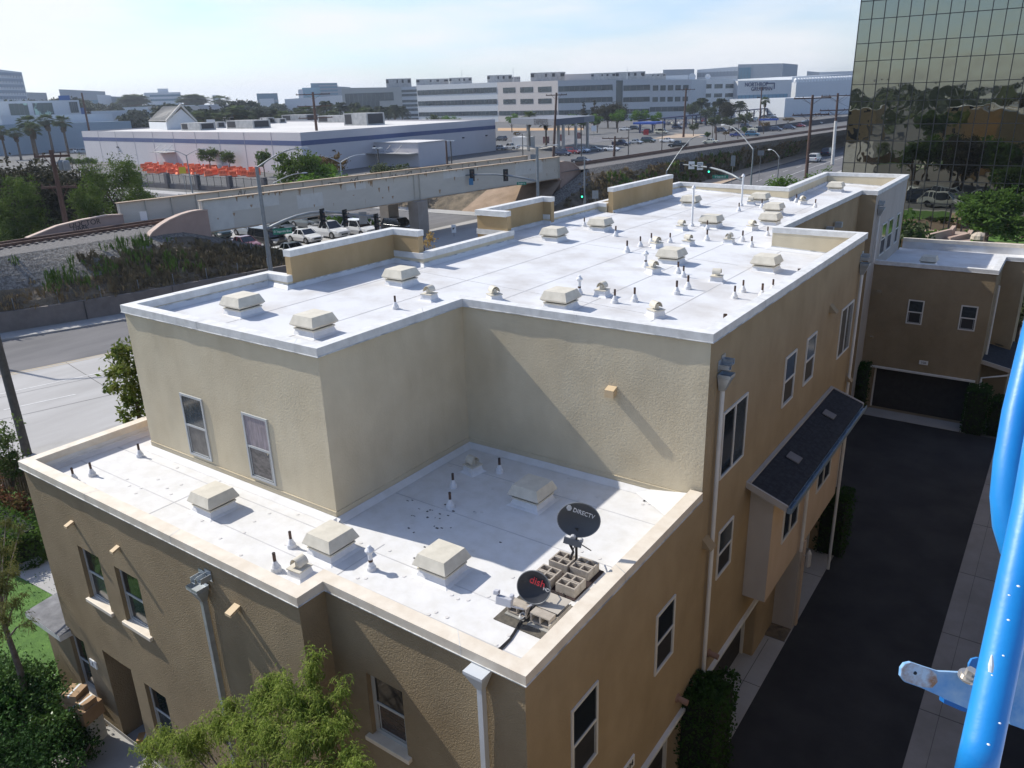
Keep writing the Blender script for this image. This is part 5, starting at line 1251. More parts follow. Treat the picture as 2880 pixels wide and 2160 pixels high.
# small post signal
x5, y5 = -50.9+1.5, 84.5; p = atd(1637,540,math.hypot(x5,y5)); S5 = empty('traffic_signal', (p.x,p.y,0), 0, 'post mounted signal with a green arrow at the foot of the embankment', 'traffic signal')
mb = MB(); mb.tube([(p.x+.5,p.y,0),(p.x+.5,p.y,2.9)], .06, 8); reparent(mb.build('pole', POLEG), S5); signal(S5, (p.x,p.y,p.z-.2), cd(x5,y5), True, s=1.)
x6 = atd(1644,440,math.hypot(x5,y5)); pr_ = empty('lamp_post', (x6.x,x6.y,0), 0, 'plain grey post standing beside the green arrow signal', 'post')
mb = MB(); mb.tube([(x6.x,x6.y,0),(x6.x,x6.y,x6.z)], [.12,.08], 10); reparent(mb.build('pole', POLEG), pr_)
def post_sign(u, v0, v1, dist, w, h, label, mat=POLEG, txt=None):
    p = atd(u, v0, dist); r_ = empty('road_sign', (p.x,p.y,0), 0, label, 'road sign'); mb = MB(); mb.tube([(p.x,p.y,0),(p.x,p.y,p.z+h*.4)], .035, 6); reparent(mb.build('post', POLEG), r_); sign(r_, p+cd(p.x,p.y)*.06, cd(p.x,p.y), w, h, mat, txt, BLACK, .4, 'sign_plate')
post_sign(1674,547,0,96,.75,.95,'grey back of a road sign left of the tall raised parapet')
post_sign(2062,452,0,108,.55,1.3,'narrow grey road sign among the green weeds of the embankment'); post_sign(2140,430,0,140,1.0,.8,'small grey sign near the green bush on the embankment')
post_sign(1276,643,0,88,.5,.9,'white sign with black arrow on the median beside the dark pier',WHITE,'↱'); post_sign(404,607,0,76,.55,.75,'small white track side sign beside the railway',WHITE)
post_sign(513,479,0,125,.0001+.9,.9,'yellow warning sign plate in front of the orange barriers',M('sign_yellow',(.55,.40,.02),.5,var=0)); post_sign(1500,441,0,170,1.2,1.0,'pair of pale sign backs beside the far lot')
post_sign(1670,361,0,300,1.9,1.9,'pale sign plate at the canopy entrance',WHITE); post_sign(1817,372,0,262,1.6,1.6,'red stop sign at the canopy exit',M('sign_red',(.5,.04,.04),.5,var=0),'STOP')
# street lamps
POST = 'street lamps'
p = atd(1875,480,100); street_lamp(p.x,p.y,p.z,[((.72,.7,0),4.0)],'curved lamp arm with camera rising behind the tall raised parapet',.12,rise=4.0)
mb = MB(); 
x, y = rbase(2119,0+455); 
p = atd(2119,418,100); street_lamp(p.x,p.y,p.z,[((-.80,.6,0),6.4)],'galvanised street lamp on the pavement right of the arrow signs',.13,rise=2.6)
p = atd(2192,440,118); street_lamp(p.x,p.y,p.z,[((-.85,.5,0),1.6)],'slim lamp post in front of the hedge near the glass tower',.11,rise=.9)
x, y = rbase(542,545); p = atd(525,436,math.hypot(x,y)); street_lamp(x,y,p.z,[((.8,.5,0),3.),((-.8,-.45,0),3.)],'double arm street lamp in front of the orange barriers',.12,rise=1.)
p = atd(957,455,118); street_lamp(p.x,p.y,p.z,[((.8,.5,0),3.),((-.8,-.45,0),3.)],'white double arm lamp behind the bridge near the green tree',.13,rise=1.,mat=METAL)
for u, v0, v1, d, lb in ((1062,418,500,150,'flat double head lamp in front of the warehouse canopy'),(1267,397,460,165,'flat double head lamp near the parked trucks at the warehouse')):
    p = atd(u, v0, d); r_ = empty('lot_lamp', (p.x,p.y,0), 0, lb, 'street lamp'); mb = MB(); mb.tube([(p.x,p.y,0),(p.x,p.y,p.z)], .14, 8); reparent(mb.build('pole', POLED), r_)
    mb = MB(); mb.obox((p.x-1.1,p.y-.3,p.z),(.8,0,0),(0,.6,0),(0,0,.18)); mb.obox((p.x+.3,p.y-.3,p.z),(.8,0,0),(0,.6,0),(0,0,.18)); mb.obox((p.x-.4,p.y-.05,p.z+.02),(.8,0,0),(0,.1,0),(0,0,.1)); reparent(mb.build('lamp_head', METAL), r_)
for u, v0, vb, lb in ((1471,376,455,'thin lamp post left of the first gas station palm'),(1635,352,447,'thin lamp post behind the grey coupe'),(1767,357,437,'thin lamp post right of the crossarm post'),(1861,333,425,'lot lamp beside the black pickup'),(2003,345,392,'lot lamp beside the cream saloon'),(2075,330,390,'lot lamp beside the bright blue saloon')):
    x, y = rbase(u, vb); p = atd(u, v0, math.hypot(x,y)); street_lamp(x,y,p.z,[((-.8,-.3,0),.8)],lb,.14,mat=POLED,rise=.1,name='lot_lamp')
# lamp whose shadow falls on the near carriageway, and the big grey pole
x, y = -36.2, 13.1; p = atd(-40,730,math.hypot(x,y)); g = empty('utility_pole', (x,y,0), 0, 'thick dark grey pole at the left edge, standing on the near pavement', 'pole')
mb = MB(); mb.tube([(x,y,0),(x,y,13)], [.19,.13], 14); reparent(mb.build('pole', POLED), g)
mb = MB(); mb.obox((x-.22,y-.05,2.2),(.05,0,0),(0,.1,0),(0,0,1.5)); reparent(mb.build('conduit_box', BLACK), g)
street_lamp(-57.6,17.4,10.5,[((.62,.78,0),2.4)],'street lamp across the road just left of the picture edge',.14,rise=.7)
# wooden power poles
def power_pole(u0, v0, u1, v1, label, arms=1, r=.2, white=0, d=None, cr=2.4, lean=None, ax=(.8,.6,0)):
    if d: p = atd(u1, v1, d); x, y = p.x, p.y
    else: x, y = rbase(u1, v1)
    p = atd(u0, v0, math.hypot(x,y)); root = empty('power_pole', (x,y,0), 0, label, 'utility pole')
    mb = MB(); mb.tube([(x,y,0),(p.x,p.y,p.z)], [r*1.15,r*.75], 10); reparent(mb.build('pole', WOOD), root)
    if white: mb = MB(); t = white; mb.tube([(x,y,0.1),(x+(p.x-x)*t,y+(p.y-y)*t,p.z*t)], [r*1.25,r*1.05], 10); reparent(mb.build('white_sleeve', WHITEM), root)
    a = Vector(ax).normalized(); ends = []
    for k in range(arms):
        c = Vector((p.x,p.y,p.z-.5-k*2.6)); mb = MB(); mb.bar(c-a*cr, c+a*cr, .16, .2); mb.bar(c-a*cr*.5, c-Vector((0,0,1.1)), .05); mb.bar(c+a*cr*.5, c-Vector((0,0,1.1)), .05)
        for t in (-.95,-.5,.5,.95): mb.tube([c+a*cr*t, c+a*cr*t+Vector((0,0,.3))], .06, 6)
        reparent(mb.build('crossarm', WOOD), root); ends.append(c)
    return root, ends
power_pole(229.5,260.7,265.3,439.7,'tall bare wooden pole leaning left of the warehouse',0,.35)
power_pole(879.5,259,901,470,'dark wooden power pole with three crossarms in front of the warehouse',3,.36,cr=4.0)
power_pole(1565,260.7,1556,455,'tall wooden pole with one crossarm beside the gas station',1,.3,cr=2.4)
power_pole(1930,247.6,1922,386,'tall wooden pole between the blue canopy and the car rows',1,.36,cr=3)
_, e1 = power_pole(2286,267,2267,500,'wooden double crossarm power pole in front of the railway, left of the pair',2,.26,d=146,cr=3.1)
_, e2 = power_pole(2357,262,2339,480,'power pole with white lower sleeve next to the glass tower',2,.26,white=.62,d=172,cr=3.2)
power_pole(2143,244,2135,355,'thin tall wooden pole in front of the blue hangar doors',1,.3,cr=2)
power_pole(1730,383,1727,440,'short dark post with a long crossarm beside the tracks',1,.3,cr=3.3,ax=(.97,.2,0))
power_pole(2014,355,2014,398,'short wooden post beside the cream saloon',0,.24)
power_pole(1254+0,395,1179+80,470,'dark leaning post behind the bridge at the warehouse annex',0,.2,d=150)
_, e3 = power_pole(143,422,178,610,'old wooden pole with transformer crossarms in front of the dark trees',2,.24,d=80,cr=1.5)
c = e3[0]
for k, lb_ in ((.1,'nearer grey drum transformer under the crossarm above the dark trees'),(.9,'farther grey drum transformer under the crossarm above the dark trees')): mb = MB(); mb.lathe([(.25,-.9),(.28,-.8),(.28,-.2),(.2,-.05)], c+Vector((k+.4,.4,-.3)), 10); tag(mb.build('transformer', POLEG), lb_, 'transformer')
mb = MB()
for a_, b_ in ((e1[0],e2[0]),(e1[1],e2[1])):
    for s_ in (-2.4,2.4):
        o1, o2 = Vector((s_*.8,s_*.6,.3)), Vector((s_*.8,s_*.6,.3)); pts = []
        for k in range(13): t = k/12; q = (a_+o1).lerp(b_+o2,t); q.z -= 1.2*math.sin(math.pi*t); pts.append(q)
        mb.tube(pts, .025, 4)
        d_ = (b_-a_); pts = [(b_+o2)+d_*t*6-Vector((0,0,5*math.sin(math.pi*t))) for t in [k/12 for k in range(13)]]; mb.tube(pts, .03, 4)
tag(mb.build('power_lines', BLACK), 'thin sagging power lines strung between the wooden poles', 'power line')
# orange water barriers ---------------------------------------------------
ORG = M('barrier_orange', (.95,.19,.06), .5, col2=(.9,.2,.07), scale=.8)
mb = MB(); pr = [(-.3,0),(-.3,.12),(-.14,.4),(-.09,1.05),(.09,1.05),(.14,.4),(.3,.12),(.3,0)]; mb.extr([(-.9,y,z) for y,z in pr], (1.8,0,0))
mb.cur = 1
for k in range(5): mb.box((-.75+k*.33,-.16,.45),(-.62+k*.33,.16,.98))
bar0 = mb.build('water_barrier', [ORG, M('barrier_rib',(.55,.07,.02),.6,var=.1)], bevel=.02)
rr = random.Random(21); firstb = True; nb = 0
cand = []
for k in range(500):
    u = rr.uniform(404,722); v = rr.uniform(466+(u-404)*.01, 488+(u-404)*.038)
    cand.append((v,u))
pts_ = []
for v, u in sorted(cand):
    p = atz(u, v, 0)
    if all((p.x-q[0])**2+(p.y-q[1])**2 > 2.2**2 for q in pts_): pts_.append((p.x,p.y))
for x, y in pts_[:150]:
    o = bar0 if firstb else dup(bar0); firstb = False; o.location = (x,y,0); o.rotation_euler = (0,0,rr.choice((.1,1.4,.9,-.5,1.7))+rr.uniform(-.25,.25)); o.scale = (1.0,1.15,1.05)
    tag(o, 'orange plastic water barrier crowded in front of the warehouse', 'barrier', 'orange water barriers stored beside the warehouse')
# dark iron fence with brick pillars in front of the barriers
fp = [atz(u, v, .9) for u, v in ((395,512),(481,519),(568,526),(659,527),(752,545))]
fe = empty('iron_fence', fp[1], 0, 'black iron fence with grey pillars on a low wall in front of the orange barriers', 'fence')
mb = MB(); mb2 = MB(); mb3 = MB()
a_, b_ = fp[0], fp[3]; dd = (b_-a_); dd.z = 0; L_ = dd.length*1.6; dd.normalize(); nn_ = Vector((-dd.y,dd.x,0))
mb.obox(Vector((a_.x,a_.y,0))-dd*6, dd*(L_+6), nn_*.3, (0,0,.9))
k = -6
while k < L_:
    mb2.obox(Vector((a_.x,a_.y,.9))+dd*k, dd*.1, nn_*.06, (0,0,1.75)); k += 2.1
for z in (1.0,2.45): mb2.obox(Vector((a_.x,a_.y,z))-dd*6, dd*(L_+6), nn_*.05, (0,0,.06))
k = -6
while k < L_: mb3.obox(Vector((a_.x,a_.y,1.0))+dd*k, dd*.03, nn_*.03, (0,0,1.5)); k += .3
for q in range(-1,5): mb.obox(Vector((a_.x,a_.y,0))+dd*(8.6+q*9.4)-nn_*.25, dd*.8, nn_*.8, (0,0,2.85))
reparent(mb.build('pillar_wall', M('pillar_grey',(.11,.1,.1),.9,var=.15,scale=2)), fe); reparent(mb2.build('fence_rail', BLACK), fe); o = mb3.build('fence_pickets', BLACK); reparent(o, fe); tag(o, kind='stuff')
# ================================================================ warehouse and the buildings beyond
WHW = M('warehouse_wall', (.50,.47,.47), .8, col2=(.55,.52,.52), scale=.08, detail=8); WHB = M('stripe_blue', (.06,.085,.19), .7, var=.05); WHR = M('warehouse_roof', (.52,.50,.47), .9, col2=(.6,.58,.55), scale=.05, detail=10)
ACM = M('unit_metal', (.30,.30,.29), .6, metal=.1, col2=(.45,.44,.42), scale=.8); DARKL = M('louvre_dark', (.035,.035,.038), .8, var=.1)
wh = empty('warehouse', (-138,118,0), 0, 'large low white warehouse with a dark blue stripe and flat roof behind the bridge', 'building')
WP = [(-137.4,116.3),(-140.7,190.9),(-262,205),(-246.9,126.1)]; hW = 8.7
mb = MB(); mb.prism([Vector(p) for p in WP], 0, hW, cap=False); reparent(mb.build('wall', WHW), wh)
mb = MB(); mb.face([(x*1.0+(-.4 if x > -200 else .4), y+(.4 if y < 150 else -.4), hW-.35) for x, y in WP]); reparent(mb.build('roof', WHR), wh)
def along(a, b, t0, t1, n, z0, z1, k=.03):
    a, b = Vector((*a,0)), Vector((*b,0)); d = b-a; nn = Vector((d.y,-d.x,0)).normalized(); mb = MB()
    return a+d*t0+nn*.001, d*(t1-t0), nn*k, Vector((0,0,z0)), Vector((0,0,z1-z0))
mb = MB()
for a, b in ((WP[0],WP[1]),(WP[3],WP[0])): o_, d_, n_, z0_, dz = along(a,b,.0,1,0,6.0,7.0); mb.obox(o_+z0_, d_, n_, dz)
reparent(mb.build('stripe', WHB), wh)
mb = MB()
for k in range(1,10): o_, d_, n_, z0_, dz = along(WP[3],WP[0],k/10,k/10+.001,0,0,8.7,.04); mb.obox(o_+z0_, d_, n_, dz)
reparent(mb.build('panel_joints', M('panel_joint',(.3,.29,.3),.9,var=0)), wh); tag([c_ for c_ in bpy.data.objects if c_.name.startswith('panel_joints')][0], kind='stuff')
q = atz(1180,470,0); mb = MB(); mb.box((-139.5,q.y,0),(q.x,q.y+9.5,5.3)); an = mb.build('annex', WHW); reparent(an, wh)
mb = MB(); mb.box((-139.5,q.y-.2,5.3),(q.x+.2,q.y+9.5,5.45)); o = mb.build('annex_roof', WHR); o.parent = an
mb = MB(); mb.box((-138.5,q.y-3.0,3.0),(q.x-.3,q.y,3.15))
for x in (-137,-133,-129.5): mb.bar((x,q.y-2.8,3.1),(x,q.y,4.9),.08)
o = mb.build('entrance_canopy', ACM); o.parent = an
mb = MB(); o_, d_, n_, z0_, dz = along(WP[3],WP[0],.42,.50,0,3.6,3.75,2.6); mb.obox(o_+z0_, d_, n_, dz)
for t in (.43,.46,.49): o_, d_, n_, z0_, dz = along(WP[3],WP[0],t,t+.001,0,3.7,5.4,2.4); mb.bar(o_+n_+Vector((0,0,3.7)), o_+Vector((0,0,5.4)), .08)
reparent(mb.build('entrance_canopy', ACM), wh)
mb = MB()
for t, a, b in ((.3,WP[0],WP[1]),(.12,WP[0],WP[1]),(.62,WP[0],WP[1]),(.78,WP[0],WP[1]),(.93,WP[0],WP[1]),(.62,WP[3],WP[0]),(.2,WP[3],WP[0])): o_, d_, n_, z0_, dz = along(a,b,t,t+.008,0,4.3,4.6,.35); mb.obox(o_+z0_, d_, n_, dz)
reparent(mb.build('wall_light', DARKL), wh)
for (u, v, w, l, h) in ((501,358,3,3,1.7),(537,367,9,5,2.),(602,361,3.5,3,1.8),(675,362,12,6,2.2),(637,345,4,3,2.),(743,348,4,3,2.),(776,347,4,3,1.6),(828,341,14,6,2.3),(933,345,13,6,2.2),(1000,353,9,7,3.2),(1046,351,4,3,.9)):
    c = atz(u, v, hW-.35); mb = MB(); mb.box((c.x-w/2,c.y,hW-.35),(c.x+w/2,c.y+l,hW-.35+h)); o = mb.build('roof_unit', ACM); reparent(o, wh)
    for a_, b_ in (((c.x-w/2+.5,c.y-.03,hW),(c.x-w/2+w*.35,c.y,hW-.6+h)),((c.x+w/2,c.y+.5,hW),(c.x+w/2+.03,c.y+l-.6,hW-.6+h))): mb = MB(); mb.box(a_, b_); o2 = mb.build('louvre', DARKL); o2.parent = o

def far_block(label, u0, v0, d0, u1, v1, d1, depth, mat, rows=(), name='office_building', cat='building', gm=None, split=0, zb=0, roofm=None, group=None, hfix=None):
    """building seen between picture columns; corners placed at real distances d0, d1"""
    a, b = atd(u0,v0,d0), atd(u1,v1,d1); root = empty(name, (a.x,a.y,0), 0, label, cat, group)
    fa, fb = Vector((a.x,a.y,0)), Vector((b.x,b.y,0)); d = fb-fa; n = Vector((d.y,-d.x,0)).normalized()
    if n.dot(fa) > 0: n = -n
    ba, bb = fa-n*depth, fb-n*depth; za, zb_ = a.z, b.z
    mb = MB(); V = [(*fa[:2],zb),(*fb[:2],zb),(*bb[:2],zb),(*ba[:2],zb),(*fa[:2],za),(*fb[:2],zb_),(*bb[:2],zb_),(*ba[:2],za)]
    mb.v = V; mb.f = [[0,1,5,4],[1,2,6,5],[2,3,7,6],[3,0,4,7],[4,5,6,7]]; mb.mi = [0]*5
    reparent(mb.build('wall', mat), root)
    for (f0, f1, t0, t1, nw, g) in rows:      # window rows by height fraction, lateral fraction, number of windows (0 = strip)
        mbs = MB(); nn = max(1, nw)
        for k in range(nn):
            ta = t0+(t1-t0)*k/nn; tb = t0+(t1-t0)*(k+(.72 if nw else 1))/nn; zz_ = za+(zb_-za)*ta
            mbs.obox(fa+d*ta+Vector((0,0,zb+(zz_-zb)*f0)), d*(tb-ta), n*.15, (0,0,(zz_-zb)*(f1-f0)))
        o = mbs.build('window_row', g or GLASSF); reparent(o, root)
        if not nw:
            mu = MB(); m_ = max(4, int((t1-t0)*d.length/3.2))
            for k in range(m_+1): t = t0+(t1-t0)*k/m_; zz_ = za+(zb_-za)*t; mu.obox(fa+d*t+Vector((0,0,zb+(zz_-zb)*f0)), d.normalized()*.18, n*.22, (0,0,(zz_-zb)*(f1-f0)))
            o2 = mu.build('mullions', MULL); o2.parent = o; tag(o2, kind='stuff')
    return root, fa, d, n, za, zb_
GLASSF = M('far_glass', (.012,.018,.022), .25, col2=(.04,.06,.065), scale=.12, spec=.8); MULL = M('far_mullion', (.12,.13,.14), .6, var=0)
OFW = M('office_white', (.62,.62,.60), .8, var=.03); OFP = M('office_pinkish', (.50,.455,.42), .8, var=.03); OFG = M('office_grey', (.40,.42,.43), .7, var=.04); DG = M('office_dark_glass', (.03,.045,.05), .2, col2=(.07,.09,.095), scale=.05, spec=.7)
FW = M('far_white', (.55,.57,.58), .8, var=.03); FG = M('far_grey', (.28,.31,.34), .8, var=.05); FB = M('far_blue_glass', (.10,.2,.26), .3, var=.1, scale=.05); BLUEM = M('blue_cladding', (.03,.10,.28), .6, var=.05)
R3 = [(.86,.73),(.57,.45),(.275,.165)]
rows1 = [(b_,a_,.01,.99,0,None) for a_, b_ in R3]
r0, fa, d, n, za, zb_ = far_block('long white office block with three strips of dark windows', 1171,239.5,570, 1398,231.5,526, 60, OFW, rows1)
rows2 = [(b_,a_,.10,.98,3,None) for a_, b_ in R3[:2]]+[(R3[2][1],R3[2][0],.02,.98,0,None)]
far_block('beige office wing with three square window groups per floor beside the tall wooden pole', 1398,231.5,526, 1569,226.5,493, 60, OFP, rows2)
rows3 = [(b_,a_,.01,.94,0,None) for a_, b_ in R3]
far_block('pale grey office wing with long window strips left of the slanted glass', 1569,226.5,493, 1733,225,485, 60, OFG, rows3)
far_block('slanted dark glass stair wall between two office wings', 1733,226,485, 1752,226,484.5, 60, DG)
far_block('pale grey office wing right of the slanted glass, ending above the canopy', 1752,224.5,484.5, 1830,224.5,482, 60, OFG, [(b_,a_,.02,.98,0,None) for a_, b_ in R3])
far_block('grey office wing with small paired windows at the right end of the long block', 1830,224.5,482, 1946,223.2,478, 60, OFG, [(b_,a_,.06,.98,5,None) for a_, b_ in R3[:2]]+[(.2,.32,0,1,0,None)])
far_block('white four-storey block behind the date palms', 1947,222.5,540, 2075,222.5,565, 60, OFW, [(b_,a_,.0,.98,4,None) for a_, b_ in ((.86,.74),(.60,.49),(.35,.24))])
far_block('dark glass stair tower with horizontal bands at the left of the office block', 1128.6,245,578, 1172,242.5,571, 50, OFG, [(f,f+.07,0,1,0,DG) for f in (.06,.18,.33,.45,.57,.74,.85)])
rt_, fa, d, n, za, zb_ = far_block('low office wing with angular dark glass corner behind the palms', 960,247.5,600, 1128.6,245,578, 50, M('office_olive',(.36,.36,.33),.8,var=.03), [(.28,.62,.05,.62,0,DG),(.62,.84,.05,.86,0,DG),(.28,.45,.5,.99,0,DG)])
rt_, fa, d, n, za, zb_ = far_block('white hangar with company lettering and pale blue doors', 2076,227,560, 2228,224,590, 70, M('hangar_white',(.58,.58,.57),.8,var=.02), [(.0,.56,.01,.93,0,M('hangar_door_blue',(.17,.30,.38),.7,var=.05,scale=.3)),(.05,.5,.36,.41,0,DG)], name='hangar')
o1 = fa+d*.33; dn_ = d.normalized()
NB = M('lettering_navy', (.02,.04,.12), .6, var=0)
for tx, z_, ox_ in (('NORTHROP',.87,0),('GRUMMAN',.735,1)): t = text_mesh(tx, 3.5, NB, o1+dn_*(4.8*ox_)+n*.4+Vector((0,0,za*z_)), dn_ if dn_.x > 0 else -dn_, (0,0,1), None, 'lettering', ext=.1); reparent(t, rt_)
mb = MB(); c_ = fa+d*.52+n*.4; mb.obox(c_+Vector((0,0,za*.88)), dn_*6.5, n*.2, (0,0,.7)); mb.obox(c_+dn_*6.2+Vector((0,0,za*.72)), dn_*.6, n*.2, (0,0,za*.17)); reparent(mb.build('logo_bracket', NB), rt_)
far_block('white industrial roof with a row of round vents at the right horizon', 2228,216,640, 2440,205,700, 90, FW, [(.55,.7,0,1,0,FG)], name='factory')
far_block('white low factory wall behind the parking canopy', 2209,276,470, 2420,270,520, 40, FW, name='factory')
r_, fa, d, n, za, zb_ = far_block('long white shed with saw tooth vents near the glass tower', 2240,232,600, 2440,222,640, 60, FW, name='factory')
for k in range(24): mb = MB(); c = fa+d*(.02+k/25)+Vector((0,0,za+(zb_-za)*k/25)); mb.lathe([(1.6,0),(1.6,1.6),(.8,2.8)], c-n*2, 8); reparent(mb.build('round_vent', M('vent_white',(.7,.7,.68),.6,var=0)), r_)
far_block('far grey campus block on the right horizon', 2270,200,1000, 2305,203,1000, 60, FG); far_block('far white stepped block at the right horizon beside the tower', 2305,203,980, 2440,198,980, 60, FW, [(.55,.62,0,1,0,FG),(.75,.82,0,1,0,FG)])
far_block('tall grey glass block behind the hangar', 2076,181,800, 2203,178,790, 60, FG, [(.1,.92,.02,.3,0,FB)]); far_block('white office with dark upper strip behind the four-storey block', 1961,196,820, 2076,187,810, 50, FW, [(.80,.92,0,1,0,FG),(.5,.62,.0,.3,5,FG),(.5,.64,.55,.98,6,DG)])
far_block('brown-grey block behind the roof units', 1865,196,800, 1953,194,800, 40, FG)
# units on the long office roof
RU = 'machinery boxes on the long office roof'
for (u0,v0,u1,v1,dist,mt_,lb) in ((1085,222,1156,241,575,ACM,'first'),(1170,223,1262,238,560,ACM,''),(1263,219,1327,235,548,ACM,''),(1370,212,1440,230,528,ACM,''),(1440,216,1463,229,522,ACM,''),(1492,205,1590,225,508,ACM,''),(1588,209,1663,225,500,OFP,''),(1663,206,1732,223,500,ACM,''),(1732,203,1815,222,500,ACM,''),(1806,208,1874,222,500,ACM,''),(1872,213,1935,223,500,FW,'')):
    a, b = atd(u0,v0,dist+12), atd(u1,v0,dist+12); lo = atd(u0,v1,dist+12).z-3
    d = Vector((b.x-a.x,b.y-a.y,0)); n = Vector((d.y,-d.x,0)).normalized(); n = n if n.dot(Vector((a.x,a.y,0))) < 0 else -n
    f0 = Vector((a.x,a.y,lo)); mb = MB(); mb.obox(f0, d, -n*9, (0,0,a.z-lo)); o = mb.build('roof_unit', mt_); reparent(o, r0)
    mb = MB()
    if mt_ is ACM:
        for t0, t1 in ((.0,.1),(.42,.47),(.62,.7),(.86,.97)): mb = MB(); mb.obox(f0+d*t0+Vector((0,0,1.5+3)), d*(t1-t0), n*.2, (0,0,max(.5,a.z-lo-5.2))); o2 = mb.build('louvre', DARKL); o2.parent = o
for u, v0, v1, d_ in ((1299,196,236,545),(1764,187,224,500),(1443,190,224,520)): p, q = atd(u,v0,d_), atd(u,v1,d_); mb = MB(); mb.tube([(q.x,q.y,q.z-3),(p.x,p.y,p.z)], .12, 4); reparent(mb.build('antenna', FW), r0)
for u, v, d_, s_ in ((1946,218,500,4.2),(1990,217,560,3.6)): p = atd(u,v,d_); mb = MB(); mb.lathe([(.2,0),(s_*.4,.5),(s_*.5,1.1),(s_*.45,1.1),(.1,.4)], (0,0,0), 16); o = mb.build('roof_dish', FW); o.parent = r0; o.matrix_parent_inverse = Matrix.Translation(-r0.location); o.location = p; o.rotation_euler = (R(75),0,R(30))
# left side and horizon buildings
far_block('white office tower with window bands at the far left edge', -60,188,720, 61,203,760, 60, FW, [(f,f+.045,0,.97,0,M('band_blue',(.2,.25,.32),.4,var=0)) for f in (.35,.44,.53,.62,.71,.80,.89)])
far_block('grey low block beside the far left tower', 61,259,800, 130,261,800, 40, FG); far_block('long blue-grey building under the left horizon', 165,251,900, 295,257,900, 60, FG, [(.5,.7,.05,.98,0,FB)]); far_block('pale boxy block right of the wooden pole on the left horizon', 272,266,850, 312,268,850, 30, FW); far_block('dark low shed below the left horizon palms', 312,271,820, 362,273,820, 30, FG)
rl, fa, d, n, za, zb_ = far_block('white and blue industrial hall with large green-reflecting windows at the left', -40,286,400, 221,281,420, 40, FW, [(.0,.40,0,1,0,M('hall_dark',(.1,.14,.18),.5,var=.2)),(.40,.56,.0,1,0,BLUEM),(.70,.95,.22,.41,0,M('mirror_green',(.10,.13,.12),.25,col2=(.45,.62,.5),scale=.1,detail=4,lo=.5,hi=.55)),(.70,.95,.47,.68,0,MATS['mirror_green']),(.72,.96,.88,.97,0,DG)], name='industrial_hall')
far_block('blue clad wing at the right end of the left industrial hall', 222,303,421, 238,303,425, 30, BLUEM, name='industrial_hall'); far_block('blue billboard box on the roof of the left industrial hall', 163,269,432, 195,268,432, 6, BLUEM, name='roof_box', zb=15)
far_block('long low grey shed with pale round-edged roof behind the left palms', -40,352,345, 367,340,375, 40, M('shed_grey',(.24,.31,.36),.8,col2=(.28,.35,.4),scale=.03), name='shed'); far_block('pale low shed behind the long grey shed', 0,325,350, 315,320,390, 30, FW, name='shed')
far_block('long white low building with windows left of the gable roof', 255,313,480, 450,307,500, 30, FW, [(.35,.75,.6,.75,0,DG)], name='shed'); far_block('pale grey low warehouse beyond the gable roof', 470,298,560, 640,293,600, 40, FW, name='shed'); far_block('tan long warehouse wall right of the gable roof', 560,297,540, 640,295,560, 40, OFP, name='shed')
far_block('white hospital-like block on the left horizon', 404,261,1100, 507,259,1100, 60, FW, [(f,f+.07,.15,.98,0,FB) for f in (.3,.5,.7,.85)]); far_block('white rooftop block of the hospital-like building', 442,249,1110, 472,249,1110, 30, FW); far_block('small pale tower on the horizon among palms', 597,267,1500, 619,268,1500, 30, FW)
far_block('grey office with dark glass on the horizon left of the three-crossarm pole', 721,263,900, 780,262,900, 40, FB, [(.4,.5,0,1,0,FG),(.65,.75,0,1,0,FG)]); far_block('low white block below the grey horizon office', 729,278,700, 770,277,700, 30, FW)
far_block('blue-walled shed among the trees', 704,291,520, 727,290,520, 20, BLUEM, name='shed')
far_block('tall blue-grey glass office on the horizon', 873,234,1000, 948,233,1000, 60, FB, [(f,f+.035,.3,1,0,FG) for f in (.4,.5,.6,.7,.8,.9)]); far_block('teal lower wing of the tall glass office', 849,247,990, 900,246,990, 40, M('teal_glass',(.16,.32,.38),.3,var=.1,scale=.05)); far_block('white wing left of the teal wing', 838,252,980, 851,251,980, 40, FW); far_block('pale low block at the right of the tall glass office', 948,243,1000, 985,245,1000, 40, FG)
far_block('white frame-fronted low building behind the palms', 800,279,650, 960,268,640, 30, FW, [(.35,.6,.05,.5,8,FG)]); far_block('white van-like trailer among the palms', 580,337,330, 604,337,330, 4, FW, name='trailer', cat='trailer')
# gable roof hall behind the warehouse
gr = empty('gable_hall', tuple(atd(508,350,262))[:2]+(0,), 0, 'white hall with steep ribbed gable roof rising behind the warehouse', 'building')
ap, le, re_ = atd(508,302,262), atd(467,344,262), atd(554,346,262); apb, leb = atd(459,302.5,285), atd(418,342.5,285); reb = re_+(apb-ap)
mb = MB(); mb.face([(le.x,le.y,2),(re_.x,re_.y,2),(re_.x,re_.y,re_.z),(ap.x,ap.y,ap.z-.4),(le.x,le.y,le.z)]); mb.face([(leb.x,leb.y,2),(le.x,le.y,2),(le.x,le.y,le.z),(leb.x,leb.y,leb.z)]); mb.face([(re_.x,re_.y,2),(reb.x,reb.y,2),(reb.x,reb.y,reb.z),(re_.x,re_.y,re_.z)]); reparent(mb.build('wall', FW), gr)
mb = MB(); up_ = Vector((0,0,.35)); fwd_ = (ap-apb).normalized()*.8
for (a, b, c, e) in ((ap,apb,leb,le),(apb,ap,re_,reb)): mb.face([a+up_+fwd_*(1 if a is ap else 0), b+up_+fwd_*(1 if b is ap else 0), c+up_, e+up_])
mb.obox(le, ap-le+up_, (0,0,.7), fwd_); mb.obox(re_, ap-re_+up_, (0,0,.7), fwd_); reparent(mb.build('roof', M('ribbed_roof',(.42,.40,.36),.7,col2=(.5,.48,.43),scale=1)), gr)
mb = MB()
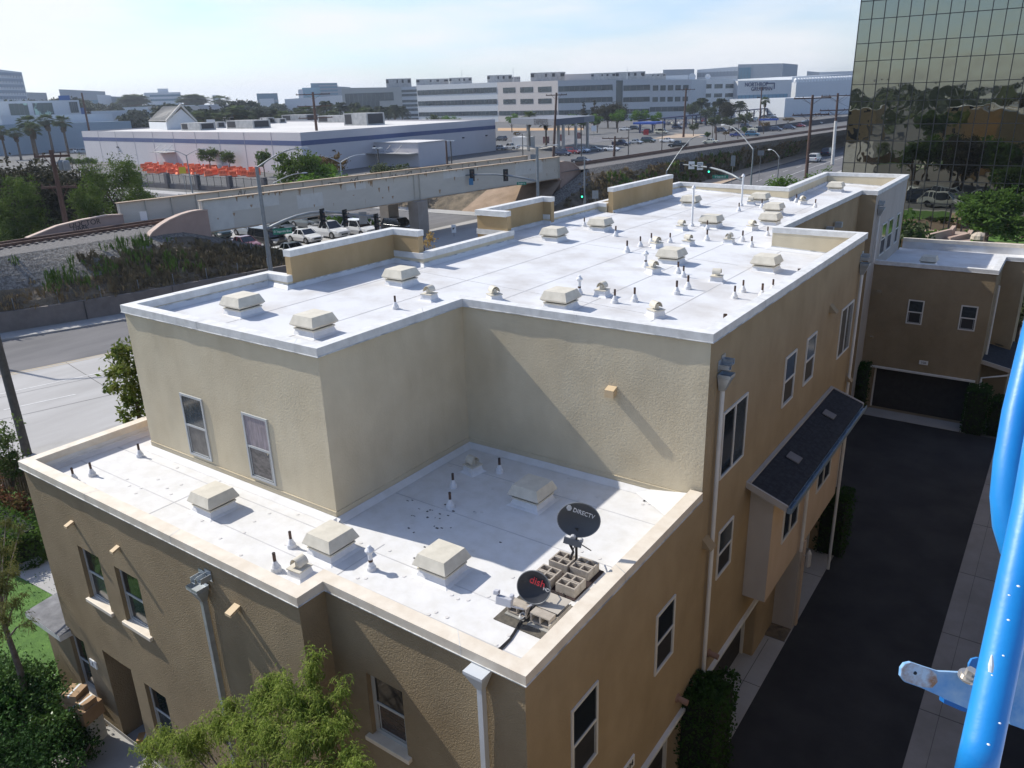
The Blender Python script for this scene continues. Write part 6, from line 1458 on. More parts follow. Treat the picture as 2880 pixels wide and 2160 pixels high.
for k in range(1,22): a = ap.lerp(apb,k/22)+up_*1.2; b = le.lerp(leb,k/22)+up_*1.2; mb.bar(a,b,.12)
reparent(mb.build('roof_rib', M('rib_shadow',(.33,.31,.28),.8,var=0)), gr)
# gas station
gs = empty('gas_station', (-137,225,0), 0, 'fuel station canopy with grey lettered band standing beside two fan palms', 'gas station')
A0, A1, A2 = atz(1435,352,5.2), atz(1561,362,5.2), atz(1672,340,5.2)
def vert(a, z): return Vector((a.x,a.y,z))
A0, A1, A2 = atd(1438,348,238), atd(1558,355,214), atd(1672,338,240); zc = (A1.z+A2.z)/2; A3 = A0+A2-A1
mb = MB(); mb.prism([A0,A1,A2,A3], zc-.1, zc+1.5); reparent(mb.build('canopy', M('canopy_grey',(.14,.15,.17),.6,var=.05)), gs)
mb = MB(); nrm = (A2-A1); nrm.z = 0; nl = Vector((nrm.y,-nrm.x,0)).normalized(); mb.obox(vert(A1,zc-.15), Vector((nrm.x,nrm.y,0))*.72, nl*.1, (0,0,1.6)); reparent(mb.build('canopy_band', M('band_navy',(.03,.045,.09),.5,var=0)), gs)
d_ = (A1-A0); d_.z = 0; nl2 = Vector((d_.y,-d_.x,0)).normalized()
t = text_mesh('EXPRESS', 2.2, M('letter_dark',(.03,.03,.035),.6,var=0), vert(A0,zc+.7)+d_*.72+nl2*.15, d_, (0,0,1), None, 'lettering'); reparent(t, gs)
for a in (A0.lerp(A1,.35),A1.lerp(A2,.15),A0.lerp(A1,.85)+(A2-A1)*.2,A1.lerp(A2,.45),A1.lerp(A2,.75)):
    mb = MB(); mb.box((a.x-.3,a.y+1,0),(a.x+.3,a.y+1.6,zc)); reparent(mb.build('column', M('col_tan',(.38,.36,.32),.8,var=.05)), gs)
for u, v in ((1536,403),(1580,396),(1627,390)):
    c = atz(u,v,0); mb = MB(); mb.box((c.x-.9,c.y-.5,0),(c.x+.9,c.y+.5,2.1)); o = mb.build('fuel_pump', M('pump_dark',(.05,.04,.045),.6,col2=(.2,.05,.04),scale=1)); reparent(o, gs)
sheet('forecourt', [(atz(u,v,0).x,atz(u,v,0).y) for u, v in ((1520,408),(1600,412),(1760,389),(1600,380))], .01, ASPHR); sheet('kerb_island', [(atz(u,v,0).x,atz(u,v,0).y) for u, v in ((1440,422),(1590,416),(1560,410),(1450,411))], .012, CONC); sheet('ochre_verge', [(atz(u,v,0).x,atz(u,v,0).y) for u, v in ((1400,368),(1640,366),(1640,360),(1400,360))], .01, M('ochre_soil',(.42,.26,.13),.9,var=.08,scale=.1)); sheet('traffic_island', [(atz(u,v,0).x,atz(u,v,0).y) for u, v in ((1835,390),(1975,386),(1990,378),(1900,376))], .014, SAND)
kb = empty('equipment_box', (*atz(1465,413,0)[:2],0), 0, 'white utility building beside the two fan palms at the fuel station', 'kiosk'); c = atz(1470,414,0); mb = MB(); mb.box((c.x-3.2,c.y-1,0),(c.x+2.2,c.y+3.5,3.0)); reparent(mb.build('wall', FW), kb); mb = MB(); mb.box((c.x+.6,c.y+.4,3),(c.x+1.8,c.y+1.8,4.2)); reparent(mb.build('roof_unit', ACM), kb)
# blue parking canopy frames
cn = empty('parking_canopy', (*atz(1800,372,0)[:2],0), 0, 'long dark blue steel parking canopy with cross braces stretching to the right', 'canopy'); DB = M('canopy_blue',(.01,.018,.07),.5,var=.05)
ca, cb_ = atz(1800,374,0), atz(2330,309,0)
d = cb_-ca; mb = MB(); tA = Vector((ca.x,ca.y,4.4)); NN = 26
for k in range(NN):
    p = ca+d*(k/NN); mb2_ = MB(); mb2_.box((p.x-.28,p.y-.28,0),(p.x+.28,p.y+.28,4.3)); q2 = ca+d*((k+1)/NN); mb2_.bar((p.x,p.y,2.2),(p.x+(q2.x-p.x)*.5,q2.y*.5+p.y*.5,4.2),.12); mb2_.bar((q2.x,q2.y,2.2),(p.x+(q2.x-p.x)*.5,q2.y*.5+p.y*.5,4.2),.12); reparent(mb2_.build('column', DB), cn)
mb.obox((ca.x-1,ca.y,4.3), d*1.02, (-2.5,5,0), (0,0,.5)); reparent(mb.build('roof', DB), cn)
mb = MB(); a = atd(1812,348,300); mb.box((a.x-4.5,a.y,3.9),(a.x+4.5,a.y+8,4.6)); reparent(mb.build('roof_end', M('canopy_bright_blue',(.01,.06,.30),.5,var=0)), cn)
bs = empty('bus_shelter', (*atz(2160,362,0)[:2],0), 0, 'small shelter with bright blue roof among the parked cars', 'shelter'); c = atz(2160,362,0); mb = MB(); mb.box((c.x-3.4,c.y-1,3.1),(c.x+3.4,c.y+1.5,3.7)); reparent(mb.build('roof', MATS['canopy_bright_blue']), bs)
mb = MB(); [mb.box((c.x+k-.12,c.y,0),(c.x+k+.12,c.y+.2,3.1)) for k in (-3,3)]; reparent(mb.build('column', DB), bs)
mb = MB(); a, b = atz(1820,398,0), atz(2430,332,0); tf = empty('lot_fence', (a.x,a.y,0), 0, 'dark mesh fence between the tracks and the car rows', 'fence')
a, b = atz(2130,372,0), atz(2430,333,0); mb.extr([(a.x,a.y,0),(a.x+.1,a.y,0),(a.x+.1,a.y,1.9),(a.x,a.y,1.9)], b-a); reparent(mb.build('fence_mesh', M('mesh_dark',(.06,.06,.065),.9,var=.2,scale=.5)), tf)

# ================================================================ glass tower
YG = 93.0; X0 = -21.5
gt = empty('glass_tower', (X0,YG,0), 0, 'tall bronze mirror glass office tower with a grid of dark mullions at the right', 'building')
def mirror(name, tint, rough):
    mt = bpy.data.materials.new(name); mt.use_nodes = True; nt = mt.node_tree; b = nt.nodes['Principled BSDF']
    b.inputs['Base Color'].default_value = (*tint,1); b.inputs['Metallic'].default_value = 1; b.inputs['Roughness'].default_value = rough
    tc = nt.nodes.new('ShaderNodeTexCoord'); nz = nt.nodes.new('ShaderNodeTexNoise'); nz.inputs['Scale'].default_value = .55; nz.inputs['Detail'].default_value = 1.5; nt.links.new(tc.outputs['Object'], nz.inputs['Vector'])
    bp = nt.nodes.new('ShaderNodeBump'); bp.inputs['Strength'].default_value = .42; bp.inputs['Distance'].default_value = .03; nt.links.new(nz.outputs['Fac'], bp.inputs['Height']); nt.links.new(bp.outputs['Normal'], b.inputs['Normal'])
    return mt
MG = mirror('mirror_glass_bronze', (.30,.30,.25), .01); MG2 = mirror('mirror_glass_pale', (.42,.45,.40), .01)
PWd = 1.19; zr = [0.0]; k = 0; zl_ = [0, 2.32]
while zl_[-1] < 30: zl_.append(zl_[-1]+(1.69 if k % 2 else 2.28)); k += 1
zshift = (H-(H-18.81)*YG/98)         # one known mullion level
kk = min(range(len(zl_)), key=lambda i: abs(zl_[i]-zshift)); sh = zshift-zl_[kk]; zl_ = [z+sh for z in zl_]; zl_[0] = -.2
rr = random.Random(2); mb = MB(); NX = 46
for i in range(NX):
    for j in range(len(zl_)-1):
        mb.cur = 1 if rr.random() < .012 else 0
        a, b = X0+i*PWd, X0+(i+1)*PWd; z0_, z1_ = zl_[j], zl_[j+1]; e1_, e2_, e3_ = rr.gauss(0,.0022), rr.gauss(0,.0022), rr.gauss(0,.002)
        mb.face([(a,YG+e1_+e3_,z0_),(b,YG-e1_+e3_,z0_),(b,YG-e1_-e2_,z1_),(a,YG+e1_-e2_,z1_)])
reparent(mb.build('curtain_glass', [MG, MG2]), gt)
MUL = M('mullion_bronze', (.018,.018,.018), .5, var=0); mb = MB()
for i in range(NX+1): mb.box((X0+i*PWd-.035,YG-.07,-.2),(X0+i*PWd+.035,YG+.02,zl_[-1]))
for z in zl_: mb.box((X0,YG-.05,z-.035),(X0+NX*PWd,YG+.02,z+.035))
reparent(mb.build('mullion_grid', MUL), gt)
mb = MB(); mb.box((X0,YG+.05,-.2),(X0+NX*PWd,YG+34,zl_[-1])); reparent(mb.build('tower_core', DARKL), gt)
mb = MB(); mb.box((-10.4,YG-.12,0),(-10.25,YG,2.3)); mb.box((-9.2,YG-.12,0),(-9.05,YG,2.3)); mb.box((-8.0,YG-.12,0),(-7.85,YG,2.3)); mb.box((-10.4,YG-.12,2.25),(-7.85,YG,2.4)); reparent(mb.build('entrance_door_frame', MUL), gt)
lw = empty('garden_wall', (-10,90,0), 0, 'low pinkish retaining walls flanking the path to the glass tower door', 'wall'); GW = M('garden_wall_pink',(.42,.31,.25),.85,var=.06,scale=1)
pw = [atz(2608,668,.5),atz(2672,650,.7),atz(2684,634,.9)]; mb = MB()
for a, b in zip(pw, pw[1:]): mb.bar(vert(a,.35),vert(b,.45),.35,.9)
reparent(mb.build('wall_left', GW), lw); lw.children[0].name = 'wall_segment'
pw = [atz(2668,672,.2),atz(2722,662,.3),atz(2736,640,.6)]; mb = MB()
for a, b in zip(pw, pw[1:]): mb.bar(vert(a,.1),vert(b,.3),.4,.5)
reparent(mb.build('wall_segment', GW), lw)
sheet('path', [(-10.4,86),(-7.6,86),(-7.9,93),(-10.2,93)], .03, M('path_pink',(.36,.28,.23),.9,var=.05))
mb = MB(); mb.lathe([(.5,0),(.8,.15),(.75,.5),(.4,.75),(.1,.8)], (0,0,0), 9); o = mb.build('boulder', M('boulder_beige',(.5,.43,.34),.9,col2=(.3,.25,.2),scale=2,bump=1,bscale=5,bdist=.1)); o.location = atz(2753,676,.1); tag(o, 'pale boulder on the lawn in front of the glass tower', 'rock')
# ================================================================ vegetation
def LEAF(name, c1, c2, scale=2., tr=.42, rough=.75):
    mt = M(name, c1, rough, col2=c2, scale=scale, detail=3, lo=.35, hi=.65, spec=.12); nt = mt.node_tree
    b = nt.nodes['Principled BSDF']; out = [n for n in nt.nodes if n.type == 'OUTPUT_MATERIAL'][0]; rp = [n for n in nt.nodes if n.type == 'VALTORGB'][0]
    t = nt.nodes.new('ShaderNodeBsdfTranslucent'); nt.links.new(rp.outputs['Color'], t.inputs['Color']); mx = nt.nodes.new('ShaderNodeMixShader'); mx.inputs[0].default_value = tr
    nt.links.new(b.outputs[0], mx.inputs[1]); nt.links.new(t.outputs[0], mx.inputs[2]); nt.links.new(mx.outputs[0], out.inputs[0]); return mt
LG = LEAF('leaf_green', (.04,.085,.015), (.09,.155,.03)); LDK = LEAF('leaf_dark', (.028,.03,.016), (.065,.06,.032), tr=.2); LPI = LEAF('leaf_pine', (.045,.085,.012), (.115,.17,.028), 1.2, .3); LOL = LEAF('leaf_olive', (.05,.07,.03), (.10,.12,.06)); LBR = LEAF('leaf_bright', (.06,.13,.015), (.12,.22,.03)); LWI = LEAF('leaf_willow', (.12,.19,.025), (.34,.40,.10), 9., .5)
LBRN = LEAF('leaf_brownish', (.10,.07,.03), (.16,.11,.05)); LPH = LEAF('leaf_red_tip', (.09,.10,.03), (.22,.08,.05), 3.); LHZ = LEAF('leaf_far', (.05,.065,.045), (.08,.095,.06), .3, .2); BARK = M('bark', (.07,.05,.035), .95, col2=(.12,.09,.065), scale=3)
def leaf_face(mb, c, s, rr, asp=.55, upb=.4):
    n = Vector((rr.gauss(0,1),rr.gauss(0,1),rr.gauss(0,1)+upb)).normalized(); a = n.cross(Vector((rr.gauss(0,1),rr.gauss(0,1),rr.gauss(0,1)))).normalized(); b = n.cross(a)
    mb.face([c-a*s*.5, c+b*s*asp*.5, c+a*s*.5, c-b*s*asp*.5])
def crown(lobes, n, s, rr, asp=.55, upb=.4, shell=.55, jag=.25):
    """leaves spread over many sub-clumps inside ellipsoid lobes (c, rx, ry, rz)"""
    mb = MB(); W = [l[1]*l[2]*l[3] for l in lobes]; tot = sum(W)
    for l, w in zip(lobes, W):
        c, rx, ry, rz = Vector(l[0]), l[1], l[2], l[3]; m_ = int(n*w/tot); k = max(3, m_//28)
        for q in range(k):
            th, ph = rr.uniform(0,6.283), math.acos(rr.uniform(-1,1)); r = (shell+(1-shell)*rr.random())*(1+rr.gauss(0,jag*.5))
            d = Vector((math.sin(ph)*math.cos(th)*rx, math.sin(ph)*math.sin(th)*ry, math.cos(ph)*rz))*r
            cc = c+d; cr = min(rx,ry,rz)*rr.uniform(.14,.32)
            for t in range(m_//k): leaf_face(mb, cc+Vector((rr.gauss(0,cr),rr.gauss(0,cr),rr.gauss(0,cr*.8))), s*rr.uniform(.6,1.3), rr, asp, upb)
    return mb
def trunk(mb, h, r, rr, limbs=5, spread=.35, lean=(0,0)):
    top = Vector((lean[0],lean[1],h)); mb.tube([(0,0,-.1),(top*.5)+Vector((rr.gauss(0,.05)*h*.3,rr.gauss(0,.05)*h*.3,0)),top], [r,r*.75,r*.45], 7)
    for k in range(limbs):
        a = rr.uniform(0,6.28); s0 = top*rr.uniform(.5,.9); e = s0+Vector((math.cos(a)*h*spread,math.sin(a)*h*spread,h*rr.uniform(.25,.5))); mb.tube([s0, s0.lerp(e,.5)+Vector((0,0,.05*h)), e], [r*.4,r*.25,r*.1], 5)
TP = {}
def tree_proto(key, hgt, lobes, n, s, leaf, tr, th=None, asp=.55, upb=.4, seed=1, shell=.5, jag=.3, limbs=5):
    rr = random.Random(seed); root = empty('tree'); mb = MB(); trunk(mb, th or hgt*.55, hgt*.028, rr, limbs); mb.build('trunk', BARK, root)
    crown(lobes, n, s, rr, asp, upb, shell, jag).build('crown', leaf, root); TP[key] = (root, hgt); return root
rt = random.Random(4)
def rl(n, c, R_, r0, r1, flat=.8, seed=0):
    q = random.Random(seed); out = []
    for k in range(n):
        a, e, rad = q.uniform(0,6.28), q.uniform(-.6,1), q.random()**.5; r = q.uniform(r0,r1)
        out.append(((c[0]+math.cos(a)*R_*rad, c[1]+math.sin(a)*R_*rad, c[2]+e*R_*flat), r, r, r*.85))
    return out
tree_proto('round', 6, rl(9,(0,0,3.9),1.5,.8,1.3,seed=1), 5200, .28, LG, 0, seed=1)
tree_proto('round2', 6, rl(11,(0,0,3.7),1.7,.7,1.2,seed=2), 5600, .28, LPI, 0, seed=2)
tree_proto('bright', 6, rl(12,(0,0,4.2),1.7,.8,1.2,.55,seed=3), 3200, .30, LBR, 0, seed=3)
tree_proto('olive', 7, rl(12,(0,0,4.4),1.9,.8,1.3,seed=4), 3200, .32, LOL, 0, seed=4)
tree_proto('dark', 9, rl(16,(0,0,5.0),2.7,1.3,2.1,seed=5), 9000, .36, LDK, 0, seed=5)
tree_proto('brown', 5, rl(9,(0,0,3.6),1.9,.6,.9,.35,seed=6), 2200, .26, LBRN, 0, seed=6)
tree_proto('far', 9, rl(12,(0,0,5.0),2.6,1.4,2.2,seed=7), 1300, .9, LHZ, 0, seed=7)
tree_proto('cone', 12, [((0,0,2.5+k*1.3),2.3-k*.27,2.3-k*.27,1.1) for k in range(7)], 3200, .5, LDK, 0, th=10, seed=8, limbs=0)
# fan palm
def palm_proto(key, h, nf, fl, leaf, skirt=True, arch=.5, seed=1):
    rr = random.Random(seed); root = empty('palm_tree'); mb = MB(); mb.tube([(0,0,0),(.05,0,h*.5),(0,.05,h)], [.26,.2,.2], 9); mb.build('trunk', BARK, root)
    mb = MB(); c0 = Vector((0,.05,h))
    for k in range(nf):
        a = rr.uniform(0,6.28); e = rr.uniform(-.5,1.35); d = Vector((math.cos(a)*math.cos(e),math.sin(a)*math.cos(e),math.sin(e))); side = d.cross(Vector((0,0,1)))
        side = side.normalized() if side.length > .01 else Vector((1,0,0)); L_ = fl*rr.uniform(.8,1.1); pts = [c0+d*L_*t-Vector((0,0,arch*L_*t*t)) for t in (0,.3,.6,.85,1)]
        if skirt:
            m_ = pts[2]; out = (pts[3]-pts[1]).normalized(); nn = 9
            mb.face([pts[0], pts[1]+side*.04, m_, pts[1]-side*.04])
            for q in range(nn): an = (q/(nn-1)-.5)*2.6; t = (out*math.cos(an)+side*math.sin(an)); w = side*math.cos(an)-out*math.sin(an); mb.face([m_, m_+t*fl*.28+w*.08, m_+t*fl*.55-Vector((0,0,.12)), m_+t*fl*.28-w*.08])
        else:
            for q in range(4):
                for k2 in range(3):
                    p = pts[q].lerp(pts[q+1],(k2+.5)/3)
                    for s_ in (-1,1): mb.face([p, p+side*s_*.22*fl*.6+d*.16*fl-Vector((0,0,.05)), p+side*s_*.3*fl*.7-Vector((0,0,.22*fl*.5))+d*.2, p-Vector((0,0,.02))+d*.08*fl])
    mb.build('fronds', leaf, root)
    if skirt:
        mb = MB()
        for k in range(90): a = rr.uniform(0,6.28); z = h-rr.uniform(.1,1.7); r = .25+(h-z)*.0+rr.uniform(.2,.6)*(1-(h-z)/2.6); p = Vector((math.cos(a)*.18,math.sin(a)*.18,z+.3)); q = Vector((math.cos(a)*r,math.sin(a)*r,z-.5)); s_ = Vector((-math.sin(a),math.cos(a),0))*.13; mb.face([p-s_*.4, q-s_, q+s_, p+s_*.4])
        mb.build('dry_skirt', LBRN, root)
    TP[key] = (root, h+fl*.7)
palm_proto('fan', 6.5, 46, 1.7, LEAF('leaf_palm',(.05,.08,.035),(.12,.15,.07),1.5), True, .35, 3)
palm_proto('date', 6.5, 60, 3.0, LEAF('leaf_date',(.06,.08,.045),(.13,.15,.09),1.5), False, .55, 4)
usedt = {}
def tree(key, x, y, h, label, group=None, z=0, name=None, sx=1., cat='tree', rz=None):
    root, h0 = TP[key]; s = h/h0; o = dup(root, (x,y,z), rz if rz is not None else rt.uniform(0,6.28), label, group, sc=(s*sx,s*sx,s)); o.name = name or ('palm_tree' if key in ('fan','date') else ('conifer_tree' if key == 'cone' else 'broadleaf_tree')); o['category'] = 'palm' if key in ('fan','date') else cat; return o
def treep(key, u, vt, vb, label, group=None, d=None, **k):
    if d: p = atd(u, vb, d); x, y = p.x, p.y
    else: x, y = rbase(u, vb)
    h = atd(u, vt, math.hypot(x,y)).z; return tree(key, x, y, h, label, group, **k)
# small trees in front of the warehouse
treep('round2',592,414,478,'round tree growing out of the orange barriers, left one',sx=1.15); treep('round2',647,422,482,'round tree growing out of the orange barriers, right one',sx=1.0)
treep('round2',745,420,497,'big dark green tree right of the orange barriers, behind the lamp arm',sx=.85); treep('round2',843,418,500,'grey-green pine in front of the warehouse corner',sx=.85,d=112); treep('bright',908,440,510,'bright green tree at the foot of the three-crossarm pole',sx=.9,d=112); treep('bright',890,487,512,'low yellow-green shrub below the bright green tree',sx=1.6,d=100,cat='shrub'); treep('olive',1090,443,492,'spreading olive-green bush tree in front of the warehouse canopy',sx=1.5,d=118); treep('brown',925,425,470,'thin brown-leaved sapling behind the bright green tree',d=125)
# palms by the fuel station
treep('fan',1489,314,415,'taller fan palm beside the fuel station kiosk',sx=1.15); treep('fan',1536,331,413,'shorter fan palm in front of the fuel canopy',sx=1.2); treep('bright',1440,320,372,'yellow-green tree left of the taller fan palm',sx=1.2)
GPL = 'fan palms in the row at the left'
for u, vt, vb, lb in ((20,353,450,'fan palm at the far left of the palm row'),(60,360,450,'fan palm second from the left in the palm row'),(103,325,455,'tallest fan palm, third from the left, with double crown look'),(150,322,430,'fan palm fourth from the left in the palm row'),(193,325,432,'fan palm fifth from the left, at the warehouse end'),(266,329,388,'short fan palm peeping over the warehouse roof beside the wooden pole')):
    treep('fan',u,vt,vb,lb,GPL,sx=1.15)
treep('fan',110,345,455,'fan palm partly hidden behind the tallest palm of the row',GPL,d=285,sx=1.1)
GDP = 'date palms behind the warehouse'
for u, vt, vb, d_ in ((921,278,340,430),(960,282,340,420),(1002,283,340,430),(1035,292,340,440),(1070,294,340,430),(1092,296,340,440),(1112,290,340,430),(1132,294,340,440),(575,300,345,350),(605,302,345,355),(640,300,345,350),(725,302,345,360),(770,300,345,360)):
    treep('date',u,vt,vb,'feathery date palm in the long row behind the warehouse roof',GDP,d=d_,sx=.95)
for u, vt in ((860,300),(935,312),(985,315),(1030,303),(672,297),(690,312),(562,312),(612,318),(800,312)): treep('fan',u,vt,345,'stout fan palm among the date palms behind the warehouse roof','stout fan palms behind the warehouse',d=340,sx=1.6)
treep('date',1972,271,317,'date palm left of the white four-storey block',d=400); treep('date',2024,272,320,'date palm in the middle of the white four-storey block',d=400); treep('date',2080,280,325,'date palm at the left edge of the white hangar',d=390); treep('fan',2151,273,300,'small fan palm in front of the blue hangar doors',d=420)
# trees in front of the office block
for u, vt, vb, key, lb, sx, d_ in ((1641,282,345,'cone','tall dark conifer in front of the grey office wing, left one',1.1,380),(1672,276,345,'cone','tall dark conifer in front of the grey office wing, right one',1.2,380),(1710,288,345,'dark','dark broad tree below the slanted glass',1.3,375),(1735,290,345,'dark','dark tree right of the slanted glass base',1.2,375),(1680,320,357,'bright','clipped yellow-green tree left of the trio by the office',1.,330),(1737,308,352,'bright','clipped yellow-green tree in the middle by the office',1.1,330),(1799,309,350,'bright','clipped yellow-green tree, third by the office',1.2,330),(1842,316,350,'bright','pale flat yellow-green tree left of the canopy',1.2,330),(1600,322,350,'bright','yellow-green tree behind the fuel canopy, left',1.3,320),(1635,325,350,'bright','yellow-green tree behind the fuel canopy, right',1.5,320),(1498-280,315,345,'olive','round olive tree in front of the white office strips',1.1,350),(1270,325,343,'bright','low clipped hedge tree in front of the office',1.6,350),(1949,280,318,'olive','brownish olive tree at the right end of the office',1.,400),(1988,295,325,'olive','grey-green tree between the date palms',1.2,380),(2044,283,320,'dark','dark round tree right of the second date palm',1.,390)):
    treep(key,u,vt,vb,lb,None,d=d_,sx=sx)
for u, vt, vb, key, lb, sx in ((1950,341,383,'olive','thin dark tree left end of the tree group in the lot',1.,),(2010,318,375,'olive','large grey-green tree in the middle of the lot, first of three',1.25),(2050,323,372,'olive','large grey-green tree in the middle of the lot, second of three',1.2),(2095,310,368,'olive','tallest grey-green tree of the three in the lot',1.25),(1990,369,394,'round','small sparse tree beside the cream saloon',1.),(2040,369,393,'brown','yellowish young tree beside the bright blue saloon',1.),(2092,355,383,'round','small dark tree at the car row',.9),(2147,341,377,'brown','brownish tree in front of the beige pickup',1.2),(2215,329,358,'brown','flat-topped brown tree left of the power poles',1.5),(1480-25,368,400,'brown','bare thin shrub at the edge of the fuel station',.8)):
    treep(key,u,vt,vb,lb,None,sx=sx)
# background trees
GBT = 'trees in the hazy belt below the horizon'
q = random.Random(12)
for k in range(78):
    u = q.uniform(230,960); d_ = q.choice((480,560,650,760,900)); vh = 286+q.uniform(-8,10)
    treep('far' if q.random() < .85 else 'cone',u,vh+(0 if d_ > 600 else 6),330,'hazy grey-green tree in the belt below the left horizon',GBT,d=d_,sx=q.uniform(.9,1.5))
for u, vt, d_ in ((660,268,500),(690,270,500),(705,275,500),(745,287,480),(765,292,480),(455,277,420),(480,279,420),(500,285,420),(535,303,400),(500,300,400),(345,310,400),(365,312,400),(385,318,400),(200,258,600),(170,262,600),(150,262,600)): treep('far',u,vt,335,'larger dark tree standing out of the belt beyond the warehouse','larger trees of the belt beyond the warehouse',d=d_,sx=1.2)
for k in range(26):
    u = q.uniform(0,250); treep('far',u,q.uniform(266,283),330,'hazy tree behind the industrial hall at the left','trees behind the left industrial hall',d=q.choice((520,600,700)),sx=1.2)
for u in (362,371,378,384,390,529,545,552,556,565,622): treep('fan',u,q.uniform(265,274),300,'tiny distant palm on the skyline','tiny palms on the skyline',d=800,sx=2.)
mb = MB(); q = random.Random(5)
for k in range(2600):
    an = q.uniform(-1.45,.5); d_ = q.uniform(950,2200); c = Vector((math.sin(an)*d_,math.cos(an)*d_,q.uniform(0,1)**1.5*(9+noise.noise(Vector((an*14,d_*.002,0)))*9)+1)); leaf_face(mb, c, q.uniform(6,16), q, .8, 0)
tag(mb.build('distant_woodland', LHZ), kind='stuff')
mb = MB(); q = random.Random(6)
for k in range(5200):        # tree belt and shrubs behind the camera, mirrored by the tower
    x, y = q.uniform(-420,420), q.uniform(-900,-110); c = Vector((x,y,q.random()**1.3*(8+noise.noise(Vector((x*.02,y*.02,0)))*9))); leaf_face(mb, c, q.uniform(3,9), q, .8, .3)
tag(mb.build('distant_woodland', LEAF('leaf_behind',(.03,.045,.02),(.07,.09,.04),.05,.2)), kind='stuff')
GMT = 'trees mirrored in the glass tower'
for k in range(9): tree(q.choice(('round','dark','olive')), q.uniform(-21,-9), q.uniform(48,56), q.uniform(6.5,8.2), 'leafy tree mirrored in the glass tower', GMT)
for k in range(5): tree(q.choice(('round','olive')), -7+k*1.9, q.uniform(48,52), q.uniform(4.6,5.4), 'leafy tree mirrored in the glass tower', GMT)
for k in range(16): tree(q.choice(('round','dark','olive')), q.uniform(-50,24), q.uniform(-75,-25), q.uniform(8,13), 'leafy tree mirrored in the glass tower', GMT)
for k, (x, y, w_, l, h) in enumerate(((1.7,-14,12,50,9.8),(14,38,10,1,.1),(-34,-75,20,12,8.5),(4,-85,24,12,9),(-70,-80,18,12,9),(24,54,0,0,0))):
    if w_ and h > 1:
        r_ = empty('town_house', (x,y,0), 0, ['tan stucco house with flat roof across the alley outside the frame','','tan house row behind the viewpoint, left one','tan house row behind the viewpoint, right one','tan house row behind the viewpoint, far left one'][k], 'building', 'houses outside the frame mirrored in the glass tower'); mb = MB(); mb.box((x,y,0),(x+w_,y+l,h)); reparent(mb.build('wall', BROWN if x > 0 and y > -20 else GOLD), r_); mb = MB(); mb.box((x-.1,y-.1,h),(x+w_+.1,y+l+.1,h+.15)); reparent(mb.build('parapet_cap', CAPW), r_)
        mb = MB(); [mb.box((x+2+4*t,y+l,hh),(x+3.2+4*t,y+l+.05,hh+1.5)) for t in range(int(w_//4)) for hh in (1,4,7)]; reparent(mb.build('window_row', GLASS), r_)
# left trees beyond the track
def big_conifer(x, y, h, w, label, leaf, seed, n=9000, s=.26):
    q = random.Random(seed); root = empty('conifer_tree', (x,y,0), 0, label, 'tree'); mb = MB(); trunk(mb, h*.6, .22, q, 6); mb.build('trunk', BARK, root); lob = []
    for k in range(26):
        z = q.uniform(.12,.92)*h; rad = w*(1-.62*(z/h))*q.uniform(.2,.8); a = q.uniform(0,6.28); r = w*.30*(1.15-.6*z/h); lob.append(((math.cos(a)*rad,math.sin(a)*rad,z), r, r, r*1.35))
    crown(lob, n, s, q, .3, 1.2, .35, .5).build('crown', leaf, root); return root
zg = 0
def tp(u, v, d): p = atd(u, v, d); return p.x, p.y
x, y = tp(75,690,88); big_conifer(x,y,atd(75,500,88).z,4.6,'bushy bright green conifer at the left edge behind the tracks',LPI,31,32000)
x, y = tp(345,640,90); big_conifer(x,y,atd(310,440,90).z,6.0,'large spreading green conifer behind the tracks, left of the barriers',LPI,32,42000); x, y = tp(258,660,86); big_conifer(x,y,atd(258,500,86).z,3.8,'medium green conifer between the two larger conifers',LPI,33,20000); x, y = tp(392,600,93); big_conifer(x,y,atd(385,440,93).z,2.6,'slender tufted conifer at the right end of the green group',LPI,34,12000); x, y = tp(180,660,84); big_conifer(x,y,atd(180,610,84).z,2.4,'low grey-green shrub beside the old pole',LOL,35,4500)
for k, (u, v, h_) in enumerate(((20,455,0),(70,462,0),(130,460,0),(185,470,0),(235,468,0),(40,520,0),(150,510,0),(200,540,0),(0,560,0),(120,560,0))):
    x, y = tp(u,620,99+k % 3*3); tree('dark',x,y,atd(u,v,100).z,'dark evergreen tree of the mass behind the green conifers at the left','dark evergreens behind the tracks',sx=1.25)
for u, v in ((205,440),(235,443),(262,440)): treep('round',u,v,475,'small round green shrub in front of the warehouse left wall','round shrubs at the warehouse left end',sx=1.4)
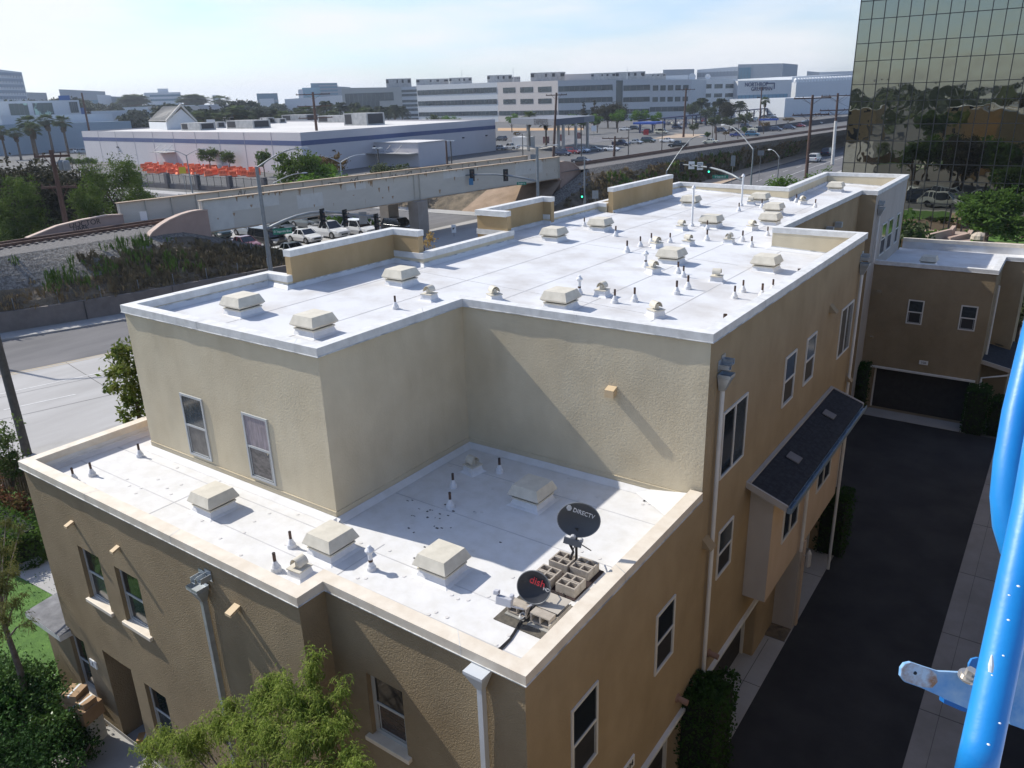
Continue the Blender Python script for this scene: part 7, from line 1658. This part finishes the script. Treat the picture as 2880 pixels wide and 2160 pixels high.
# hedge near the glass tower and right garden
def shrub(name, x, y, z, rx, ry, h, leaf, n, s, label, cat='shrub', seed=1, asp=.6, boxy=False, group=None, upb=.4):
    q = random.Random(seed); root = empty(name, (x,y,z), 0, label, cat, group); lob = []
    if boxy:
        mb = MB()
        for k in range(n):
            f = q.random(); px, py, pz = q.uniform(-rx,rx), q.uniform(-ry,ry), q.uniform(0,h)
            if f < .35: pz = h+q.gauss(0,.04)
            elif f < .68: py = q.choice((-ry,ry))+q.gauss(0,.04)
            else: px = q.choice((-rx,rx))+q.gauss(0,.04)
            k_ = noise.noise(Vector((px*1.7,py*1.7,pz*1.7+seed)))*.16; leaf_face(mb, Vector((px*(1+k_),py*(1+k_),pz*(1+k_*.5))), s*q.uniform(.6,1.3), q, asp, upb)
        for t in range(4): i = len(mb.v)
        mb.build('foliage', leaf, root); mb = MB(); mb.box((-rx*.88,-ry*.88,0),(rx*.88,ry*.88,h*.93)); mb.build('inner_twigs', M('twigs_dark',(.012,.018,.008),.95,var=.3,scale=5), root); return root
    for k in range(9): a = q.uniform(0,6.28); r = q.random()**.5*.6; lob.append(((math.cos(a)*rx*r,math.sin(a)*ry*r,h*q.uniform(.3,.75)), rx*.5, ry*.5, h*.33))
    crown(lob, n, s, q, asp, upb, .4, .3).build('foliage', leaf, root); mb = MB()
    for k in range(5): a = q.uniform(0,6.28); mb.tube([(0,0,0),(math.cos(a)*rx*.5,math.sin(a)*ry*.5,h*.6)], [.03,.012], 5)
    mb.build('stems', BARK, root); return root
for k, (u, v, d_, hh) in enumerate(((2180,505,106,4.6),(2230,492,106,5.2),(2285,478,107,5.6),(2335,470,107,5.4),(2205,520,100,3.8),(2270,505,101,4.2),(2330,490,102,4.4))):
    x, y = tp(u, 520, d_); top = atd(u, v, d_).z; shrub('tall_hedge',x,y,0,3.0,2.6,max(2.5,top),LBR,1500,.42,'feathery bright green hedge bush between the white roof and the street','hedge',40+k,.3,group='hedge bushes left of the glass tower',upb=1)
x, y = tp(2800,690,84); 
tr_ = dup(TP['round'][0], (atd(2770,700,79).x,atd(2770,700,79).y,0), 1.2, 'leaning dark green tree at the right edge in front of the glass tower', sc=(1.5,1.5,.95)); tr_.name = 'broadleaf_tree'; tr_['category'] = 'tree'
c = atd(2840,585,80); tr2 = shrub('broadleaf_tree',c.x,c.y,c.z-1.6,2.0,1.6,3.2,LG,2600,.26,'low spreading green tree crown in front of the tower at the right edge','tree',51)
for k, (u, v, rx, h_, lf, lb) in enumerate(((2560,618,1.4,1.3,LOL,'brownish heath bush at the foot of the tower'),(2620,615,2.2,1.7,LEAF('leaf_lavender',(.12,.11,.09),(.2,.19,.15),4),'grey lavender bush in the tower garden'),(2670,608,1.4,1.3,LG,'green bush beside the tower door'),(2620,660,1.6,.7,LBR,'low yellow-green cushion plant in the tower garden'),(2560,660,1.6,.5,LEAF('leaf_silver',(.16,.2,.14),(.26,.3,.22),3),'silvery ground plant at the corner of the white wing'),(2780,655,2.4,.9,LBR,'bright green groundcover bush right of the door path'),(2760,635,2.,1.2,LG,'green bush right of the tower door'),(2850,668,2.4,1.2,LG,'green shrub at the right edge of the tower garden'))):
    p = atz(u, v+4, .2); shrub('garden_shrub',p.x,p.y,0,rx,rx*.7,h_,lf,900,.22,lb,'shrub',60+k)
# alley shrubs
shrub('alley_shrub',-4.62,13.33,0,.42,.6,2.35,LEAF('leaf_hedge',(.018,.045,.01),(.04,.09,.018),5,.2),5200,.075,'tall clipped dark shrub between the two nearest garage doors','shrub',71,.7,True)
p = atz(2375,1505,0); shrub('alley_shrub',-4.62,24.35,0,.4,.55,2.0,MATS['leaf_hedge'],2600,.085,'clipped dark shrub beyond the bay at the alley edge','shrub',72,.7,True)
shrub('alley_shrub',-6.75,37.45,0,.3,.35,2.2,MATS['leaf_hedge'],1500,.085,'slim dark shrub left of the far garage door','shrub',73,.7,True); shrub('alley_shrub',-1.95,37.35,0,.42,.5,2.0,MATS['leaf_hedge'],2400,.085,'clipped shrub right of the far garage door','shrub',74,.7,True); shrub('alley_shrub',-.9,37.6,0,.5,.5,1.6,MATS['leaf_hedge'],2200,.09,'dark shrub at the end of the gutter slab','shrub',75,.7,True)
for k, (u, v) in enumerate(((2815,1090),(2848,1096))):
    p = atz(u, v+22, 0); b_ = empty('trash_bin', (p.x,p.y,0), 0, ('grey wheeled bin in the shade beyond the far garage, left one','larger grey wheeled bin in the shade beyond the far garage')[k], 'bin'); mb = MB(); mb.prism([(-.27,-.3),(.27,-.3),(.27,.3),(-.27,.3)],0,.9); mb.build('bin_body', M('bin_grey',(.10,.11,.12),.6,var=.05), b_); mb = MB(); mb.obox((-.3,-.34,.9),(.6,0,0),(0,.68,0),(0,0,.07)); mb.build('lid', M('bin_lid',(.16,.17,.18),.6,var=.05), b_, bevel=.02)
# front yard plants (bottom left)
def big_leaf(name, x, y, n, label, seed, L_=.9, leafm=None, w=.07):
    q = random.Random(seed); mb = MB()
    for k in range(n):
        a = q.uniform(0,6.28); e = q.uniform(.5,1.4); l = L_*q.uniform(.6,1.1); d = Vector((math.cos(a)*math.cos(e),math.sin(a)*math.cos(e),math.sin(e))); s_ = d.cross(Vector((0,0,1))).normalized()*w; c = Vector((q.gauss(0,.12),q.gauss(0,.12),q.uniform(0,.5))); dr = Vector((0,0,-.25*l))
        mb.face([c-s_*.2, c+s_*.2, c+d*l*.5+s_, c+d*l*.5-s_]); mb.face([c+d*l*.5-s_, c+d*l*.5+s_, c+d*l+dr])
    o = mb.build(name, leafm or MATS['leaf_strap'], loc=(x,y,0)); return tag(o, label, 'plant', 'strap-leaved plants in the front yard bed')
LEAF('leaf_strap',(.02,.06,.012),(.07,.17,.03),3,.3)
q = random.Random(77)
for k in range(15): big_leaf('strap_leaf_plant', q.uniform(-20.6,-17.9), q.uniform(3.3,5.6), 34, 'dark green strap-leaved plant in the shaded front yard bed', 80+k, 1.15)
for k in range(3): big_leaf('strap_leaf_plant', -15.2+k*.5, 4.6-k*.3, 26, 'dark green strap-leaved plant in the shaded front yard bed', 110+k, .8)
LSM = LEAF('leaf_glossy',(.035,.08,.018),(.10,.17,.04),6,.15,.3)
def atg(u, v, z): p = atz(u, v, z); return p.x, p.y
for k, (u, v, zt, rx, ry, lb) in enumerate(((165,1850,1.6,1.1,.8,'rounded glossy small-leaved hedge below the tall window'),(235,1950,1.4,.9,.7,'rounded glossy hedge between the tall window and the cartons'),(90,1790,1.7,1.2,.9,'rounded glossy hedge at the corner of the bump-out'),(60,1920,1.5,1.6,1.2,'broad dark shrub mass at the left edge of the yard'),(40,2080,1.3,1.7,1.2,'very dark shrub at the bottom left corner'),(180,2090,1.1,1.3,.9,'dark shrub in front of the stacked cartons'))):
    x, y = atg(u, v, zt*.8); y = min(y, 5.6); shrub('yard_shrub',x,y,0,rx,ry,zt,LSM if k < 3 else LEAF('leaf_deep',(.015,.045,.01),(.05,.11,.025),5,.2),3200,.085,lb,'shrub',120+k)
x, y = atg(35,1455,1.1); shrub('clipped_hedge',x-1.5,y-.5,0,3.3,.75,1.15,LG,6500,.11,'clipped green hedge beyond the lawn at the left edge','hedge',131,.7,True); x, y = atg(45,1398,1.0); shrub('red_tip_shrub',x-1.2,y,0,2.6,.8,1.2,LPH,3600,.12,'red-tipped shrub row in front of the wooden fence','shrub',132)
fe2 = empty('wooden_fence', (-31,10.3,0), 0, 'brown wooden board fence behind the red-tipped shrubs', 'fence'); mb = MB()
for k in range(40): mb.box((-36+k*.2,10.9+k*.02,0),(-36+k*.2+.18,10.93+k*.02,1.5))
reparent(mb.build('fence_boards', M('fence_wood',(.14,.085,.05),.9,var=.2,scale=3)), fe2)
x, y = atg(12,1290,1.8); shrub('left_edge_tree',x,y,.4,1.3,1.1,3.0,LEAF('leaf_fresh',(.05,.085,.02),(.12,.17,.05),4),2600,.13,'leafy tree crown at the left edge above the fence','tree',133)
# tree by the west wall, only its right half shows
p = atx(352,1075,-19.6); wt = empty('broadleaf_tree', (-19.9,p.y,0), 0, 'glossy green street tree peeping out behind the left wall of the upper storey', 'tree'); q = random.Random(9); lob = []
for (u, v, r) in ((345,985,.35),(330,1030,.45),(360,1040,.5),(335,1075,.42),(372,1085,.5),(365,1130,.35),(380,1165,.45),(405,1140,.6),(352,1180,.22),(370,1000,.4),(420,1060,.8),(430,1000,.8)): w_ = atx(u,v,-19.75); lob.append(((w_.x+19.9,w_.y-p.y,w_.z), r, r, r))
crown(lob, 3800, .17, q, .4, .2, .3, .3).build('crown', LEAF('leaf_street',(.07,.12,.02),(.20,.22,.06),5,.45,.5), wt); mb = MB(); mb.tube([(0,0,0),(0,.1,3),(.1,.3,7)], [.14,.1,.05], 8); mb.build('trunk', BARK, wt)
# drooping eucalyptus / willow myrtle leaves
def droop(mb, c, q, L_, w):
    a = q.uniform(0,6.28); d = Vector((math.cos(a)*.75,math.sin(a)*.75,q.uniform(-.75,.35))).normalized(); s_ = d.cross(Vector((q.gauss(0,.4),q.gauss(0,.4),1))).normalized()*w; L_ *= q.uniform(.6,1.25)
    p1 = c+d*L_*.4; p2 = p1+(d+Vector((0,0,-.8))).normalized()*L_*.35; p3 = p2+(d*.5+Vector((0,0,-1.2))).normalized()*L_*.3
    mb.face([c, p1-s_, p2-s_*.8, p3, p2+s_*.8, p1+s_])
def willow(name, lobes, n, label, leafm, seed, base_, L_=.12, w=.0072):
    q = random.Random(seed); root = empty(name, base_, 0, label, 'tree'); B = Vector(base_); mb = MB(); tot = sum(l[1]**2 for l in lobes)
    for c, r in lobes:
        c = Vector(c)-B; m_ = int(n*r*r/tot); k = max(4, m_//34)
        for t in range(k):
            d = Vector((q.gauss(0,1),q.gauss(0,1),q.gauss(0,1))).normalized()*r*q.uniform(.2,1.2); tip = c+d; out = Vector((d.x,d.y,abs(d.z)*.4-.1))
            out = out.normalized() if out.length > .01 else Vector((1,0,0))
            for s_ in range(m_//k): f = q.random(); pos = tip-out*f*r*.55+Vector((0,0,-f*f*.04))+Vector((q.gauss(0,.045),q.gauss(0,.045),q.gauss(0,.045))); droop(mb, pos, q, L_, w)
    mb.build('foliage', leafm, root); mb = MB(); mb.tube([(0,0,0),(.05,.05,1.6),(0,.02,3.2)], [.09,.075,.05], 9)
    for c, r in lobes[::1]:
        c = Vector(c)-B; s0 = Vector((0,.02,min(3.2,c.z-1.2) if c.z > 2.4 else 1.2)); mb.tube([s0, s0.lerp(c,.55)+Vector((0,0,.12)), c+Vector((0,0,r*.4))], [.03,.018,.006], 6)
    mb.build('trunk', M('bark_grey',(.10,.075,.06),.9,col2=(.17,.14,.12),scale=8), root); return root
lob = []
for (u, v, r, y) in ((425,2110,.34,5.2),(470,2085,.36,5.3),(520,2110,.4,5.1),(560,2090,.36,5.4),(615,2050,.36,5.5),(645,2000,.26,5.6),(690,2060,.42,5.3),(735,1990,.36,5.6),(760,1920,.27,5.8),(800,1960,.38,5.7),(870,1905,.27,5.9),(878,1850,.17,6.0),(850,1990,.38,5.7),(905,2000,.33,5.8),(760,2080,.45,5.2),(850,2090,.42,5.3),(925,2080,.36,5.6),(960,1960,.17,6.0),(965,1925,.11,6.0),(972,2010,.2,5.9),(985,2120,.28,5.6),(420,2200,.4,5.0),(520,2230,.45,4.9),(640,2200,.5,5.0),(760,2230,.5,5.0),(880,2220,.48,5.1),(970,2230,.4,5.2),(1010,2170,.2,5.4)): lob.append((aty(u,v,y), r))
willow('willow_myrtle', lob, 27000, 'drooping narrow-leaved light green tree in front of the lower wall, bottom centre', LWI, 5, (-9.3,5.35,0))
lob = []
for (u, v, r, z) in ((20,1470,.28,4.6),(5,1560,.4,4.4),(60,1490,.16,4.4),(10,1640,.45,4.2),(50,1700,.28,3.9),(10,1740,.4,3.8),(75,1760,.2,3.7),(-30,1650,.6,4.2),(40,1610,.2,4.2)): lob.append((atz(u,v,z), r))
bb = atz(-10,1700,3.5); willow('willow_myrtle', lob, 4300, 'drooping narrow-leaved tree branches hanging in at the left edge', LEAF('leaf_willow_olive',(.09,.10,.025),(.2,.2,.07),6.), 6, (bb.x,bb.y,0))
# green island hedge under the bridge, lawn tufts
p = atz(955,640,0); shrub('median_hedge',p.x,p.y,0,4.2,1.6,1.3,LBR,2600,.2,'clipped green island hedge between the queue and the cross street','hedge',141,.7); p = atz(1045,642,0); shrub('median_hedge',p.x,p.y,0,1.8,1.2,1.1,LBR,1000,.2,'small green island hedge beside the bridge pier','hedge',142,.7)
p = atz(1195,708,0); shrub('dry_bush',p.x,p.y,0,1.5,1.3,2.0,LEAF('leaf_orange',(.3,.2,.07),(.45,.32,.12),3),500,.2,'dry orange-brown bush top showing over the parapet','shrub',143,.7)
for k, (u, v, lb) in enumerate(((2110,425,'dark green bush on the embankment slope, left one'),(2215,412,'bright green bush on the embankment slope beside the power pole'))): p = atz(u, v, 2.0); shrub('slope_bush',p.x,p.y,1.2,2.6,3.2,2.2,LG if k == 0 else LBR,1300,.3,lb,'shrub',150+k)
mb = MB(); q = random.Random(15)
for k in range(9000): x, y = q.uniform(-33,-19.9), q.uniform(-3,13); a = q.uniform(0,6.28); h_ = q.uniform(.03,.08); s_ = Vector((math.cos(a),math.sin(a),0))*.02; c = Vector((x,y,.01)); mb.face([c-s_, c+s_, c+Vector((q.gauss(0,.02),q.gauss(0,.02),h_))])
tag(mb.build('grass_blades', M('grass_blade',(.06,.15,.02),.8,col2=(.12,.25,.04),scale=2)), kind='stuff')
for k in list(TP):
    r_ = TP[k][0]
    for ch in list(r_.children): bpy.data.objects.remove(ch)
    bpy.data.objects.remove(r_)

# ================================================================ sky, sun, haze
SUNV = Vector((-1.12,-.16,1.0)).normalized()
w = bpy.data.worlds.new('World'); S.world = w; w.use_nodes = True; nt = w.node_tree; N = nt.nodes; Lk = nt.links
bg = N['Background']; sky = N.new('ShaderNodeTexSky'); sky.sky_type = 'NISHITA'; sky.sun_disc = False
sky.sun_elevation = math.asin(SUNV.z); sky.sun_rotation = math.atan2(SUNV.x, SUNV.y); sky.altitude = 30; sky.air_density = 1.; sky.dust_density = .8; sky.ozone_density = 1.2
tc = N.new('ShaderNodeTexCoord'); mp = N.new('ShaderNodeMapping'); mp.inputs['Scale'].default_value = (1.,1.,5.5); Lk.new(tc.outputs['Generated'], mp.inputs['Vector'])
nz = N.new('ShaderNodeTexNoise'); nz.inputs['Scale'].default_value = 2.8; nz.inputs['Detail'].default_value = 7; nz.inputs['Roughness'].default_value = .52; Lk.new(mp.outputs['Vector'], nz.inputs['Vector'])
# thin cloud veil, thicker towards the sun side of the sky
dt = N.new('ShaderNodeVectorMath'); dt.operation = 'DOT_PRODUCT'; dt.inputs[1].default_value = (-.93,.37,0); Lk.new(tc.outputs['Generated'], dt.inputs[0])
ma = N.new('ShaderNodeMath'); ma.operation = 'MULTIPLY_ADD'; ma.inputs[1].default_value = .85; Lk.new(dt.outputs['Value'], ma.inputs[0]); m0 = N.new('ShaderNodeMath'); m0.operation = 'MULTIPLY_ADD'; m0.inputs[1].default_value = 3.4; m0.inputs[2].default_value = -1.2; Lk.new(nz.outputs['Fac'], m0.inputs[0]); Lk.new(m0.outputs[0], ma.inputs[2])
rp = N.new('ShaderNodeValToRGB'); rp.color_ramp.elements[0].position = .42; rp.color_ramp.elements[1].position = 1.0; rp.color_ramp.elements[0].color = (.08,.08,.08,1); rp.color_ramp.elements[1].color = (.92,.92,.92,1); mr = N.new('ShaderNodeMapRange'); mr.inputs['From Min'].default_value = .2; mr.inputs['From Max'].default_value = 1.6; Lk.new(ma.outputs[0], mr.inputs['Value']); Lk.new(mr.outputs[0], rp.inputs['Fac'])
mx = N.new('ShaderNodeMix'); mx.data_type = 'RGBA'; Lk.new(rp.outputs['Color'], mx.inputs['Factor']); tn = N.new('ShaderNodeMix'); tn.data_type = 'RGBA'; tn.blend_type = 'MULTIPLY'; tn.inputs['Factor'].default_value = 1; tn.inputs['B'].default_value = (.72,.84,1.06,1); Lk.new(sky.outputs['Color'], tn.inputs['A']); Lk.new(tn.outputs['Result'], mx.inputs['A']); mx.inputs['B'].default_value = (5.6,5.7,5.85,1)
Lk.new(mx.outputs['Result'], bg.inputs['Color']); bg.inputs['Strength'].default_value = .122
sun = bpy.data.lights.new('sun', 'SUN'); sun.energy = 3.9; sun.angle = R(.55); sun.color = (1,.955,.88); so = bpy.data.objects.new('sun', sun); COL.objects.link(so); so.rotation_euler = SUNV.to_track_quat('Z','Y').to_euler()
HAZE = True
if HAZE:
    mb = MB(); mb.box((-3800,-1200,-2.2),(2400,3800,95)); hz = mb.build('haze', [bpy.data.materials.new('haze_air')]); tag(hz, kind='stuff'); mt = hz.data.materials[0]; mt.use_nodes = True; nt = mt.node_tree
    for n_ in list(nt.nodes):
        if n_.type == 'BSDF_PRINCIPLED': nt.nodes.remove(n_)
    out = [n_ for n_ in nt.nodes if n_.type == 'OUTPUT_MATERIAL'][0]; pv = nt.nodes.new('ShaderNodeVolumePrincipled'); pv.inputs['Color'].default_value = (.80,.88,1,1); pv.inputs['Density'].default_value = .00017; pv.inputs['Anisotropy'].default_value = .3; nt.links.new(pv.outputs[0], out.inputs['Volume'])
S.view_settings.view_transform = 'Standard'; S.view_settings.look = 'None'; S.view_settings.exposure = .52; S.view_settings.gamma = 1
S.cycles.max_bounces = 6; S.cycles.diffuse_bounces = 3; S.cycles.volume_bounces = 0
